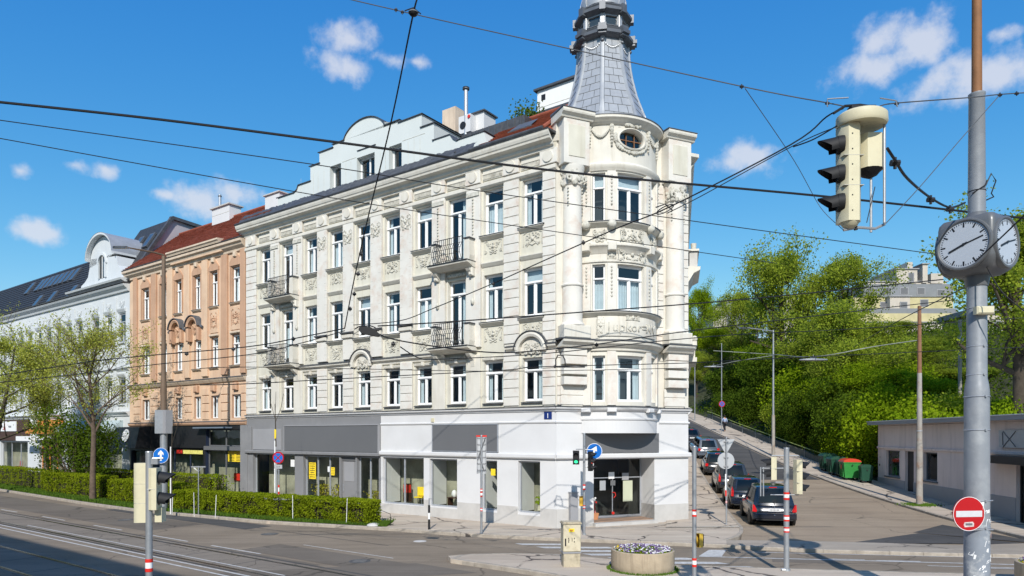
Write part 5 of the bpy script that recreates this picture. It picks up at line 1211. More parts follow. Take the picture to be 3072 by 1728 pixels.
# ------------------------------------------------------------------ low building on the right
FB = frame((21.37,25.0), .1348, .9909)
def PP(Fm, x, y, d=0):
    """(local x, z) on the plane y=d of frame Fm for photo pixel (x, y)"""
    k = (x-1536)/2048; ux, uy = Fm[0][0], Fm[1][0]; nx, ny = Fm[0][1], Fm[1][1]; ax, ay = Fm[0][3]+nx*d, Fm[1][3]+ny*d
    t = (k*ay-ax)/(ux-k*uy); Y = ay+uy*t; return t, 4-(y-1305)/2048*Y
def r8(x, y): return (2450+x/2.307, 1100+y/2.307)
lb = empty('low_building', M=FB, label='long low flat roofed building with dusty pink wall and grey base at the right edge', cat='building')
PINK = pmat('dusty_pink_render', (.70,.60,.56), .85, .07, .8, .1, 25, dirt=(.35,.30,.29), dscale=.8, damt=.5, streak=True)
def rect8(a, b, c, d): 
    x0, z1 = PP(FB, *r8(a, c)); x1, z0 = PP(FB, *r8(b, d)); 
    return (min(x0,x1), max(x0,x1), min(z0,z1)+.0, z1)
wA = rect8(478,575,568,755); wB = rect8(738,835,568,775); dA = rect8(612,672,570,845)
wA = (wA[0],wA[1],1.42,3.04); wB = (wB[0],wB[1],1.46,3.04); dA = (dA[0],dA[1],.65,3.04)
sx1 = PP(FB,*r8(1380,700))[0]
m = MB(); LE = PP(FB,*r8(425,795))[0]
wall(m, -9, LE, -.1, 4.62, [wA,wB,dA,(sx1-3.2,sx1,.2,2.75)], PINK, 0, .25); m.face([(LE,0,-.1),(LE,-9,-.1),(LE,-9,4.62),(LE,0,4.62)],PINK); m.face([(-9,0,-.1),(-9,0,4.62),(-9,-9,4.62),(-9,-9,-.1)],PINK); m.build('wall', lb)
m = MB(); 
for a, b in ((-9,sx1-3.2),(sx1,dA[0]),(dA[1],LE)): m.bbox(a,b,0,.03,-.1,1.25,GREYL,.01)
m.build('plinth', lb)
m = MB(); m.profile([(0,3.12),(.07,3.14),(.08,3.24),(0,3.27)],-9,LE,PINK); m.build('ledge', lb)
m = MB(); m.box(-9.4,LE+.5,-9.4,.5,4.66,4.86,GREYL); m.box(-9.5,LE+.55,-9.5,.53,4.86,4.90,WHT); m.box(-9,LE,-9,.0,4.58,4.66,PINK); m.build('roof', lb)
m = MB(); m.box(-3,LE-.3,-5,-1.6,0,4.5,DARKI); m.build('interior', lb)
for w_ in (wA,wB): window(lb,T((w_[0]+w_[1])/2,-.16,w_[2]),w_[1]-w_[0],w_[3]-w_[2],'plain',SLATED,'left',None,fw=.08); q = MB(); q.box(w_[0]-.08,w_[1]+.08,0,.08,w_[2]-.08,w_[2],SLATED); q.build('sill', lb)
m = MB(); m.box(dA[0],dA[1],-.22,-.16,dA[2],dA[3],BLACKP); m.build('door', lb)
window(lb,T(sx1-1.6,-.16,.2),3.2,2.5,'triple',BLACKP,None,SGLASS)
x1 = PP(FB,*r8(1235,600))[0]; m = MB(); m.box(x1-4.5,x1,0,.8,2.75,3.08,BLACKP); m.build('awning', lb)
x1, z1 = PP(FB,*r8(1280,440)); z0 = PP(FB,*r8(1280,558))[1]; m = MB(); m.box(x1-3.4,x1,0.03,.12,z0,z1,SIGNB); sb_ = m.build('sign_board', lb)
m = MB(); 
for p, q_ in (((x1-.35,z1-.05),(x1-1.3,z0+.05)),((x1-1.3,z1-.05),(x1-.35,z0+.02)),((x1-.35,z0+.1),(x1-.3,z1-.1)),((x1-2.0,z1-.05),(x1-2.9,z0+.05)),((x1-2.9,z1-.05),(x1-2.0,z0+.05))): m.tube([(p[0],.13,p[1]),(q_[0],.13,q_[1])],.022,GREYD,4)
m.build('sign_marking', sb_)
q = MB(); q.box(LE-.35,LE-.2,.01,.02,2.0,2.12,BLACKP); q.box(LE-.45,LE-.3,.01,.02,2.55,2.58,BLACKP); q.build('house_number', lb)
# ------------------------------------------------------------------ poles, signs, signals
REDB = pmat('red_reflective_band', (.65,.03,.02), .35, .05, 5)
def band(parent, r, z, x=0, y=0, hh=.05):
    q = MB(); q.cyl((x,y,z-hh),(x,y,z+hh),r+.004,r+.004,WHT,14,False); q.cyl((x,y,z+hh),(x,y,z+hh*2.2),r+.006,r+.006,REDB,14,False); q.cyl((x,y,z-hh*2.2),(x,y,z-hh),r+.006,r+.006,REDB,14,False); return q.build('reflective_band', parent)
def pole(parent, r, z0, z1, mat=None, r1=None, name='pole', cap_=True):
    q = MB(); r1 = r1 or r; q.cyl((0,0,z0),(0,0,z1),r,r1,mat or GALV,18); 
    if cap_: q.cyl((0,0,z1),(0,0,z1+.02),r1*1.12,r1*1.0,mat or GALV,18)
    q.cyl((0,0,z0),(0,0,z0+.05),r*1.5,r*1.4,mat or GALV,14)
    return q.build(name, parent)
def hood(mb, c, r, ln, mat, z=0):
    """visor: open-bottomed tapered shell pointing to +y"""
    n = 14; a0, a1 = R(-35), R(215)
    for th in (0, -.012):
        mb.grid([[(c[0]+(r+th)*math.cos(a0+(a1-a0)*i/n)*k, c[1]+(0 if j == 0 else ln*(.45+.55*max(0,math.sin(a0+(a1-a0)*i/n)))), c[2]+(r+th)*math.sin(a0+(a1-a0)*i/n)*k-(0 if j == 0 else .03)) for i in range(n+1)] for j, k in ((0,1.),(1,.88))], mat)
def head(parent, M, n=3, s=.30, lit=None, body=None, back=True, r=.105, ln=.26, name='signal_head'):
    """signal head, lamps towards local +y, origin at its centre"""
    body = body or CREAM; h = n*s*1.08
    q = MB(); w = s*.5
    prof = [(-w,.02),(-w*.96,-.06),(-w*.6,-.12),(w*.6,-.12),(w*.96,-.06),(w,.02)]
    q.prism([(x, y) for x, y in prof],-h/2,h/2,body,M=Matrix(((1,0,0,0),(0,0,1,0),(0,1,0,0),(0,0,0,1))))
    for k in range(1,n): q.box(-w*1.0,w*1.0,-.121,.021,-h/2+k*h/n-.004,-h/2+k*h/n+.004,ORN if body is CREAM else BLACKP)
    o = q.build(name, parent, M)
    for k in range(n):
        z = h/2-h/n*(k+.5)
        q = MB(); hood(q,(0,.02,z),r,ln,HOOD); q.build('hood', o)
        q = MB(); mt = LENS
        if lit and lit[0] == k: mt = pmat('lit_lamp_%s' % lit[1], lit[2], .3, .0, emit=(lit[2], 1.6))
        q.lathe([(.001,.03),(r*.6,.02),(r*.95,0)],mt,(0,0,0),16); q.build('lens', o, T(0,.022,z) @ Matrix.Rotation(-PI/2,4,'X'))
    return o
def arm(parent, p, q_, r=.02, mat=None): q = MB(); q.tube([p,q_],r,mat or GALV,8); return q.build('bracket_arm', parent)
# signal post at the lower left
t = empty('traffic_light', (-6.22,11.7,.0), label='traffic light on grey post at lower left, seen from behind, over the tram tracks', cat='traffic light')
pole(t,.056,0,4+(1305-1357)/175); band(t,.056,4-(1695-1305)/175)
q = MB(); q.prism([(-.11,0),(.11,0),(.11,1.02),(-.11,1.02)],-.16,.0,CREAM); q.box(-.112,.112,-.162,.002,.33,.336,ORN); q.box(-.112,.112,-.162,.002,.66,.666,ORN); hb = q.build('signal_head', t, T(-.15,.12,2.5) @ RZ(R(10)))
q = MB(); hood(q,(0,0,.85),.09,.2,HOOD); q.build('hood', hb)
for k in (.5,.18): q = MB(); hood(q,(0,0,k),.09,.2,HOOD); q.build('hood', hb)
head(t, T(.12,.06,3.08) @ RZ(R(-78)), 2, .33, r=.12, ln=.27)
q = MB(); q.box(-.06,.06,-.05,.1,2.5,2.75,CREAM); q.build('junction_box', t, T(.13,.1,0)); arm(t,(0,0,3.6),(.22,.05,3.6)); arm(t,(0,0,2.75),(.1,.05,2.75)); 
q = MB(); q.box(.02,.16,-.03,.05,3.5,3.6,GALV); q.build('clamp', t)
# tall brown tram and lamp pole by the hedge
POLEB = pmat('brown_painted_steel', (.17,.115,.075), .55, .15, 4, .05, 20, dirt=(.10,.08,.07), dscale=2, damt=.5)
t = empty('street_lamp', (-17.96,35.2,ZP), label='tall brown lamp pole with long arm and grey boxes before the peach house', cat='street lamp')
q = MB(); q.cyl((0,0,-.1),(0,0,4.9),.19,.17,GALV,18); q.cyl((0,0,4.9),(0,0,6.4),.15,.15,POLEB,18); q.cyl((0,0,6.4),(0,0,7.2),.15,.11,POLEB,18); q.cyl((0,0,7.2),(0,0,13.1),.11,.095,POLEB,18); q.build('pole', t)
a_ = at(318*1.1925,622*1.1925,33.6)-Vector((-17.96,35.2,ZP))
q = MB(); q.tube([(0,0,13.0),(0,0,13.15),(a_.x*.25,a_.y*.25,lerp(13.2,a_.z,.3)),(a_.x*.7,a_.y*.7,lerp(13.2,a_.z,.75)),tuple(a_)],[.05,.05,.045,.04,.035],POLEB,8); q.build('lamp_arm', t)
q = MB(); q.bbox(-.16,.16,-.05,.12,-.06,.05,ALU,.03); q.build('lamp_head', t, T(*a_) @ T(-.3,0,0) @ SC(2.2,1,1))
for dx, rot in ((-.12,25),(.22,-35)):
    q = MB(); q.box(-.24,.24,-.18,.18,3.95-.0,5.15,GREYL if dx > 0 else GALV); q.build('sign_box', t, T(dx,-.12,0.0) @ RZ(R(rot)) @ T(0,0,.0))
q = MB(); q.cyl((0,0,0),(0,.025,0),.40,.40,BLUE,30); sg = q.build('round_sign', t, T(0.02,-.3,2.82-.0) @ RZ(PI))
q = MB(); q.prism([(-.05,-.26),(.05,-.26),(.05,.08),(.14,.02),(.14,.13),(0,.28),(-.14,.13),(-.14,.02),(-.05,.08)],.026,.03,WHT); q.build('arrow', sg); q = MB(); q.lathe([(.385,0),(.40,0)],WHT,(0,0,0),30); q.build('sign_rim', sg, T(0,.027,0) @ Matrix.Rotation(-PI/2,4,'X'))
# no stopping sign by the hedge
def nostop(parent, M, r, plate=True):
    q = MB(); q.cyl((0,0,0),(0,.02,0),r,r,SREG,30); o = q.build('round_sign', parent, M)
    q = MB(); q.cyl((0,.021,0),(0,.025,0),r*.78,r*.78,BLUE,28); q.build('blue_field', o)
    q = MB()
    for a in (45,-45): q.box(-r*.75,r*.75,.026,.03,-r*.075,r*.075,SREG,M=Matrix.Rotation(R(a),4,'Y'))
    q.build('red_cross', o)
    return o
t = empty('no_stopping_sign', (-11.0,32.2,ZP), label='round blue and red no stopping sign on a thin post amid the hedge', cat='traffic sign')
pole(t,.032,-.1,2.55); band(t,.032,.62,hh=.05); band(t,.032,1.3,hh=.1); nostop(t, T(0,-.06,2.80) @ RZ(R(174)), .285)
q = MB(); q.box(-.19,.19,0,.015,-.09,.09,SIGNB); pl_ = q.build('supplementary_plate', t, T(0,-.06,2.38) @ RZ(R(174))); text_mb('ANF', .11, .002, GREYD, 'plate_text', pl_, T(0,.018,-.04) @ ROT)
# T-shaped post
t = empty('post', (-15.2,33.1,ZP), label='thin grey T-topped post standing in the grass left of the hedge end', cat='post')
pole(t,.025,-.1,2.35); q = MB(); q.box(-.35,.35,-.03,.03,2.3,2.36,GALV); q.tube([(-.3,0,2.34),(0,0,2.1),(.3,0,2.34)],.015,GALV,5); q.build('cross_bar', t)
# bollard
t = empty('bollard', (-3.4,28.0,ZP), label='slim black and white bollard on the pavement in front of the white shop wall', cat='bollard')
q = MB(); q.cyl((0,0,0),(0,0,.42),.05,.045,BLACKP,14); q.cyl((0,0,.68),(0,0,1.0),.045,.045,BLACKP,14); q.build('post', t); q = MB(); q.cyl((0,0,.42),(0,0,.68),.047,.047,WHT,14,False); q.build('white_band', t); q = MB(); q.cyl((0,0,1.0),(0,0,1.28),.028,.022,GALV,10); q.box(-.02,.13,-.015,.015,1.24,1.27,GALV); q.build('top', t)
# signpost seen from the back, in front of the white wall
t = empty('signpost', (-1.2,26.8,ZP), label='signpost showing the bare lattice back of a tall narrow sign, right of the bollard', cat='traffic sign')
pole(t,.045,-.0,3.85); band(t,.045,.95,hh=.03); band(t,.045,1.55,hh=.05); band(t,.045,2.0-.9+.6,hh=.03)
q = MB(); q.box(-.19,.19,.0,.02,2.35,3.82,SIGNB); 
for z in (2.5,2.75,3.0,3.25,3.5,3.75): q.box(-.17,.17,-.03,0,z-.02,z+.02,GREYL)
for s in (-1,1): q.box(s*.16-.012,s*.16+.012,-.03,0,2.36,3.8,GREYL)
q.tube([(-.15,-.03,2.9),(.15,-.03,3.75)],.02,GREYD,5); q.tube([(.1,-.03,2.5),(-.1,-.03,3.1)],.02,GREYD,5); q.box(-.21,.21,-.02,.03,3.8,3.86,REDB); q.build('sign_panel', t)
# corner pedestrian signal post
t = empty('traffic_light', (2.8,26.5,ZP), label='traffic light post with green pedestrian signal and blue round sign at the corner entrance', cat='traffic light')
pole(t,.05,0,4-(1300-1305)/77-.13); band(t,.05,1.85,hh=.05); band(t,.05,1.08,hh=.03)
head(t, T(-.32,-.08,3.0) @ RZ(R(172)), 2, .25, lit=(1,'green',(.05,.8,.35)), body=HOOD, r=.09, ln=.12)
head(t, T(.27,-.12,2.86) @ RZ(R(-118)), 3, .235, lit=(1,'red',(.8,.06,.03)), body=HOOD, r=.095, ln=.2)
arm(t,(-.32,-.06,3.32),(0,0,3.32)); arm(t,(0,0,3.3),(.36,0,3.3)); arm(t,(0,0,2.62),(.36,0,2.62))
q = MB(); q.cyl((0,0,0),(0,.02,0),.31,.31,BLUE,28); sg = q.build('round_sign', t, T(.42,.14,3.24) @ RZ(R(160))); q = MB(); q.prism([(-.05,-.18),(.04,-.2),(.05,.02),(.14,.02),(.02,.22),(-.1,.04),(-.03,.03)],.021,.025,WHT,M=Matrix.Rotation(R(-28),4,'Y')); q.build('arrow', sg); q = MB(); q.lathe([(.29,0),(.31,0)],WHT,(0,0,0),28); q.build('sign_rim', sg, T(0,.022,0) @ Matrix.Rotation(-PI/2,4,'X'))
q = MB(); q.bbox(-.07,.07,-.05,.05,1.12,1.5,pmat('yellow_button_box',(.55,.36,.05),.5,.06),.015); q.build('push_button_box', t, T(-.12,0,0))
# near post with yellow push button
t = empty('traffic_light', (4.54,17.0,ZP), label='slim grey banded post with a yellow push button box, right of the planter', cat='signal post')
pole(t,.052,-.1,4-(1340-1305)/120-.13); band(t,.052,1.93,hh=.04); band(t,.052,1.93-1.23,hh=.05); band(t,.052,.1,hh=.04)
q = MB(); q.bbox(-.07,.07,-.06,.08,1.08,1.42,MATS['yellow_button_box'],.015); q.box(.0,.072,.081,.09,1.1,1.4,BLACKP); q.build('push_button_box', t, T(.12,0,0) @ RZ(R(-60)))
# double signal on the island's right end
t = empty('traffic_light', (7.84,19.5,ZP), label='traffic light post carrying two cream signal heads in front of the parked black hatchback', cat='traffic light')
pole(t,.075,0,2.62+.95-.08); band(t,.075,1.5,hh=.04); band(t,.075,2.42-.0,hh=.06) if False else band(t,.075,2.13,hh=.05); band(t,.075,1.17,hh=.035)
head(t, T(-.40,.02,2.92) @ RZ(R(68)), 2, .30, r=.125, ln=.30); head(t, T(.36,.02,2.68) @ RZ(R(-80)), 3, .30, r=.125, ln=.31)
for z, x0, x1 in ((3.28,-.42,.36),(2.92,-.7,0),(2.52,-.45,0),(2.16,-.45,.36)): arm(t,(x0,.02,z),(x1,.02,z),.016)
q = MB(); q.tube([(-.72,.05,2.12),(-.72,.05,2.95),(-.64,.05,2.95),(-.64,.05,2.12)],.02,GALV,6); q.build('bracket', t); q = MB(); q.box(-.16,-.06,-.1,0,.02,.06,WHT); q.build('base_cover', t)
# give way sign seen from behind
t = empty('give_way_sign', (9.17,29.2,.14), label='post with the bare backs of a triangular and a round sign beside the parked cars', cat='traffic sign')
pole(t,.035,0,3.75); band(t,.035,1.0,hh=.02)
q = MB(); q.prism([(-.37,3.68),(.37,3.68),(0,3.02)],.05,.07,SIGNB); q.box(-.1,.1,0.0,.05,3.55,3.6,GREYL); q.build('triangular_sign', t); q = MB(); q.cyl((0,.05,2.76),(0,.07,2.76),.36,.36,SIGNB,30); q.box(-.1,.1,0,.05,2.88,2.93,GREYL); q.box(-.1,.1,0,.05,2.5,2.55,GREYL); q.build('round_sign', t)
q = MB(); q.tube([(0,0,1.9),(-.3,0,1.3),(-.28,0,1.2),(.02,0,1.2)],.0,WHT,4) if False else q.box(-.06,.0,-.03,-.02,1.5,2.2,WHT); q.box(-.06,0,-.035,-.025,1.25,1.5,REDB); q.build('reflector_strip', t)
# no stopping sign up the street, utility poles, street lamps
def gz(X, Y): return hill(X, Y) if X > kb(Y) else max(.125, zs(Y)+.125)
X_, Y_ = (2165-1536)/2048*72, 72.
t = empty('no_stopping_sign', (X_,Y_,gz(X_,Y_)), label='small round no stopping sign far up the side street beside the walking person', cat='traffic sign')
pole(t,.04,0,3.1); nostop(t, T(0,-.06,3.15) @ RZ(R(180)), .33)
STAIN = pmat('rust_stained_concrete_pole', (.33,.31,.28), .8, .2, 2, .1, 20, dirt=(.22,.10,.05), dscale=2.2, damt=.8)
X_, Y_ = 20.95, 35.1; t = empty('utility_pole', (X_,Y_,gz(X_,Y_)-.02), label='rust stained tapering utility pole on the right pavement in front of the low building', cat='utility pole')
q = MB(); q.cyl((0,0,-.1),(0,0,3.2),.16,.15,STAIN,18); q.cyl((0,0,3.2),(0,0,6.8),.135,.11,STAIN,18); q.build('pole', t); q = MB(); q.cyl((0,0,6.8),(0,0,10.25),.105,.085,RUST,14); q.build('pole_top', t); q = MB(); q.cyl((0,0,5.0-1.2),(0,0,3.86),.15,.15,ALU,14); q.build('clamp', t)
q = MB(); 
for k in range(900): a = rnd.uniform(0,2*PI); d = .2+abs(rnd.gauss(0,.3)); x, y = X_+d*math.cos(a)*1.2, Y_+d*math.sin(a); h = rnd.uniform(.04,.12); q.face([(x-.02,y,gz(X_,Y_)-.01),(x+.02,y,gz(X_,Y_)-.01),(x+rnd.gauss(0,.03),y,gz(X_,Y_)+h)],GRASSM)
tag(q.build('grass_tuft'), 'patch of grass round the foot of the rust stained pole', 'grass', kind='stuff')
X_, Y_ = (2320-1536)/2048*57.5, 57.5; t = empty('street_lamp', (X_,Y_,gz(X_,Y_)), label='slim grey street lamp half way up the side street, its arm to the left', cat='street lamp')
zt = 4+(1305-990)/2048*57.5-gz(X_,Y_); q = MB(); q.cyl((0,0,0),(0,0,3.5),.14,.13,STAIN,14); q.cyl((0,0,3.5),(0,0,zt),.09,.06,GALV,14); q.build('pole', t); q = MB(); q.tube([(0,0,zt-.1),(-2.3,-.3,zt+.15)],.04,GALV,6); q.bbox(-2.9,-2.2,-.35,-.1,zt+.08,zt+.2,ALU,.03); q.build('lamp_arm', t)
X_, Y_ = (2165-1536)/2048*79, 79.; t = empty('street_lamp', (X_,Y_,gz(X_,Y_)), label='thin far street lamp pole above the walking person', cat='street lamp'); pole(t,.07,0,9.5,r1=.04)
X_, Y_ = (2070-1536)/2048*84, 84.; t = empty('street_lamp', (X_+.6,Y_,gz(X_,Y_)), label='far street lamp with short arm close beside the corner building', cat='street lamp'); pole(t,.06,0,7.8,r1=.05); q = MB(); q.box(-1.1,0,-.06,.06,7.75,7.82,ALU); q.build('lamp_arm', t)
X_, Y_ = (2880-1536)/2048*48, 48.; t = empty('utility_pole', (X_,Y_,gz(X_,Y_)), label='weathered grey utility pole on the slope left of the clock pole', cat='utility pole'); zt = 4+(1305-960)/2048*48-gz(X_,Y_); pole(t,.14,-.3,zt,STAIN,.11)
q = MB(); q.box(-.14,.14,-.2,.05,zt-1.5,zt-1.1,SIGNB); q.build('junction_box', t)
for (px, py, Y_, w_, lab) in ((2440,1079,40,.85,'flat grey street lamp hanging from a cable over the side street, the larger one'),(2141,1100,62,.9,'flat grey street lamp hanging from a cable far up the side street, the smaller one')):
    c = at(px,py,Y_); t = empty('hanging_lamp', c, label=lab, cat='street lamp'); q = MB(); q.lathe([(.001,.06),(.25,.055),(.8,.03),(.85,-.01),(.75,-.05),(.001,-.055)],ALU,(0,0,0),20,sx=w_/.85,sy=.35); q.build('lamp_shade', t); q = MB(); q.bbox(-.15,.15,-.08,.08,.05,.14,ALU,.02); q.cyl((0,0,.13),(0,0,.3),.015,.015,GALV,6); q.build('hanger', t)
# ------------------------------------------------------------------ clock pole
CP = Vector((9.6,14.1,0)); t = empty('clock_pole', CP, label='thick grey pole with cubic street clock and round red no entry sign at the right', cat='street clock')
POLEG = pmat('grey_painted_pole', (.25,.265,.285), .42, .07, 3, .05, 15, metal=.15, dirt=(.42,.43,.43), dscale=2.4, damt=.5)
PEEL = pmat('grey_pole_with_torn_posters', (.22,.245,.28), .6, .15, 4, .15, 15, dirt=(.60,.60,.58), dscale=3.2, damt=.95)
def zc(y): return 4+(1305-y)/145.25
q = MB(); q.cyl((0,0,0),(0,0,zc(1570)),.235,.232,PEEL,28); q.build('pole_foot', t)
q = MB(); q.lathe([(.232,zc(1570)),(.225,zc(1175)),(.21,zc(1155)),(.185,zc(1135)),(.18,zc(850)),(.18,zc(830))],POLEG,(0,0,0),28); q.build('pole', t)
q = MB(); q.lathe([(.16,zc(660)),(.145,zc(290)),(.155,zc(288)),(.155,zc(282)),(.10,zc(280))],POLEG,(0,0,0),24); q.build('upper_pole', t)
q = MB(); q.cyl((0,0,zc(285)),(0,0,zc(-150)),.095,.085,pmat('rusty_orange_steel',(.24,.11,.045),.7,.2,4,.1),18); q.build('pole_top', t)
for y in (1125,1190,1290,1500,1580,925,1040): q = MB(); q.lathe([(.238 if y > 1150 else .187,zc(y)-.008),(.245 if y > 1150 else .194,zc(y)),(.238 if y > 1150 else .187,zc(y)+.008)],ALU,(0,0,0),24); q.box(.0,.04,-.26 if y > 1150 else -.21,-.2,zc(y)-.02,zc(y)+.02,GALV); q.build('cable_tie', t)
q = MB(); q.bbox(-.18,.18,0,.14,-.08,.08,CREAM,.03); q.build('junction_box', t, T(-.02,-.18,zc(938)) @ RZ(PI))
CLK = pmat('grey_clock_housing', (.14,.145,.15), .35, .08, 3, .02, 10, metal=.2)
fdir = math.atan2(-.53,-.85)   # front normal
MC = T(0,0,zc(745)) @ RZ(fdir-PI/2) @ SC(.93)
q = MB(); S = .565; ch = .16
ring = []
def rr_ring(s, z, c=.12):
    pts = []
    for cx_, cy_, a0 in ((s-c,s-c,0),(-s+c,s-c,90),(-s+c,-s+c,180),(s-c,-s+c,270)):
        for k in range(5): a = R(a0+k*22.5); pts.append((cx_+c*math.cos(a), cy_+c*math.sin(a), z))
    return pts
q.grid([rr_ring(.24,-.63,.1),rr_ring(.36,-.62,.1),rr_ring(.50,-.50,.1),rr_ring(.56,-.36,.1),rr_ring(.57,-.30,.1),rr_ring(.57,.42,.1),rr_ring(.555,.52,.1),rr_ring(.50,.60,.1),rr_ring(.2,.64,.1)],CLK,True,True)
q.face(rr_ring(.24,-.63,.1)[::-1],CLK); q.face(rr_ring(.2,.64,.1),CLK); ck = q.build('clock', t, MC)
FACE = pmat('clock_dial', (.44,.475,.52), .3, .03, 3)
for k in range(4):
    Mk = RZ(k*PI/2)
    q = MB(); q.cyl((0,.50,0),(0,.592,0),.55,.545,CLK,40,True); q.lathe([(.545,0),(.56,.02),(.53,.035),(.49,.03),(.485,.01)],CLK,(0,0,0),40)
    q = MB(); MR = Matrix.Rotation(-PI/2,4,'X'); 
    lathe_pts = [(.56,-.09),(.565,.0),(.55,.03),(.52,.035),(.495,.02),(.49,.0)]
    q.lathe(lathe_pts,CLK,(0,0,0),40); rg = q.build('dial_ring', ck, Mk @ T(0,.585,0) @ MR)
    q = MB(); q.cyl((0,.555,0),(0,.588,0),.50,.50,FACE,40); dl = q.build('dial', ck, Mk)
    q = MB()
    for h_ in range(60):
        a = h_*PI/30; big = h_ % 5 == 0; l_ = .10 if big else .035; w_ = .016 if big else .006
        q.box(-w_,w_,.589,.592,.47-l_,.47,BLACKP,M=Matrix.Rotation(a,4,'Y'))
    q.build('hour_mark', dl)
    q = MB(); q.box(-.014,.014,.593,.597,-.08,.40,BLACKP,M=Matrix.Rotation(R(-74),4,'Y')); q.build('minute_hand', dl)
    q = MB(); q.box(-.02,.02,.598,.602,-.08,.32,BLACKP,M=Matrix.Rotation(R(-248),4,'Y')) ; q.cyl((0,.6,0),(0,.606,0),.03,.03,BLACKP,12); q.build('hour_hand', dl)
q = MB(); q.cyl((0,0,zc(860)),(0,0,zc(828)),.20,.24,CLK,20); q.build('clock_collar', t); q = MB(); q.cyl((0,0,zc(662)),(0,0,zc(640)),.24,.17,CLK,20); q.build('clock_collar', t)
# no entry sign
SIGNW = pmat('aged_white_sign', (.55,.55,.56), .5, .08, 6)
MS = T(-.34,-.24,zc(1537)) @ RZ(R(186))
q = MB(); q.cyl((0,0,0),(0,.025,0),.345,.345,SREG,40); sg = q.build('no_entry_disc', t, MS)
q = MB(); q.box(-.285,.285,.026,.03,-.062,.062,SIGNW); q.build('white_bar', sg); q = MB(); q.lathe([(.337,0),(.347,0)],WHT,(0,0,0),40); q.build('sign_rim', sg, T(0,.027,0) @ Matrix.Rotation(-PI/2,4,'X'))
q = MB(); q.prism([(-.10,-.26),(.10,-.27),(.12,-.22),(.10,-.17),(-.08,-.16),(-.11,-.2)],.026,.029,pmat('torn_sticker',(.6,.5,.48),.7,.3,20)); q.box(-.07,.08,.0295,.031,-.235,-.19,GREYD); q.build('torn_sticker', sg)
q = MB(); q.tube([(-.28,-.24,zc(1500)),(.26,-.1,zc(1500))],.012,GALV,6); q.tube([(-.28,-.24,zc(1585)),(.2,-.2,zc(1585))],.012,GALV,6); q.build('sign_bracket', t)
q = MB(); rr = random.Random(4)
for k in range(34):
    a = R(rr.uniform(190,350)); z = rr.uniform(.9,2.6); w_, h_ = rr.uniform(.02,.07), rr.uniform(.03,.16); r_ = .2355
    q.face([(r_*math.cos(a-w_/r_),r_*math.sin(a-w_/r_),z),(r_*math.cos(a+w_/r_*rr.uniform(.3,1)),r_*math.sin(a+w_/r_*.6),z+rr.uniform(-.03,.03)),(r_*math.cos(a+w_/r_),r_*math.sin(a+w_/r_),z+h_),(r_*math.cos(a-w_/r_*.5),r_*math.sin(a-w_/r_*.5),z+h_*rr.uniform(.6,1.2))],WHT)
a = R(325); q.cyl((.236*math.cos(a),.236*math.sin(a),zc(1605)),(.24*math.cos(a),.24*math.sin(a),zc(1605)),.09,.09,WHT,16); q.cyl((.24*math.cos(a),.24*math.sin(a),zc(1605)),(.242*math.cos(a),.242*math.sin(a),zc(1605)),.05,.05,SREG,14)
q.build('torn_poster', t)
q = MB(); q.tube([(.17,0,zc(560)),(.3,0,zc(520)),(.36,-.05,zc(545)),(.3,0,zc(580)),(.35,0,zc(590)),(.2,0,zc(600))],.014,IRON,6); q.lathe([(.16,zc(575)-.01),(.17,zc(575)),(.16,zc(575)+.01)],IRON,(0,0,0),18); q.tube([(-.16,-.1,zc(585)),(.05,-.18,zc(565)),(.17,-.05,zc(545))],.014,IRON,6); q.build('cable_bracket', t)
# ------------------------------------------------------------------ hanging traffic signal
k9 = 9/2048.
def h9(x, y, dy=0.): return Vector(((x-1536)*k9, dy, (1305-y)*k9))
HS = Vector((h9(2590,0).x, 9.0, 4.0)); t = empty('hanging_traffic_light', HS, label='cream traffic signal unit hanging from span wires in the upper right sky', cat='traffic light')
def l9(x, y, dy=0.): v = h9(x,y,dy); return (v.x-HS.x, v.y, v.z)
c = l9(2585,350); q = MB(); q.lathe([(.001,.02),(.28,.03),(.315,.0),(.32,-.10),(.30,-.13),(.001,-.10)],CREAM,c,30,sy=.9); q.build('cap', t)
q = MB(); q.cyl((c[0],0,c[2]),(c[0],0,c[2]+.10),.09,.07,HOOD,14); q.box(c[0]-.16,c[0]+.16,-.06,.06,c[2]+.08,c[2]+.13,HOOD); q.tube([l9(2500,340),l9(2535,318),l9(2580,315),l9(2635,322),l9(2640,340)],.018,HOOD,6); q.tube([l9(2482,320),l9(2482,297),l9(2545,293)],.009,GALV,5); q.tube([l9(2692,320),l9(2688,302),l9(2640,294)],.009,GALV,5); q.build('suspension', t)
q = MB(); x0, z1 = l9(2549,0)[0], l9(0,378)[2]; z0 = l9(0,668)[2]
def col(mb, cx, cy, w, d, z0, z1, mat, cut=.35):
    pts = [(-w,-d*.3),(-w*.55,-d),(w*.55,-d),(w,-d*.3),(w,d),(-w,d)]
    mb.prism(pts,z0,z1,mat,M=T(cx,cy,0) @ Matrix(((1,0,0,0),(0,0,1,0),(0,0,0,0),(0,0,0,1))) ) if False else None
    a = [(cx+x,cy+y,z0) for x,y in pts]; b = [(cx+x,cy+y,z1) for x,y in pts]; mb.grid([a,b],mat,False,True); mb.face(a[::-1],mat); mb.face(b,mat)
col(q, x0, 0, .128, .12, z0, z1, CREAM); q.box(x0-.13,x0+.13,-.122,.122,z0+(z1-z0)*.667-.003,z0+(z1-z0)*.667+.003,ORN); q.box(x0-.13,x0+.13,-.122,.122,z0+(z1-z0)*.36-.003,z0+(z1-z0)*.36+.003,ORN)
q.lathe([(.12,0),(.09,-.05),(.04,-.08),(.001,-.08)],CREAM,(x0,0,z0),16)
for k in range(6): q.box(x0-.03,x0-.015,-.125,-.118,z0+.12+k*.2,z0+.135+k*.2,BLACKP)
hh = q.build('signal_housing', t)
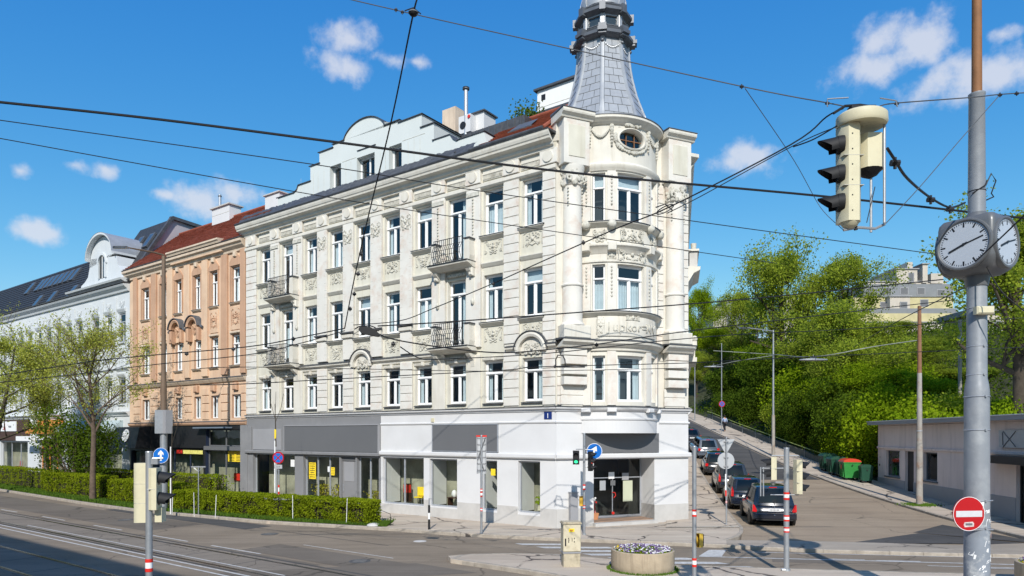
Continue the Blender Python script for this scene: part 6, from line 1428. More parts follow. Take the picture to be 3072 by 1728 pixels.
for py in (435,522,608):
    q = MB(); z = l9(0,py)[2]; q2 = MB(); hood(q2,(0,0,0),.115,.29,HOOD); Mh = T(x0-.115,.0,z) @ RZ(R(78)); q2.build('hood', hh, Mh)
    q = MB(); q.lathe([(.001,.02),(.1,.0)],LENS,(0,0,0),16); q.build('lens', hh, Mh @ Matrix.Rotation(-PI/2,4,'X'))
    q = MB(); q.cyl((0,-.03,0),(0,.05,0),.125,.115,HOOD,16); q.build('hood_base', hh, Mh)
q = MB(); cx = l9(2620,0)[0]; z1, z0 = l9(0,400)[2], l9(0,502)[2]
col(q, cx, .1, .17, .14, z0, z1, CREAM); q.lathe([(.16,0),(.1,-.07),(.02,-.11),(.001,-.11)],HOOD,(cx,.1,z0),14); h2 = q.build('signal_housing', t)
q = MB(); hood(q,(0,0,0),.12,.26,HOOD); q.build('hood', h2, T(cx,.24,(z0+z1)/2) @ RZ(R(-20)))
q = MB(); z0 = l9(0,690)[2]; xa, xb = l9(2625,0)[0], l9(2647,0)[0]; q.cyl((xa,0.1,z0),(xa,.1,l9(0,505)[2]),.017,.017,GALV,8); q.cyl((xb,-.05,l9(0,672)[2]),(xb,-.05,l9(0,372)[2]),.018,.018,GALV,8); q.tube([l9(2530,690),l9(2575,682),l9(2625,686),l9(2655,672)],.018,GALV,6); q.tube([l9(2565,672),l9(2568,690)],.025,HOOD,6); q.tube([l9(2600,668),l9(2625,560)],.006,IRON,4); q.build('rod_frame', t)
# ------------------------------------------------------------------ island furniture
t = empty('switch_cabinet', (1.74,20.2,ZP), rz=R(6), label='cream signal control cabinet standing on the traffic island', cat='cabinet')
CAB = pmat('cream_cabinet_paint', (.56,.50,.36), .6, .08, 2, .1, 30, dirt=(.30,.24,.15), dscale=5, damt=.7)
CABC = pmat('stained_concrete_base', (.46,.40,.29), .9, .2, 4, .3, 40, dirt=(.18,.15,.10), dscale=6, damt=.8)
q = MB(); q.bbox(-.26,.26,-.22,.20,.45,1.26,CAB,.012,M=RZ(PI)); q.box(-.27,.27,-.21,.21,.40,.44,GREYL); q.build('body', t); q = MB(); q.bbox(-.25,.25,-.2,.19,-.02,.40,CABC,.01,M=RZ(PI)); q.build('base', t)
q = MB(); q.box(-.29,.29,-.23,.24,1.26,1.29,CABC); q.box(-.27,.27,-.2,.2,1.29,1.32,CABC); q.build('lid', t)
q = MB(); q.box(.262,.268,-.10,.10,.42,1.2,SIGNB); q.build('poster', t); q = MB(); q.box(-.10,.07,-.205,-.2,1.03,1.13,YEL); q.box(-.06,.03,-.208,-.205,1.06,1.10,ORANGE); q.build('yellow_sticker', t)
q = MB(); 
for x, z in ((-.10,.84),(-.10,.74),(-.095,.79),(.07,.84),(.07,.74)): q.box(x-.015,x+.01,-.206,-.2,z-.02,z+.02,BLACKP)
q.build('graffiti', t); text_mb('1', .15, .003, BLACKP, 'number', t, T(.0,-.206,.75) @ RZ(PI) @ ROT); q = MB(); q.box(-.215,-.175,-.21,-.2,.62,.84,BLACKP); q.build('handle', t)
def planter(loc, r, h, label, n=900, seed=1):
    t = empty('planter', loc, label=label, cat='planter'); C_ = pmat('tan_concrete', (.42,.34,.24), .9, .16, 3, .5, 45, dirt=(.20,.16,.11), dscale=4, damt=.6, streak=True)
    q = MB(); q.lathe([(r*.96,0),(r*.985,h*.1),(r*1.0,h*.3),(r*1.0,h*.98),(r*.985,h),(r*.93,h),(r*.925,h*.9),(.001,h*.88)],C_,(0,0,0),40,sm=True); q.build('bowl', t)
    q = MB(); q2 = MB(); rr = random.Random(seed); PU = pmat('purple_petals',(.20,.12,.32),.7,.4,9); WPt = pmat('white_petals',(.72,.70,.74),.7,.15,9); YP = pmat('yellow_petals',(.7,.5,.04),.7,.2,9); LV = LF_BR
    for k in range(n):
        a = rr.uniform(0,2*PI); d = r*.9*math.sqrt(rr.random()); x, y = d*math.cos(a), d*math.sin(a); z = h*.95+rr.uniform(0,.11)*(1.25-d/r)
        for j in range(3): q.leaf((x+rr.gauss(0,.03),y+rr.gauss(0,.03),z-.03+rr.uniform(-.02,.03)),.07,LV)
        if rr.random() < .62:
            mt = rr.choice((PU,PU,WPt,WPt,PU,PU,WPt,WPt) if x > -.7*r else (YP,PU,WPt)); 
            for j in range(4): q2.leaf((x+rr.gauss(0,.012),y+rr.gauss(0,.012),z+.03),.05,mt)
    q.build('leaves', t); tag(q2.build('flowers', t), kind='stuff')
    return t
planter((3.78,19.75,ZP-.005), .905, .58, 'big round concrete planter full of purple and white flowers on the traffic island', 900, 1)
planter((14.05,17.5,ZP-.005), .95, .58, 'round concrete planter with flowers cut by the bottom right corner of the photo', 700, 2)
q = MB()
for k in range(1500): a = rnd.uniform(0,2*PI); d = .93+abs(rnd.gauss(0,.05)); x, y = 3.78+d*math.cos(a), 19.75+d*math.sin(a); h = rnd.uniform(.02,.07); q.face([(x-.012,y,ZP),(x+.012,y,ZP),(x+rnd.gauss(0,.02),y+rnd.gauss(0,.02),ZP+h)],GRASSM)
tag(q.build('moss'), 'weeds and moss round the foot of the big concrete planter', 'moss', kind='stuff')
# pot plant by the entrance
pM = FC @ T(4.55,-.86,.30); t = empty('flower_pot', M=pM, label='flower trough with red and white flowers just inside the corner entrance', cat='flower pot')
q = MB(); q.prism([(-.28,0),(.28,0),(.34,.28),(-.34,.28)],-.1,.12,pmat('terracotta',(.5,.22,.10),.8,.1,4)); q.build('trough', t); q = MB()
for k in range(14): x = rnd.uniform(-.24,.24); q.tube([(x,0,.26),(x+rnd.gauss(0,.06),rnd.gauss(0,.03),.5+rnd.random()*.4)],.012,WHT if k%3 else RED,4); q.blob((x+rnd.gauss(0,.05),.0,.7+rnd.random()*.25),.05,RED if k%2 else WHT,5)
q.build('flowers', t)
# ------------------------------------------------------------------ goods seen through the shop windows
def chair(M, lab, mat, leg=None):
    t = empty('chair', M=M, label=lab, cat='chair'); q = MB(); q.bbox(-.22,.22,-.22,.22,.42,.48,mat,.02); q.build('seat', t); q = MB(); q.bbox(-.22,.22,-.24,-.19,.5,.95,mat,.02); q.build('backrest', t)
    for s in (-1,1):
        for u in (-1,1): q = MB(); q.cyl((s*.19,u*.19,0),(s*.19,u*.19,.42),.015,.015,leg or ALU,6); q.build('leg', t)
chair(FL @ T(8.6,-.9,.45) @ RZ(R(20)), 'yellow chair behind the widest shop window, nearer its middle', YEL); chair(FL @ T(7.75,-.7,.4) @ RZ(R(-30)), 'yellow chair behind the right end of the widest shop window', YEL)
chair(FL @ T(24.2,-.9,.65) @ RZ(R(200)), 'red chair in the shop window of the peach house', RED); chair(FL @ T(60.3,-.9,.6), 'red chair behind the glass of the brown fronted shop at the far left', RED)
def thing1(name, mb, M, lab, cat): o = mb.build(name); o.matrix_world = M; tag(o, lab, cat); return o
q = MB(); q.bbox(-.2,.2,-.15,.15,0,.5,BROWN,.01); q.bbox(-.17,.17,-.12,.16,.5,.95,RED,.02); q.box(-.18,.18,-.13,.13,.95,1.0,BROWN); thing1('cabinet', q, FL @ T(9.35,-.8,.65) @ SC(.9), 'small brown cabinet with a red front at the left of the widest shop window', 'cabinet')
q = MB(); q.box(-.3,.3,0,.02,0,.8,WHT); q.box(-.2,.2,.02,.025,.1,.7,BROWN); q.box(-.1,.1,.025,.03,.15,.6,SIGNB); thing1('picture', q, FL @ T(8.3,-1.25,1.65) @ SC(.8), 'framed portrait picture hanging at the back of the widest shop window', 'picture')
q = MB(); q.box(-.4,.4,-.2,.2,0,.04,BROWN); [q.box(x-.02,x+.02,-.18,.18,-.5,0,BROWN) for x in (-.35,.35)]; q.blob((.1,0,.2),.14,WHT,6,sz=1.4); q.blob((-.2,0,.14),.1,RED,6); thing1('table', q, FL @ T(6.1,-.75,1.0), 'small display table with white and red vases in the second shop window', 'table')
q = MB(); q.lathe([(.05,0),(.12,.05),(.10,.25),(.13,.3)],pmat('cream_pot',(.6,.55,.42),.6,.1),(0,0,0),12); [q.leaf((rnd.gauss(0,.08),rnd.gauss(0,.08),.35+rnd.random()*.3),.14,LF_BR) for k in range(60)]; thing1('pot_plant', q, FL @ T(1.2,-.55,.7), 'cream pot with a small plant on the sill of the rightmost shop window', 'pot plant')
q = MB(); q.lathe([(.07,0),(.08,.3),(.04,.4),(.035,.7),(.06,.72),(.001,.74)],pmat('green_bottle_glass',(.12,.35,.2),.2,.1),(0,0,0),12); thing1('bottle', q, FL @ T(23.2,-.8,.9) @ SC(1.3), 'tall green bottle beside the red chair in the peach house shop window', 'bottle')
def plantclump(M, lab, n, w, h, mat, stem=True, leafs=.12, cat='plant'):
    q = MB()
    for k in range(n): x, y = rnd.gauss(0,w*.35), rnd.gauss(0,.15); q.leaf((x,y,h*rnd.random()**.7),leafs,mat)
    if stem: 
        for k in range(int(w*14)): x = rnd.uniform(-w*.35,w*.35); q.tube([(x,rnd.gauss(0,.1),0),(x+rnd.gauss(0,.1),rnd.gauss(0,.1),h*rnd.uniform(.5,1.05))],.012,mat if not stem else BARK,4)
    thing1('plant', q, M, lab, cat)
YG = leafmat('yellow_green_leaves',(.25,.28,.04),(.5,.42,.05),3,.3)
plantclump(FL @ T(15.9,-.75,.5), 'yellow green potted plants behind the grey framed glass with the yellow notice', 260, 1.1, .75, YG); plantclump(FL @ T(14.3,-.7,.5), 'yellow leaved plants inside the grey framed shop window beside the door', 200, .9, .8, YG); plantclump(FL @ T(11.3,-.6,.5), 'small green plants behind the narrow glass right of the grey door', 200, 1.1, .6, YG)
plantclump(FL @ T(23.5,.9,ZP), 'leafy plants standing in front of the peach house shop glass', 340, 1.6, 1.5, LF_BR); plantclump(FL @ T(38.9,.8,ZP), 'dark green plants in front of the pale blue shop glass', 360, 1.5, 1.3, LF_DK)
# small sheet metal cabinet on the corner wall (grey metre box)
q = MB(); q.box(0,.36,0,.18,0,1.15,GREYL); q.box(-.02,.38,0,.2,1.15,1.18,GALV); thing1('meter_box', q, FC @ T(5.75,.03,.45), 'grey meter box on the corner wall left of the entrance', 'meter box')
# ------------------------------------------------------------------ parked cars
TYRE = pmat('tyre_rubber', (.018,.018,.018), .85, .1, 5); RIM = pmat('alloy_rim', (.35,.36,.37), .3, .05, 5, metal=.8)
CGLASS = glassmat('car_window_glass', (.10,.13,.13), .07); TAIL = pmat('red_tail_light', (.55,.012,.015), .15, .1, 8, spec=.6); CHR = pmat('chrome_trim', (.6,.6,.62), .15, .03, 5, metal=1.0)
BTRIM = pmat('black_car_trim', (.02,.02,.02), .5, .1, 5)
def carpaint(name, c):
    m = pmat(name, c, .22, .05, 3, spec=.6); b = m.node_tree.nodes['Principled BSDF']; b.inputs['Coat Weight'].default_value = .8; b.inputs['Coat Roughness'].default_value = .04; return m
def car(name, M, lab, paint, Lc=3.9, W=1.70, H=1.5, suv=0., tails='tall', plate=True):
    t = empty(name, M=M, label=lab, cat='car', group='cars parked along the side street'); hw = W/2
    belt = .92+suv*.5; zb = .26+suv*.3
    st = [(0.0,.80,.52,belt-.28,0),(.05,.90,.40,belt-.12,0),(.16,.965,zb+.04,belt-.02,0),(.5,1.0,zb,belt,0),(1.0,1.0,zb,belt,0),(1.8,1.0,zb-.02,belt-.01,0),(Lc-1.25,1.0,zb,belt-.02,0),(Lc-.9,.99,zb,belt-.06,0),(Lc-.4,.95,zb,belt-.16,0),(Lc-.1,.84,zb+.06,belt-.28,0),(Lc,.72,.40,belt-.4,0)]
    rows = []
    for y, k, a, b, _ in st:
        w_ = hw*k; rows.append([(0,y,a),(w_*.85,y,a),(w_*.97,y,a+.07),(w_,y,lerp(a,b,.42)),(w_*1.0,y,lerp(a,b,.68)),(w_*.965,y,b-.05),(w_*.90,y,b),(w_*.5,y,b+.015),(0,y,b+.02)])
    rows = [r + [(-x,y,z) for x,y,z in r[-2:0:-1]] for r in rows]
    q = MB(); q.grid(rows, paint, True, True); q.face(rows[0][::-1], paint); q.face(rows[-1], paint)
    # greenhouse: belt ring -> roof
    yb0, yb1, yt0, yt1 = .10, Lc-.95, .52, Lc-1.85
    wb, wt = hw*.90, hw*.70
    zt = H-.05
    def ring(w_, y0, y1, z, bow=0.): return [(-w_,y0+.06,z),(-w_*.8,y0,z),(0,y0-bow,z),(w_*.8,y0,z),(w_,y0+.06,z),(w_*1.01,lerp(y0,y1,.35),z),(w_,lerp(y0,y1,.7),z),(w_*.95,y1-.06,z),(w_*.7,y1+.02,z),(0,y1+.07,z),(-w_*.7,y1+.02,z),(-w_*.95,y1-.06,z),(-w_,lerp(y0,y1,.7),z),(-w_*1.01,lerp(y0,y1,.35),z)]
    r0 = ring(wb,yb0,yb1,belt-.03,.05); r1 = ring(lerp(wb,wt,.5),lerp(yb0,yt0,.42),lerp(yb1,yt1,.5),lerp(belt,zt,.5),.05); r2 = ring(wt,yt0-.04,yt1,zt,.05); r3 = ring(wt*.86,yt0+.1,yt1-.15,H-.01,.03); r4 = ring(wt*.45,yt0+.4,yt1-.5,H+.005,0)
    q.grid([r0,r1,r2,r3,r4],paint,True,True); q.face(r4,paint); q.build('body', t)
    def bil(A_,B_,C_,D_,u,v): return Vector(A_).lerp(Vector(B_),u).lerp(Vector(D_).lerp(Vector(C_),u),v)
    def glass_quad(nm, i, j, u0,u1,v0,v1, out, segs=1):
        q = MB(); rows = []
        for v in [lerp(v0,v1,k/4) for k in range(5)]:
            row = []
            for k in range(2*(1 if i == j else 1)+1):
                u = lerp(u0,u1,k/2)
                lo = Vector(r0[i]).lerp(Vector(r0[j]),u); mi_ = Vector(r1[i]).lerp(Vector(r1[j]),u); hi = Vector(r2[i]).lerp(Vector(r2[j]),u)
                p = lo.lerp(mi_,v*2) if v < .5 else mi_.lerp(hi,(v-.5)*2); row.append(p+Vector(out))
            rows.append(row)
        q.grid(rows,CGLASS); return q.build(nm, t)
    # rear window across three ring points
    q = MB(); rows = []
    for v in (.14,.35,.55,.75,.92):
        row = []
        for i, j, u in ((1,2,.06),(1,2,.5),(1,2,1.),(2,3,.5),(2,3,.94)):
            lo = Vector(r0[i]).lerp(Vector(r0[j]),u); mi_ = Vector(r1[i]).lerp(Vector(r1[j]),u); hi = Vector(r2[i]).lerp(Vector(r2[j]),u)
            p = lo.lerp(mi_,v*2) if v < .5 else mi_.lerp(hi,(v-.5)*2); row.append(p+Vector((0,-.02,.008)))
        rows.append(row)
    q.grid(rows,CGLASS); q.build('rear_window', t)
    q = MB(); rows = []
    for v in (.12,.5,.92):
        row = []
        for i, j, u in ((8,9,.1),(8,9,.6),(9,10,0.),(9,10,.4),(9,10,.9)):
            lo = Vector(r0[i]).lerp(Vector(r0[j]),u); mi_ = Vector(r1[i]).lerp(Vector(r1[j]),u); hi = Vector(r2[i]).lerp(Vector(r2[j]),u)
            p = lo.lerp(mi_,v*2) if v < .5 else mi_.lerp(hi,(v-.5)*2); row.append(p+Vector((0,.015,.01)))
        rows.append(row)
    q.grid(rows,CGLASS); q.build('windscreen', t)
    for sgn, idx in ((1,((4,5),(5,6),(6,7))),(-1,((0,13),(13,12),(12,11)))):
        for i, j in idx: glass_quad('side_window', i, j, .08,.94,.14,.9,(sgn*.012,0,0))
    # details
    for s in (-1,1):
        for y in (.72,Lc-.78):
            w_ = empty('wheel'); w_.parent = t; w_.matrix_local = T(s*(hw-.10),y,.31) @ RZ(0 if s > 0 else PI)
            w_.name = 'wheel'
            q = MB(); q.lathe([(.18,-.10),(.29,-.10),(.315,-.07),(.32,0),(.315,.07),(.29,.105),(.19,.105)],TYRE,(0,0,0),24); q.build('tyre', w_, Matrix.Rotation(PI/2,4,'Y'))
            q = MB(); q.lathe([(.001,.06),(.05,.07),(.07,.04)],RIM,(0,0,0),16); q.lathe([(.185,.04),(.20,.105),(.215,.106)],RIM,(0,0,0),20); q.lathe([(.001,-.02),(.19,-.02)],BTRIM,(0,0,0),16)
            for k in range(5): q.box(.03,.20,-.03,.03,.045,.075,RIM,M=RZ(k*2*PI/5))
            q.build('rim', w_, Matrix.Rotation(PI/2,4,'Y'))
            q = MB(); q.cyl((hw*s*.86,y,.34),(s*(hw+.004),y,.34),.365,.365,BTRIM,26); q.build('wheel_arch', t)
        q = MB(); q.bbox(-.09,.09,-.03,.05,-.06,.06,paint,.03); q.build('wing_mirror', t, T(s*(hw+.09),Lc-1.35,belt+.08) @ RZ(PI))
        if tails == 'tall': pts = [(s*(hw-.04),.64),(s*(hw-.20),.62),(s*(hw-.23),.68),(s*(hw-.13),.90),(s*(hw-.06),.95)]
        elif tails == 'frame': pts = [(s*(hw-.04),.72),(s*(hw-.15),.70),(s*(hw-.17),.95),(s*(hw-.09),1.2),(s*(hw-.05),1.0)]
        else: pts = [(s*(hw-.03),.72),(s*(hw-.22),.72),(s*(hw-.24),.90),(s*(hw-.05),.92)]
        q = MB(); pts = pts if s > 0 else pts[::-1]; q.prism([(-x if False else x,z+suv*.25) for x,z in pts],-.015,.20,TAIL); q.build('tail_light', t)
    q = MB(); q.bbox(-hw*.96,hw*.96,-.16,.04,.30+suv*.3,.56+suv*.3,BTRIM if suv else paint,.05,M=RZ(PI)); q.box(-hw*.8,hw*.8,-.05,-.02,.27,.33,BTRIM); q.build('bumper', t)
    q = MB(); q.box(-hw*.97,hw*.97,-.052,-.03,.565+suv*.3,.585+suv*.3,CHR); q.box(-.9*hw,.9*hw,.0,.005,belt-.05,belt-.035,BTRIM); q.build('trim_strip', t)
    if plate:
        q = MB(); q.box(-.26,.26,-.045,-.02,.66+suv*.2,.78+suv*.2,WHT); pl_ = q.build('number_plate', t); q = MB()
        for k in range(7): q.box(-.2+k*.058,-.165+k*.058,-.048,-.045,.69+suv*.2,.75+suv*.2,GREYD)
        q.build('plate_text', pl_)
    q = MB(); q.box(-.16,.16,.40,.44,H-.06,H-.03,TAIL); q.build('brake_light', t)
    q = MB(); q.tube([(0,.02,belt+.02),(.0,.16,belt+.24)],.012,BTRIM,5); q.blob((0,-.0,belt-.08),.03,CHR,6); q.blob((0,-.05,.50),.03,CHR,6); q.build('rear_wiper', t)
    q = MB(); q.tube([(.0,yt0+.2,H),(.0,yt0+.02,H+.16)],.008,BTRIM,4); q.build('aerial', t)
    q = MB(); q.bbox(-hw*.8,hw*.8,.3,Lc-.4,.16,.34,BTRIM,.01); q.box(-hw*.8,hw*.8,.5,Lc-1.1,.3,belt-.05,BTRIM); q.build('underbody', t)
    return t
def carM(y, off=0., pitch=True):
    x = kl(y)+.98+off; a = math.atan2(kl(y+3)-kl(y), 3); sl = math.atan2(zs(y+3.2)-zs(y+.7), 2.5); return T(x,y,zs(y+.7)+.028-.7*math.tan(sl)) @ RZ(-a) @ Matrix.Rotation(sl,4,'X')
car('parked_car', carM(28.9,.42), 'black hatchback nearest the crossing, last in the row of parked cars', carpaint('black_blue_car_paint',(.008,.011,.02)), 4.1,1.86,1.68)
car('parked_car', carM(33.8,.05), 'dark blue car with red edged rear, second from the crossing', carpaint('dark_navy_car_paint',(.012,.016,.028)), 4.1,1.75,1.58,tails='frame')
car('parked_car', carM(39.6,.05), 'dark grey tall car third from the crossing in the parked row', carpaint('charcoal_car_paint',(.022,.024,.028)), 4.4,1.8,1.78,.25,tails='frame')
car('parked_car', carM(48.2,.0), 'black hatchback with small round tail lights, fourth from the crossing', carpaint('black_car_paint',(.007,.008,.010)), 4.2,1.78,1.6,tails='small')
car('parked_car', carM(56.6,.1), 'grey blue estate car, fifth from the crossing beside the building edge', carpaint('grey_blue_car_paint',(.09,.11,.14)), 4.5,1.8,1.62,tails='small')
car('parked_car', carM(64.5,.9), 'dark car with red lights farthest up the row, mostly hidden by the building', carpaint('dark_grey_car_paint',(.03,.03,.035)), 4.4,1.78,1.5,tails='small')
# ------------------------------------------------------------------ waste containers
DG = pmat('dark_green_plastic',(.012,.06,.035),.45,.12,4); MG = pmat('bright_green_plastic',(.03,.22,.045),.4,.1,4); RL = pmat('red_lid_plastic',(.55,.05,.02),.4,.08,4)
def bin_(loc, rz, w, d, h, body, lid, lab, dome=True, sticker=False):
    t = empty('waste_container', loc, rz, lab, 'waste container', 'waste containers on the pavement')
    q = MB(); lo = [(-w*.42,-d*.4,.14),(w*.42,-d*.4,.14),(w*.42,d*.4,.14),(-w*.42,d*.4,.14)]; hi = [(-w*.5,-d*.5,h*.82),(w*.5,-d*.5,h*.82),(w*.5,d*.5,h*.82),(-w*.5,d*.5,h*.82)]
    q.grid([lo,hi],body,False,True); q.face(lo[::-1],body)
    for s in (-.3,0,.3): q.bbox(s*w-.03,s*w+.03,d*.42,d*.5,.2,h*.78,body,.01); q.bbox(s*w-.03,s*w+.03,d*.42,d*.5,.2,h*.78,body,.01,M=RZ(PI))
    q.box(-w*.52,w*.52,-d*.52,d*.52,h*.80,h*.84,body); q.build('body', t)
    q = MB(); n = 8; q.prism([(-d*.53,h*.84),(d*.53,h*.84)]+[(d*.53*math.cos(PI*k/n),h*.845+h*.155*math.sin(PI*k/n)) for k in range(1,n)],-w*.53,w*.53,lid,M=AWM); q.build('lid', t)
    for sx in (-1,1):
        for sy in (-1,1): q = MB(); q.cyl((sx*w*.34-.03,sy*d*.3,.08),(sx*w*.34+.03,sy*d*.3,.08),.08,.08,TYRE,12); q.build('wheel', t)
    q = MB(); q.tube([(-w*.4,d*.56,h*.74),(w*.4,d*.56,h*.74)],.02,BTRIM,5); q.cyl((w*.5,0,h*.7),(w*.58,0,h*.7),.04,.04,BTRIM,8); q.cyl((-w*.5,0,h*.7),(-w*.58,0,h*.7),.04,.04,BTRIM,8); q.build('handle', t)
    if sticker: q = MB(); q.box(-.12,.12,d*.5,d*.51,h*.5,h*.7,RL); q.build('sticker', t)
def binp(px, Y_): X_ = (px-1536)/2048*Y_; return (X_,Y_,gz(X_,Y_))
bin_(binp(2484,50.2),R(82),1.2,1.0,1.32,DG,DG,'dark green container farthest left in the row of bins')
bin_(binp(2508,48.3),R(82),1.2,1.0,1.32,DG,DG,'dark green container second from the left in the row of bins')
bin_(binp(2549,45.9),R(78),1.3,1.05,1.42,MG,RL,'bright green container with the red lid in the row of bins', sticker=True)
bin_(binp(2597,44.3),R(80),.62,.72,1.2,DG,DG,'small dark green wheelie bin right of the red lidded container')
bin_(binp(2526,47.2),R(80),.6,.7,1.25,DG,DG,'narrow dark green bin squeezed in left of the red lidded container')
# ------------------------------------------------------------------ person walking up the street
def skin(name, verts, edges, rad, mat, parent=None, M=None, sub=1, root=0):
    me = bpy.data.meshes.new(name); me.from_pydata(verts, edges, []); o = bpy.data.objects.new(name, me); COL.objects.link(o)
    s = o.modifiers.new('skin','SKIN'); 
    for i, r_ in enumerate(rad): me.skin_vertices[0].data[i].radius = (r_, r_) if not isinstance(r_, tuple) else r_
    me.skin_vertices[0].data[root].use_root = True
    ss = o.modifiers.new('sub','SUBSURF'); ss.levels = sub; ss.render_levels = sub
    dg = bpy.context.evaluated_depsgraph_get(); m2 = bpy.data.meshes.new_from_object(o.evaluated_get(dg)); bpy.data.objects.remove(o)
    m2.materials.clear(); m2.materials.append(mat); m2.polygons.foreach_set('use_smooth',[True]*len(m2.polygons))
    n = bpy.data.objects.new(name, m2); COL.objects.link(n); n.parent = parent
    if M is not None: n.matrix_local = M
    return n
X_, Y_ = (2174-1536)/2048*74, 74.; SKN = pmat('skin',(.45,.26,.18),.6,.05,4); JK = pmat('pale_blue_jacket',(.30,.38,.55),.8,.1,8); TR = pmat('black_trousers',(.015,.016,.022),.85,.1,5); HR = pmat('dark_hair',(.02,.014,.01),.7,.1,5)
pe = empty('person', (X_,Y_,gz(X_,Y_)), R(12), 'person in pale blue jacket and black trousers walking up the side street', 'person')
V = [(0,0,.95),(0,0,1.15),(0,0,1.38),(0,.0,1.48),(0,.02,1.56),(0,.03,1.66),(.10,0,.90),(.11,.16,.50),(.11,.08,.08),(.11,.24,.04),(-.10,0,.90),(-.11,.02,.50),(-.11,-.20,.12),(-.11,-.10,.04),(.19,0,1.40),(.25,-.08,1.14),(.26,.04,.92),(.26,.08,.83),(-.19,0,1.40),(-.25,.08,1.14),(-.25,.2,.95),(-.25,.26,.87)]
E_ = [(0,1),(1,2),(2,3),(3,4),(4,5),(0,6),(6,7),(7,8),(8,9),(0,10),(10,11),(11,12),(12,13),(2,14),(14,15),(15,16),(16,17),(2,18),(18,19),(19,20),(20,21)]
Rd = [.14,.12,.13,.055,.085,.09,.085,.055,.04,.035,.085,.055,.04,.035,.05,.04,.032,.035,.05,.04,.032,.035]
skin('body',V,E_,Rd,SKN,pe,sub=2)
skin('jacket',[V[0],V[1],V[2],V[14],V[15],V[16],V[18],V[19],V[20]],[(0,1),(1,2),(2,3),(3,4),(4,5),(2,6),(6,7),(7,8)],[.17,.155,.15,.075,.06,.05,.075,.06,.05],JK,pe)
skin('trousers',[V[0],V[6],V[7],V[8],V[10],V[11],V[12]],[(0,1),(1,2),(2,3),(0,4),(4,5),(5,6)],[.155,.11,.08,.065,.11,.08,.065],TR,pe)
q = MB(); q.blob((0,.0,1.66),.115,HR,9,sz=1.15); q.build('hair', pe)
q = MB()
for s in (-1,1): q.blob((s*.035,.13,1.65),.013,WHT,5)
q.blob((0,.135,1.625),.018,SKN,5); q.build('face', pe)
# ------------------------------------------------------------------ vegetation
def branchy(seed, H, r0, zfork, spread, nb=9, depth=3, up=.5, mat=None, crown_r=3.0, leafn=0, leafs=.12, lmat=None, clump=.35, tipup=.0, fill=0, asym=0.):
    """returns (trunk MB, crown MB): tapering trunk with limbs; leaves gather round the twigs"""
    r = random.Random(seed); tr = MB(); cr = MB(); tips = []
    def grow(p, d, ln, rad, lvl):
        n = 4; pts = [p]; rs = [rad]; q = p.copy(); dd = d.copy()
        for i in range(n):
            dd = (dd + Vector((r.gauss(0,.16),r.gauss(0,.16),r.gauss(0,.10)+tipup))).normalized(); q = q + dd*ln/n; pts.append(q.copy()); rs.append(rad*(1-.62*(i+1)/n))
            if lvl >= depth-1 or (lvl >= 1 and i >= 1): tips.append((q.copy(), lvl))
        tr.tube(pts, rs, mat, 7 if lvl == 0 else (5 if lvl < 2 else 4), False)
        if lvl < depth:
            for k in range(r.randint(3,4) if lvl < depth-1 else r.randint(2,4)):
                i = r.randint(1,n); a = r.uniform(0,2*PI); side = Vector((math.cos(a),math.sin(a),r.uniform(-.2,.5)))
                grow(pts[i], (dd*.8+side*.75).normalized(), ln*r.uniform(.5,.75), max(.012,rs[i]*.6), lvl+1)
    pts = [Vector((0,0,-.3)),Vector((0,0,zfork*.4)),Vector((r.gauss(0,.04),r.gauss(0,.04),zfork)),Vector((r.gauss(0,.15),r.gauss(0,.15),lerp(zfork,H,.45))),Vector((r.gauss(0,.3),r.gauss(0,.3),H*.86))]
    tr.tube(pts,[r0*1.25,r0,r0*.82,r0*.5,r0*.12],mat,12)
    for k in range(nb):
        u = (k+.5)/nb; z = lerp(zfork*.95, H*.8, u**1.1); a = k*2.4+r.uniform(-.5,.5)
        i = 2 if z < pts[3].z else 3; p = pts[i].lerp(pts[i+1] if i < 4 else pts[i], (z-pts[i].z)/max(.1,(pts[min(4,i+1)].z-pts[i].z)))
        prof = math.sin(PI*min(1,(u*.75+.22)))
        grow(p, Vector((math.cos(a)*spread,math.sin(a)*spread,up)).normalized(), crown_r*prof*.62, r0*lerp(.5,.2,u), 1)
    for k in range(leafn):
        c, lvl = tips[r.randrange(len(tips))]
        p = c+Vector((r.gauss(0,clump),r.gauss(0,clump),r.gauss(0,clump*.8))); cr.leaf(p, leafs*r.uniform(.6,1.3), lmat)
    return tr, cr
TREES = {}
def tree(key, M, label, cat='tree', group=None, name='tree', **kw):
    if key in TREES: t = copy_tree(TREES[key], None, M); t.name = name
    else:
        tr, cr = branchy(**kw); t = empty(name, M=M); tr.build('trunk', t); cr.build('crown', t); TREES[key] = t
    if 'group' in t.keys(): del t['group']
    return tag(t, label, cat, group)
# street trees at the left
tree('st1', T(-24.75,40.3,ZP), 'young street tree with upright branches and fresh leaves beside the clipped hedge', seed=21,H=11.3,r0=.155,zfork=4.0,spread=.75,nb=15,depth=4,up=1.05,mat=BARK,crown_r=5.2,leafn=13000,leafs=.10,lmat=LF_SPR,clump=.17,tipup=.06)
tree('st2', T(-33.6,49.3,ZP) , 'thin street tree behind the hedge, second from the left, with sparse new leaves', seed=5,H=11.0,r0=.11,zfork=4.2,spread=.9,nb=10,depth=4,up=.65,mat=BARK,crown_r=4.6,leafn=13000,leafs=.12,lmat=LF_SPR,clump=.25,tipup=.04)
tree('st3', T(-35.5,46.0,ZP) @ Matrix.Rotation(R(10),4,'Y'), 'leaning street tree cut by the left edge of the photo', seed=8,H=12.0,r0=.19,zfork=3.5,spread=.9,nb=10,depth=4,up=.7,mat=BARKD,crown_r=5.6,leafn=14000,leafs=.12,lmat=LF_SPR,clump=.28,tipup=.05)
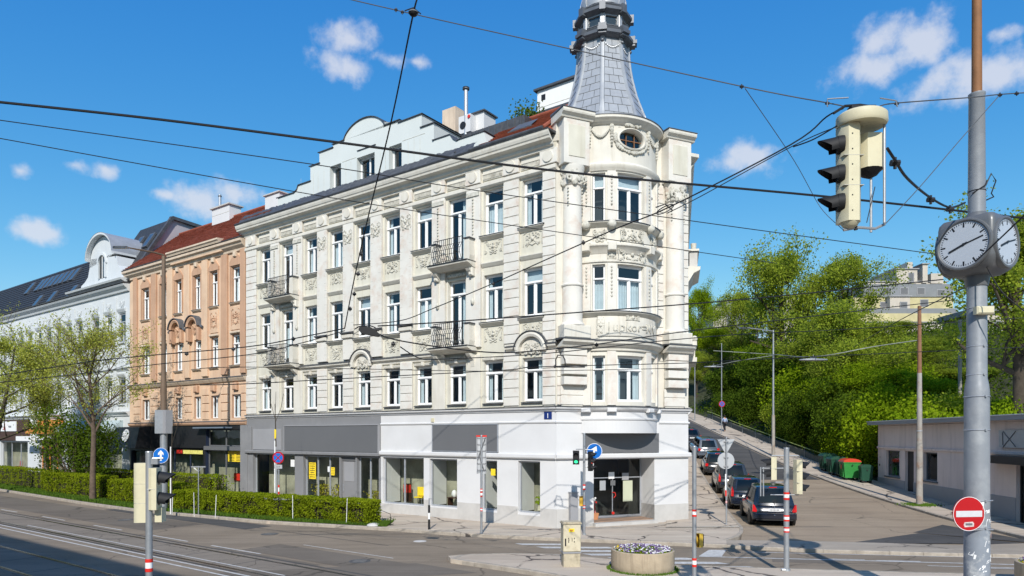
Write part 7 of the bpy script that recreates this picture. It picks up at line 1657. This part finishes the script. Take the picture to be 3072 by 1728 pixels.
t = empty('sapling', (-11.6,33.4,ZP), label='bare thin sapling tied to a stake rising above the no stopping sign', cat='sapling'); q = MB(); q.cyl((0,0,0),(0,0,3.6),.035,.03,WHT,8); q.build('stake', t); q = MB(); q.tube([(.05,0,3.3),(.03,0,4.4),(.0,0,5.4)],[.035,.025,.012],BARKD,5); q.tube([(.03,0,4.5),(.3,0,5.2),(.42,0,5.9)],.012,BARKD,4); q.tube([(.03,0,4.6),(-.25,0,5.6),(-.4,0,6.8)],.012,BARKD,4); q.tube([(.02,0,4.9),(.05,0,6.0)],.01,BARKD,4); q.build('trunk', t); q = MB(); q.cyl((0.02,0,3.7),(.02,0,4.15),.05,.05,YEL,8); q.build('binding', t)
t = empty('sapling', (-16.7,33.4,ZP), label='thin white staked sapling in front of the peach house shop window', cat='sapling'); q = MB(); q.cyl((0,0,0),(0,0,3.3),.03,.03,WHT,8); q.build('stake', t); q = MB(); q.tube([(.06,0,0),(.05,0,3.2),(.08,0,4.3)],[.03,.025,.012],BARKD,5); q.tube([(.05,0,3.4),(.35,0,4.4)],.01,BARKD,4); q.build('trunk', t)
# big shrub and box hedges
def shrub_mb(seed, w, d, h, n, leafs, mat, core=True, irregular=.25, base=.0):
    r = random.Random(seed); q = MB()
    lobes = [(r.uniform(-.32,.32)*w, r.uniform(-.32,.32)*d, r.uniform(.25,.68)*h, r.uniform(.22,.36)) for _ in range(11)]
    for k in range(n):
        lx, ly, lz, lr = lobes[r.randrange(len(lobes))]
        v = Vector((r.gauss(0,1),r.gauss(0,1),r.gauss(0,1))).normalized()*(r.uniform(.55,1.08)); p = (lx+v.x*lr*w, ly+v.y*lr*d, max(.02, lz+v.z*lr*h))
        q.leaf(p, leafs*r.uniform(.6,1.35), mat)
    return q
t = empty('shrub', (-29.6,46.3,ZP), label='large dark leafy shrub with thin stems, left of the young street tree', cat='shrub'); shrub_mb(3,6.0,3.0,6.2,8500,.15,LF_DK).build('crown', t, T(0,0,.1)); q = MB(); shrub = random.Random(6)
for k in range(26): a = shrub.uniform(0,2*PI); q.tube([(shrub.gauss(0,.4),shrub.gauss(0,.3),0),(math.cos(a)*.9,math.sin(a)*.6,1.7),(math.cos(a)*2.3,math.sin(a)*1.2,3.9)],[.03,.022,.01],BARK,4)
q.build('stem', t)
def hedge(p, q_, d0, w, h, label, n, seed, mat=LF_HEDGE, twigs=True, top=.06):
    """clipped hedge from p to q_ (ground points of its street side), w deep, h high"""
    r = random.Random(seed); p, q_ = Vector(p), Vector(q_); ax = (q_-p); Ln = ax.length; ax.normalize(); nn_ = Vector((-ax.y,ax.x,0))
    if nn_.y < 0: nn_ = -nn_
    t = empty('hedge', p, math.atan2(ax.y,ax.x), label, 'hedge'); s_ = 1 if Vector((-ax.y,ax.x,0)).dot(nn_) > 0 else -1
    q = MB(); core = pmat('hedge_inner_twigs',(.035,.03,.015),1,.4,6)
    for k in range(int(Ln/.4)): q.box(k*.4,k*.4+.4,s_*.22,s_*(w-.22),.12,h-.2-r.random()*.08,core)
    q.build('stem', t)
    q = MB()
    for k in range(n):
        f = r.random(); x = r.uniform(-.05,Ln+.05); bump = .07*mnoise.noise(Vector((x*1.3+seed,0,0)))+.05*mnoise.noise(Vector((x*4.1,3+seed,0)))
        if f < .50: y = -.02+abs(r.gauss(0,.09))-bump; z = h*r.random()**.8; y += .10*(1-z/h)**2*r.random()
        elif f < .86: y = r.uniform(0,w); z = h+bump-abs(r.gauss(0,top))+.02
        else: x = r.choice((-.02,Ln+.02))+r.gauss(0,.05); y = r.uniform(0,w); z = h*r.random()
        if f < .5 and mnoise.noise(Vector((x*1.7,z*2.5,seed))) > .12 and r.random() < .75: continue
        q.leaf((x, s_*y, max(.03,z)), .075*r.uniform(.6,1.4), mat)
    q.build('foliage', t)
    return t
def off(pt, d): return (pt[0]+.585*d, pt[1]+.811*d, ZP)
hedge(off((-17.6,34.75),.35), off((-6.55,29.0),.35), 0, 1.05, 1.02, 'long clipped box hedge on the kerb in front of the grey shop front', 38000, 2)
hedge(off((-32.4,45.3),1.0), off((-25.6,40.2),1.1), 0, 1.2, 1.35, 'clipped hedge left of the young street tree trunk', 15000, 4)
hedge(off((-24.3,39.2),1.0), off((-18.6,35.3),1.1), 0, 1.3, 1.25, 'clipped hedge between the young street tree and the brown lamp pole', 15000, 5)
hedge(off((-50,59.0),1.5), off((-33.5,46.6),1.3), 0, 1.4, 1.35, 'clipped hedge at the far left behind the leaning tree', 15000, 6)
hedge(off((-36,49.5),3.9), off((-21,38.6),3.9), 0, 1.3, 1.35, 'second clipped hedge standing behind the front hedges at the left', 14000, 7)
for k, (x, y) in enumerate(((-13.8,32.25),(-15.0,32.7),(-9.8,31.1),(-7.1,29.95),(-16.4,33.4))):
    t = empty('stake', (x-.1,y-.62+.35,ZP), label=['thin white stake in the hedge left of the no stopping sign','leftmost thin white stake in the long hedge','thin white stake in the hedge right of the no stopping sign','white stake at the right end of the long hedge','thin white stake at the left end of the long hedge'][k], cat='stake'); q = MB(); q.cyl((0,0,0),(rnd.gauss(0,.03),0,1.0+rnd.uniform(0,.2)),.015,.013,WHT,6); q.build('post', t)
q = MB(); q.tube([(-5.2,29.2,ZP),(-5.2,29.2,.62),(-5.75,29.7,.75)],.012,IRON,5); thing1('wire_hoop', q, Matrix.Identity(4), 'thin bent wire hoop at the right end of the long hedge', 'wire hoop')
q = MB(); q.blob((-5.9,29.1,ZP+.02),.3,PLINTH,7,sz=.35); thing1('stone', q, Matrix.Identity(4), 'pale flat stone at the right end of the long hedge by the kerb', 'stone')
# hill trees and shrubs
def place(px, Y_, top, mar=0.): X_ = max((px-1536)/2048*Y_, (kb(Y_)+mar) if mar else -99); z = gz(X_,Y_); return X_, Y_, z, 4+(1305-top)/2048*Y_-z
protos = {
 'oak': dict(seed=31,H=12,r0=.32,zfork=3.2,spread=.95,nb=12,depth=4,up=.7,mat=BARKD,crown_r=6.0,leafn=24000,leafs=.17,lmat=LF_OL,clump=.36,tipup=.04),
 'ash': dict(seed=42,H=12,r0=.28,zfork=3.0,spread=.8,nb=13,depth=4,up=.8,mat=BARKD,crown_r=5.2,leafn=22000,leafs=.165,lmat=LF_OL,clump=.33,tipup=.05),
 'lime': dict(seed=53,H=12,r0=.25,zfork=2.2,spread=.9,nb=14,depth=4,up=.6,mat=BARKD,crown_r=5.6,leafn=28000,leafs=.17,lmat=LF_BR,clump=.40,tipup=.02)}
def hilltree(kind, px, Y_, top, wid, label):
    X_, Y_, z, h = place(px, Y_, top, wid*.40); k = protos[kind]; s = h/12.0; ws = wid/ (k['crown_r']*1.9)
    return tree(kind, T(X_,Y_,z) @ RZ(rnd.uniform(0,6.28)) @ SC(ws,ws,s), label, group='trees on the hillside', **k)
hilltree('oak',2350,80,722,15,'tallest olive green tree on the hillside, its crown against the sky left of the clock')
hilltree('ash',2530,78,735,13,'tall olive green tree right of the tallest one, its top against the sky')
hilltree('ash',2225,94,845,10,'olive tree left of the tallest tree on the hillside, under the low cloud')
hilltree('oak',2440,64,900,13,'dense olive tree low in front of the two tallest hillside trees')
hilltree('lime',2095,108,830,8,'bright green tree showing just right of the corner building')
hilltree('lime',2165,104,960,11,'bright green spreading tree over the upper end of the side street')
hilltree('lime',2300,82,1000,10,'bright green tree behind the slim street lamp')
hilltree('oak',2390,58,1010,11,'dark green tree above the parked cars behind the street lamp')
hilltree('ash',2620,66,950,9,'olive tree below the terrace building, left of the rust topped pole')
hilltree('lime',2560,56,1055,10,'bright green tree behind the left end of the low building')
hilltree('ash',2760,62,1030,8,'olive tree on the slope behind the rust topped pole')
hilltree('oak',2850,74,1010,8,'olive tree on the slope just left of the clock pole')
hilltree('lime',2690,52,1080,9,'bright green tree over the roof of the low building')
hilltree('lime',2820,50,1110,8,'bright green tree over the roof, left of the clock pole')
hilltree('lime',3010,47,1165,7,'bright green low tree over the roof, right of the clock pole')
hilltree('oak',2140,110,985,12,'far green tree at the end of the side street')
hilltree('ash',2700,90,965,8,'small olive tree beside the terrace building')
hilltree('ash',2890,96,1000,7,'olive tree behind the clock pole')
hilltree('ash',2090,100,1040,6,'small green tree close to the corner building at the top of the side street')
X_, Y_, z, h = place(3058,40,560); tree('bigtree', T(X_,Y_,z) , 'large tree with dark forked trunk at the right edge behind the clock', seed=77,H=h,r0=.42,zfork=h*.36,spread=1.0,nb=13,depth=4,up=.7,mat=BARKD,crown_r=7.4,leafn=34000,leafs=.18,lmat=LF_OL,clump=.35,tipup=.04)
SHR = {}
def shrub_(kind, px, Y_, top, w, label, mat):
    X_, Y_, z, h = place(px, Y_, top, w*.42); h = max(h, 1.2)
    if kind not in SHR: t = empty('shrub', M=T(X_,Y_,z-.1) @ SC(w/4,w/4,h/4)); shrub_mb(len(SHR)*3+11,4,4,4,15000,.125,mat).build('crown', t); SHR[kind] = t
    else: t = copy_tree(SHR[kind], None, T(X_,Y_,z-.1) @ RZ(rnd.uniform(0,6)) @ SC(w/4,w/4,h/4)); t.name = 'shrub'
    return tag(t, label, 'shrub', 'shrubs on the hillside')
sl = [('a',2215,66,1175,4.5,LF_OL,'pale olive shrub behind the low wall, left of the slim street lamp'),('b',2290,62,1150,5,LF_DK,'dark shrub behind the slim street lamp'),('b',2360,56,1120,6,LF_DK,'dark shrub just right of the slim street lamp'),('b',2430,53,1180,6,LF_DK,'dark green shrub above the first green bins'),('c',2470,51.5,1240,3.6,LF_BR,'low bright shrub directly left of the green bins'),('b',2540,50.5,1160,6,LF_DK,'dark shrub directly behind the red lidded container'),
      ('c',2600,49.5,1130,6,LF_BR,'bright shrub at the left end of the low building'),('c',2680,47,1150,6,LF_BR,'bright shrub over the roof between the two poles'),('c',2780,45,1165,6,LF_BR,'bright shrub over the roof left of the grey sloping pole'),('a',2870,44,1150,5,LF_OL,'olive shrub over the roof just left of the clock pole'),('c',2990,42,1175,6,LF_BR,'bright shrub over the roof right of the clock pole'),('c',3080,40,1165,5,LF_BR,'bright shrub over the roof at the right edge'),
      ('b',2150,77,1150,5,LF_DK,'dark rounded shrub behind the walking person'),('b',2105,84,1165,4,LF_DK,'dark shrub at the top of the side street'),('b',2330,60,1230,4,LF_DK,'low dark shrub at the foot of the slope behind the street lamp'),('b',2400,55,1290,3.6,LF_DK,'low dark shrub by the low wall left of the bins'),('c',2450,66,1050,8,LF_BR,'wide bright shrub in the middle of the slope'),('a',2560,62,1000,8,LF_OL,'wide olive shrub high on the slope'),('c',2660,58,1060,8,LF_BR,'wide bright shrub on the slope behind the rust topped pole'),('a',2760,75,1020,8,LF_OL,'olive shrub under the terrace building'),
      ('a',2900,60,1110,6,LF_OL,'olive shrub on the slope behind the clock pole'),('b',2200,90,1080,8,LF_DK,'dark mass of shrub behind the bright spreading tree'),('b',2310,78,1030,9,LF_DK,'dark mass of shrub below the tallest tree'),('b',2480,72,960,9,LF_DK,'dark shrub between the two tallest trees')]
for kd, px, Y_, tp, w_, mt, lab in sl: shrub_(kd, px, Y_, tp, w_, lab, mt)  # dark-leaved ones put the shade of deep gaps into their colour
def fol(n, seed, xr, yr, mat, hh, leafs, name, lab):
    q = MB(); r = random.Random(seed)
    for k in range(n):
        Y_ = r.uniform(*yr); X_ = kb(Y_)+(8.6 if Y_ < 47.3 else .3)+r.uniform(*xr); z = gz(X_,Y_); q.leaf((X_,Y_,z+hh*r.random()**1.5*(.6+.8*mnoise.noise(Vector((X_*.3,Y_*.3,0)))) ), leafs*r.uniform(.6,1.4), mat)
    tag(q.build(name), lab, 'undergrowth', kind='stuff')
fol(42000,1,(0,30),(46,96),LF_DK,2.0,.22,'undergrowth','dense dark undergrowth covering the hillside between the trees')
# low wall with fence rail beside the hill pavement
t = empty('low_wall', label='low dark wall with a yellowish handrail along the right pavement of the side street', cat='wall'); q = MB(); ys = [49+2*i for i in range(20)]; WM = pmat('mossy_dark_concrete',(.11,.11,.085),.9,.25,2,.3,20)
q.grid([[(kb(y),y,zs(y)+.1),(kb(y),y,zs(y)+.62),(kb(y)+.3,y,zs(y)+.62),(kb(y)+.3,y,zs(y)+.1)] for y in ys],WM,False); q.build('wall', t); q = MB(); q.tube([(kb(y)-.03,y,zs(y)+.95) for y in ys],.03,pmat('yellow_green_rail',(.42,.48,.12),.6,.1),5); q.build('handrail', t)
for y in ys[::2]: q = MB(); q.cyl((kb(y)-.03,y,zs(y)+.1),(kb(y)-.03,y,zs(y)+.95),.02,.02,GALV,6); q.build('post', t)
# ------------------------------------------------------------------ buildings on the hill
CONC = pmat('pale_concrete_wall',(.50,.45,.38),.85,.1,1,.1,10,dirt=(.33,.30,.25),dscale=.6,damt=.5)
GRYH = pmat('grey_slab_building',(.20,.21,.22),.8,.1,1); YST = pmat('ochre_terrace_front',(.50,.44,.24),.85,.2,.8)
def hb(name, Y_, boxes, label, depth=8, wins=()):
    """far building: boxes of (px0, px1, ytop, ybottom, material[, forward shift])"""
    c = at((boxes[0][0]+boxes[0][1])/2, 1305, Y_); t = empty(name, (c.x,Y_,0), label=label, cat='building')
    for b in boxes:
        f = b[5] if len(b) > 5 else 0; Yb = Y_-f; a, d = at(b[0],b[2],Yb), at(b[1],b[3],Yb); q = MB(); q.box(a.x-c.x,d.x-c.x,-f,depth,d.z,a.z,b[4]); 
        if a.z-d.z > 2: q.box(a.x-c.x-.2,d.x-c.x+.2,-f-.2,depth,a.z,a.z+.15,GREYL)
        q.build('wall', t)
    for (x0,x1,y0,y1,*r_) in wins:
        f = r_[0] if r_ else 0; Yb = Y_-f; a, d = at(x0,y0,Yb), at(x1,y1,Yb); q = MB(); x0_, x1_ = a.x-c.x, d.x-c.x; q.box(x0_,x1_,-f-.05,-f+.0,d.z,a.z,GREYL); q2 = MB(); q2.box(x0_+.1,x1_-.1,-f-.07,-f-.05,d.z+.1,a.z-.1,GREYD); o = q.build('window', t); q2.build('pane', o)
    return t
hb('terrace_building',104,[(2600,2840,846,1130,CONC,0),(2690,2752,808,850,CONC,.5),(2768,2783,793,848,CONC,.4),(2722,2738,786,810,CONC,.2),(2793,2830,820,850,CONC,.3),(2590,2860,852,890,GRYH,1.5),(2560,2860,893,925,YST,3),(2670,2730,890,960,CONC,4),(2530,2870,940,965,YST,5),(2530,2870,925,940,GRYH,4.5),(2560,2900,968,1150,CONC,6)],
  'pale terraced apartment building on top of the hill, between the trees and the clock', 10, [(2725,2742,818,846,.5),(2640,2665,905,922,3),(2700,2722,905,925,4.1),(2760,2785,898,920,3),(2810,2835,868,888,1.5),(2600,2625,862,884,1.5),(2650,2675,862,884,1.5),(2700,2725,862,884,1.5),(2750,2775,862,884,1.5)])
hb('hill_house',80,[(2955,3090,930,1190,CONC,0),(2950,3095,915,932,GRYH,.6)],'pale house with small windows behind the large tree at the right edge',8,[(2982,3005,962,992),(2985,3005,1022,1050),(3030,3052,962,992),(2970,2998,1105,1142),(3035,3055,1022,1050)])
hb('far_house',118,[(2178,2240,900,1060,GRYH,0),(2140,2180,922,1060,CONC,.3)],'far grey flat roofed house left of the hillside trees',8,[(2196,2208,940,952),(2152,2160,945,960)])
hb('concrete_tower',92,[(2352,2382,893,1050,CONC,0),(2382,2400,905,1050,GRYH,0)],'narrow pale concrete tower seen through the hillside trees',5,[(2358,2364,915,930),(2358,2364,950,965)])
# ------------------------------------------------------------------ overhead wires
WIRE = pmat('black_cable',(.012,.012,.013),.6,.1,5); STEELW = pmat('grey_span_wire',(.10,.10,.10),.5,.2,5,metal=.3); WGREEN = pmat('pale_cable',(.30,.32,.28),.6,.2,5)
def wire(pts, r, label, mat=WIRE, clamps=(), name='overhead_wire'):
    r *= 1.2; P_ = [at(*p) for p in pts]; out_ = []
    for i in range(len(P_)-1):     # smooth through the points
        p0, p1, p2, p3 = P_[max(0,i-1)], P_[i], P_[i+1], P_[min(len(P_)-1,i+2)]
        for k in range(6):
            u = k/6; out_.append(.5*((2*p1)+(p2-p0)*u+(2*p0-5*p1+4*p2-p3)*u*u+(3*p1-p0-3*p2+p3)*u**3))
    out_.append(P_[-1]); c = P_[len(P_)//2]; t = empty(name, c, label=label, cat='overhead wire'); q = MB(); q.tube([p-c for p in out_], r, mat, 6); q.build('cable', t)
    for p in clamps:
        v = at(*p)-c; q = MB(); q.cyl(v-Vector((r*3,0,r*1)),v+Vector((r*3,0,-r*1)),r*2.4,r*2.4,IRON,8); q.cyl(v-Vector((0,0,r*5)),v+Vector((0,0,r*3)),r*1.3,r*1.3,IRON,6); q.build('clamp', t)
    return t
k_ = 1.1925
wire([(-60,300,13),(477,358,13.5),(1037,430,14),(1717,518,15),(2504,592,15.8),(3130,661,16.5)],.021,'thick black cable running right across the sky and the front of the corner building')
wire([(-60,352,18),(954,495,19),(1400,567,20),(2150,673,21),(2806,762,22)],.0105,'thin wire below the thick cable, ending behind the clock')
wire([(-60,404,20),(858,570,21),(1400,656,23),(2150,764,26),(2330,790,30)],.011,'lowest of the three wires crossing the left sky, ending in the hillside trees')
wire([(1045,-3,11),(1240,42,11),(1550,111,10.6),(2230,260,9.6),(2480,308,9.1),(2530,318,9)],.0065,'light span wire from the top edge down to the hanging traffic signal',STEELW,[(1188,28,11),(1207,35,11),(2225,258,9.6),(2482,308,9.1)])
wire([(2640,318,9),(2690,309,9.1),(2914,292,9.6),(3000,283,10),(3110,276,10.2)],.0065,'light span wire from the hanging traffic signal to the right edge',STEELW,[(2690,309,9.1),(3000,283,10),(3050,279,10.1)])
wire([(1258,-10,11),(1240,40,11),(1175,358,13),(1100,670,15),(1060,850,16.5),(1034,985,17.5)],.0115,'dark wire running down from the top edge of the photo to the switch box',WIRE,[(1083,760,15.8),(1074,820,16.2),(1063,880,16.8),(1050,925,17.1)])
wire([(1034,985,17.5),(900,1012,18),(744,1040,19),(450,1066,20),(283,1083,21),(169,1100,22),(-40,1132,23)],.012,'upper of the two wires running from the switch box to the left edge',WIRE,[(880,1015,18.2),(700,1046,19.1),(560,1060,19.6)])
wire([(1034,992,17.5),(900,1030,18),(744,1064,19),(450,1095,20),(241,1121,21.5),(-40,1152,23)],.010,'lower of the two wires running from the switch box to the left edge')
wire([(1133,978,17.3),(1350,965,17.5),(1750,936,18),(2150,905,19),(2500,872,19.5),(2830,838,20)],.0135,'black wire from the switch box straight right across the round bay and trees')
wire([(1060,975,17.3),(1200,962,17),(1300,925,15.5),(1480,850,14),(1640,778,12.5),(1850,685,11),(2010,620,10.4),(2370,435,9.5),(2480,350,9.2),(2530,325,9.05)],.0085,'sagging black wire climbing from the switch box to the hanging traffic signal',WIRE,[(1480,850,14),(1750,726,11.6)])
wire([(2000,640,10.5),(2100,590,10.1),(2380,437,9.5),(2520,376,9.05)],.006,'thin second wire joining the hanging traffic signal housing from the left')
wire([(1140,1005,17.3),(1200,1022,17.3),(1350,1045,17.5),(1500,1058,18),(1629,1050,19),(1800,1031,20),(2058,994,22),(2493,942,25),(2860,900,27)],.014,'black wire leaving the switch box downwards and then running right past the bay',WIRE,[(1180,1030,17.4),(1790,1033,20)])
wire([(1200,1040,17.4),(1260,1075,18),(1330,1077,18.5),(1640,1060,19.5),(2000,1021,21),(2256,1001,24),(2516,989,26),(3100,951,28)],.012,'second wire under the string course crossing bay and trees')
wire([(600,1155,20),(746,1151,20),(1060,1134,20.5),(1500,1111,21),(1629,1100,21.5),(2057,1089,23),(2287,1077,25),(3100,1040,28)],.0115,'wire crossing the first floor windows and running on through the trees',WIRE,[(1665,1098,21.6)])
wire([(600,1105,21),(746,1101,21),(1100,1107,21.5),(1400,1113,22),(1660,1112,22.5),(2060,1104,24)],.009,'thin wire just above the first floor windows')
wire([(2235,265,9.7),(2380,478,11),(2460,620,12.2),(2530,690,9)],.0045,'thin slanting stay wire left of the hanging traffic signal',STEELW)
wire([(3000,284,10),(2880,420,9.8),(2760,560,9.5),(2652,676,9.05)],.005,'thin slanting stay wire right of the hanging traffic signal',STEELW)
wire([(2662,445,9),(2685,480,9.3),(2722,535,10),(2790,592,12),(2850,622,13),(2895,608,13.7)],.016,'heavy black cable with shackles from the hanging signal to the clock pole',WIRE,[(2685,485,9.4),(2792,596,12.1),(2850,625,13)])
wire([(2520,372,9),(2440,418,9.3),(2380,440,9.6)],.008,'short feeder cable at the top left of the hanging traffic signal')
wire([(2925,785,13.1),(2990,725,12.8),(3110,610,12)],.012,'cable from the clock pole crossing the dial to the right edge')
wire([(2960,800,13.6),(3010,880,13.2),(3110,960,13)],.010,'loose cable hanging right of the clock pole')
wire([(2240,890,30),(2450,920,30),(2800,880,30),(3100,868,30)],.012,'far thin wire in front of the terrace building') if False else None
wire([(2140,1052,60),(2320,1063,57.5),(2440,1070,40),(2620,1040,37),(2758,1020,35.1)],.02,'pale cable carrying the hanging street lamps between the poles',WGREEN)
wire([(2140,1098,62),(2200,1085,60),(2320,1066,57.5)],.02,'pale cable from the slim street lamp to the farther hanging lamp',WGREEN)
wire([(2920,850,14),(2700,960,20),(2560,1040,30)],.010,'slanting dark cable running down left from the clock pole')
t = empty('switch_box', M=T(*at(1103,992,17.4)) @ SC(.68,.8,.75), label='black overhead switch box hanging on the wires in front of the facade', cat='switch box')
q = MB(); q.prism([(-.32,.02),(-.27,.12),(.1,.12),(.30,.02),(.42,-.10),(.44,-.18),(.36,-.2),(.12,-.16),(-.22,-.10)],-.12,.12,HOOD); q.build('housing', t); q = MB(); q.tube([(-.5,0,.05),(-.3,.0,.15),(.1,0,.17),(.3,0,.1)],.02,IRON,6); q.tube([(-.32,0,.0),(-.5,0,-.1),(-.3,.1,-.14),(-.1,0,-.08)],.012,IRON,6); q.box(.3,.42,-.1,.1,.0,.08,IRON); q.build('linkage', t)
for px, py, Y_, lab in ((1240,38,11,'ball shaped black insulator where the wires cross at the top of the sky'),(1995,628,10.4,'oval link insulator on the climbing wire in front of the round bay')):
    t = empty('insulator', at(px,py,Y_), label=lab, cat='insulator'); q = MB()
    if py < 100: q.blob((0,0,0),.075,HOOD,9,sz=.8); q.lathe([(.078,-.01),(.085,0),(.078,.01)],GALV,(0,0,0),16)
    else: q.tube([(.13*math.cos(a)-.05*math.sin(a)*0,0,.045*math.sin(a)+.06*math.cos(a)) for a in [2*PI*k/20 for k in range(21)]],.009,IRON,5)
    q.build('body', t); q = MB(); q.tube([(-.14,0,.03),(0,0,.08),(.12,0,-.02)],.01,IRON,5); q.build('clamp', t)
# curved brackets on the facade wires
q = MB(); q.tube([(-.16,0,0),(-.17,0,.22),(-.1,0,.36),(.05,0,.36),(.12,0,.22),(.14,0,0)],.02,IRON,6); q.tube([(-.2,0,-.01),(.75,0,-.01)],.02,IRON,6); thing1('wire_bracket', q, T(*at(1683,1100,21.4)), 'black hooked bracket on the wire in front of the corner pier', 'wire bracket')
bpy.context.view_layer.update()
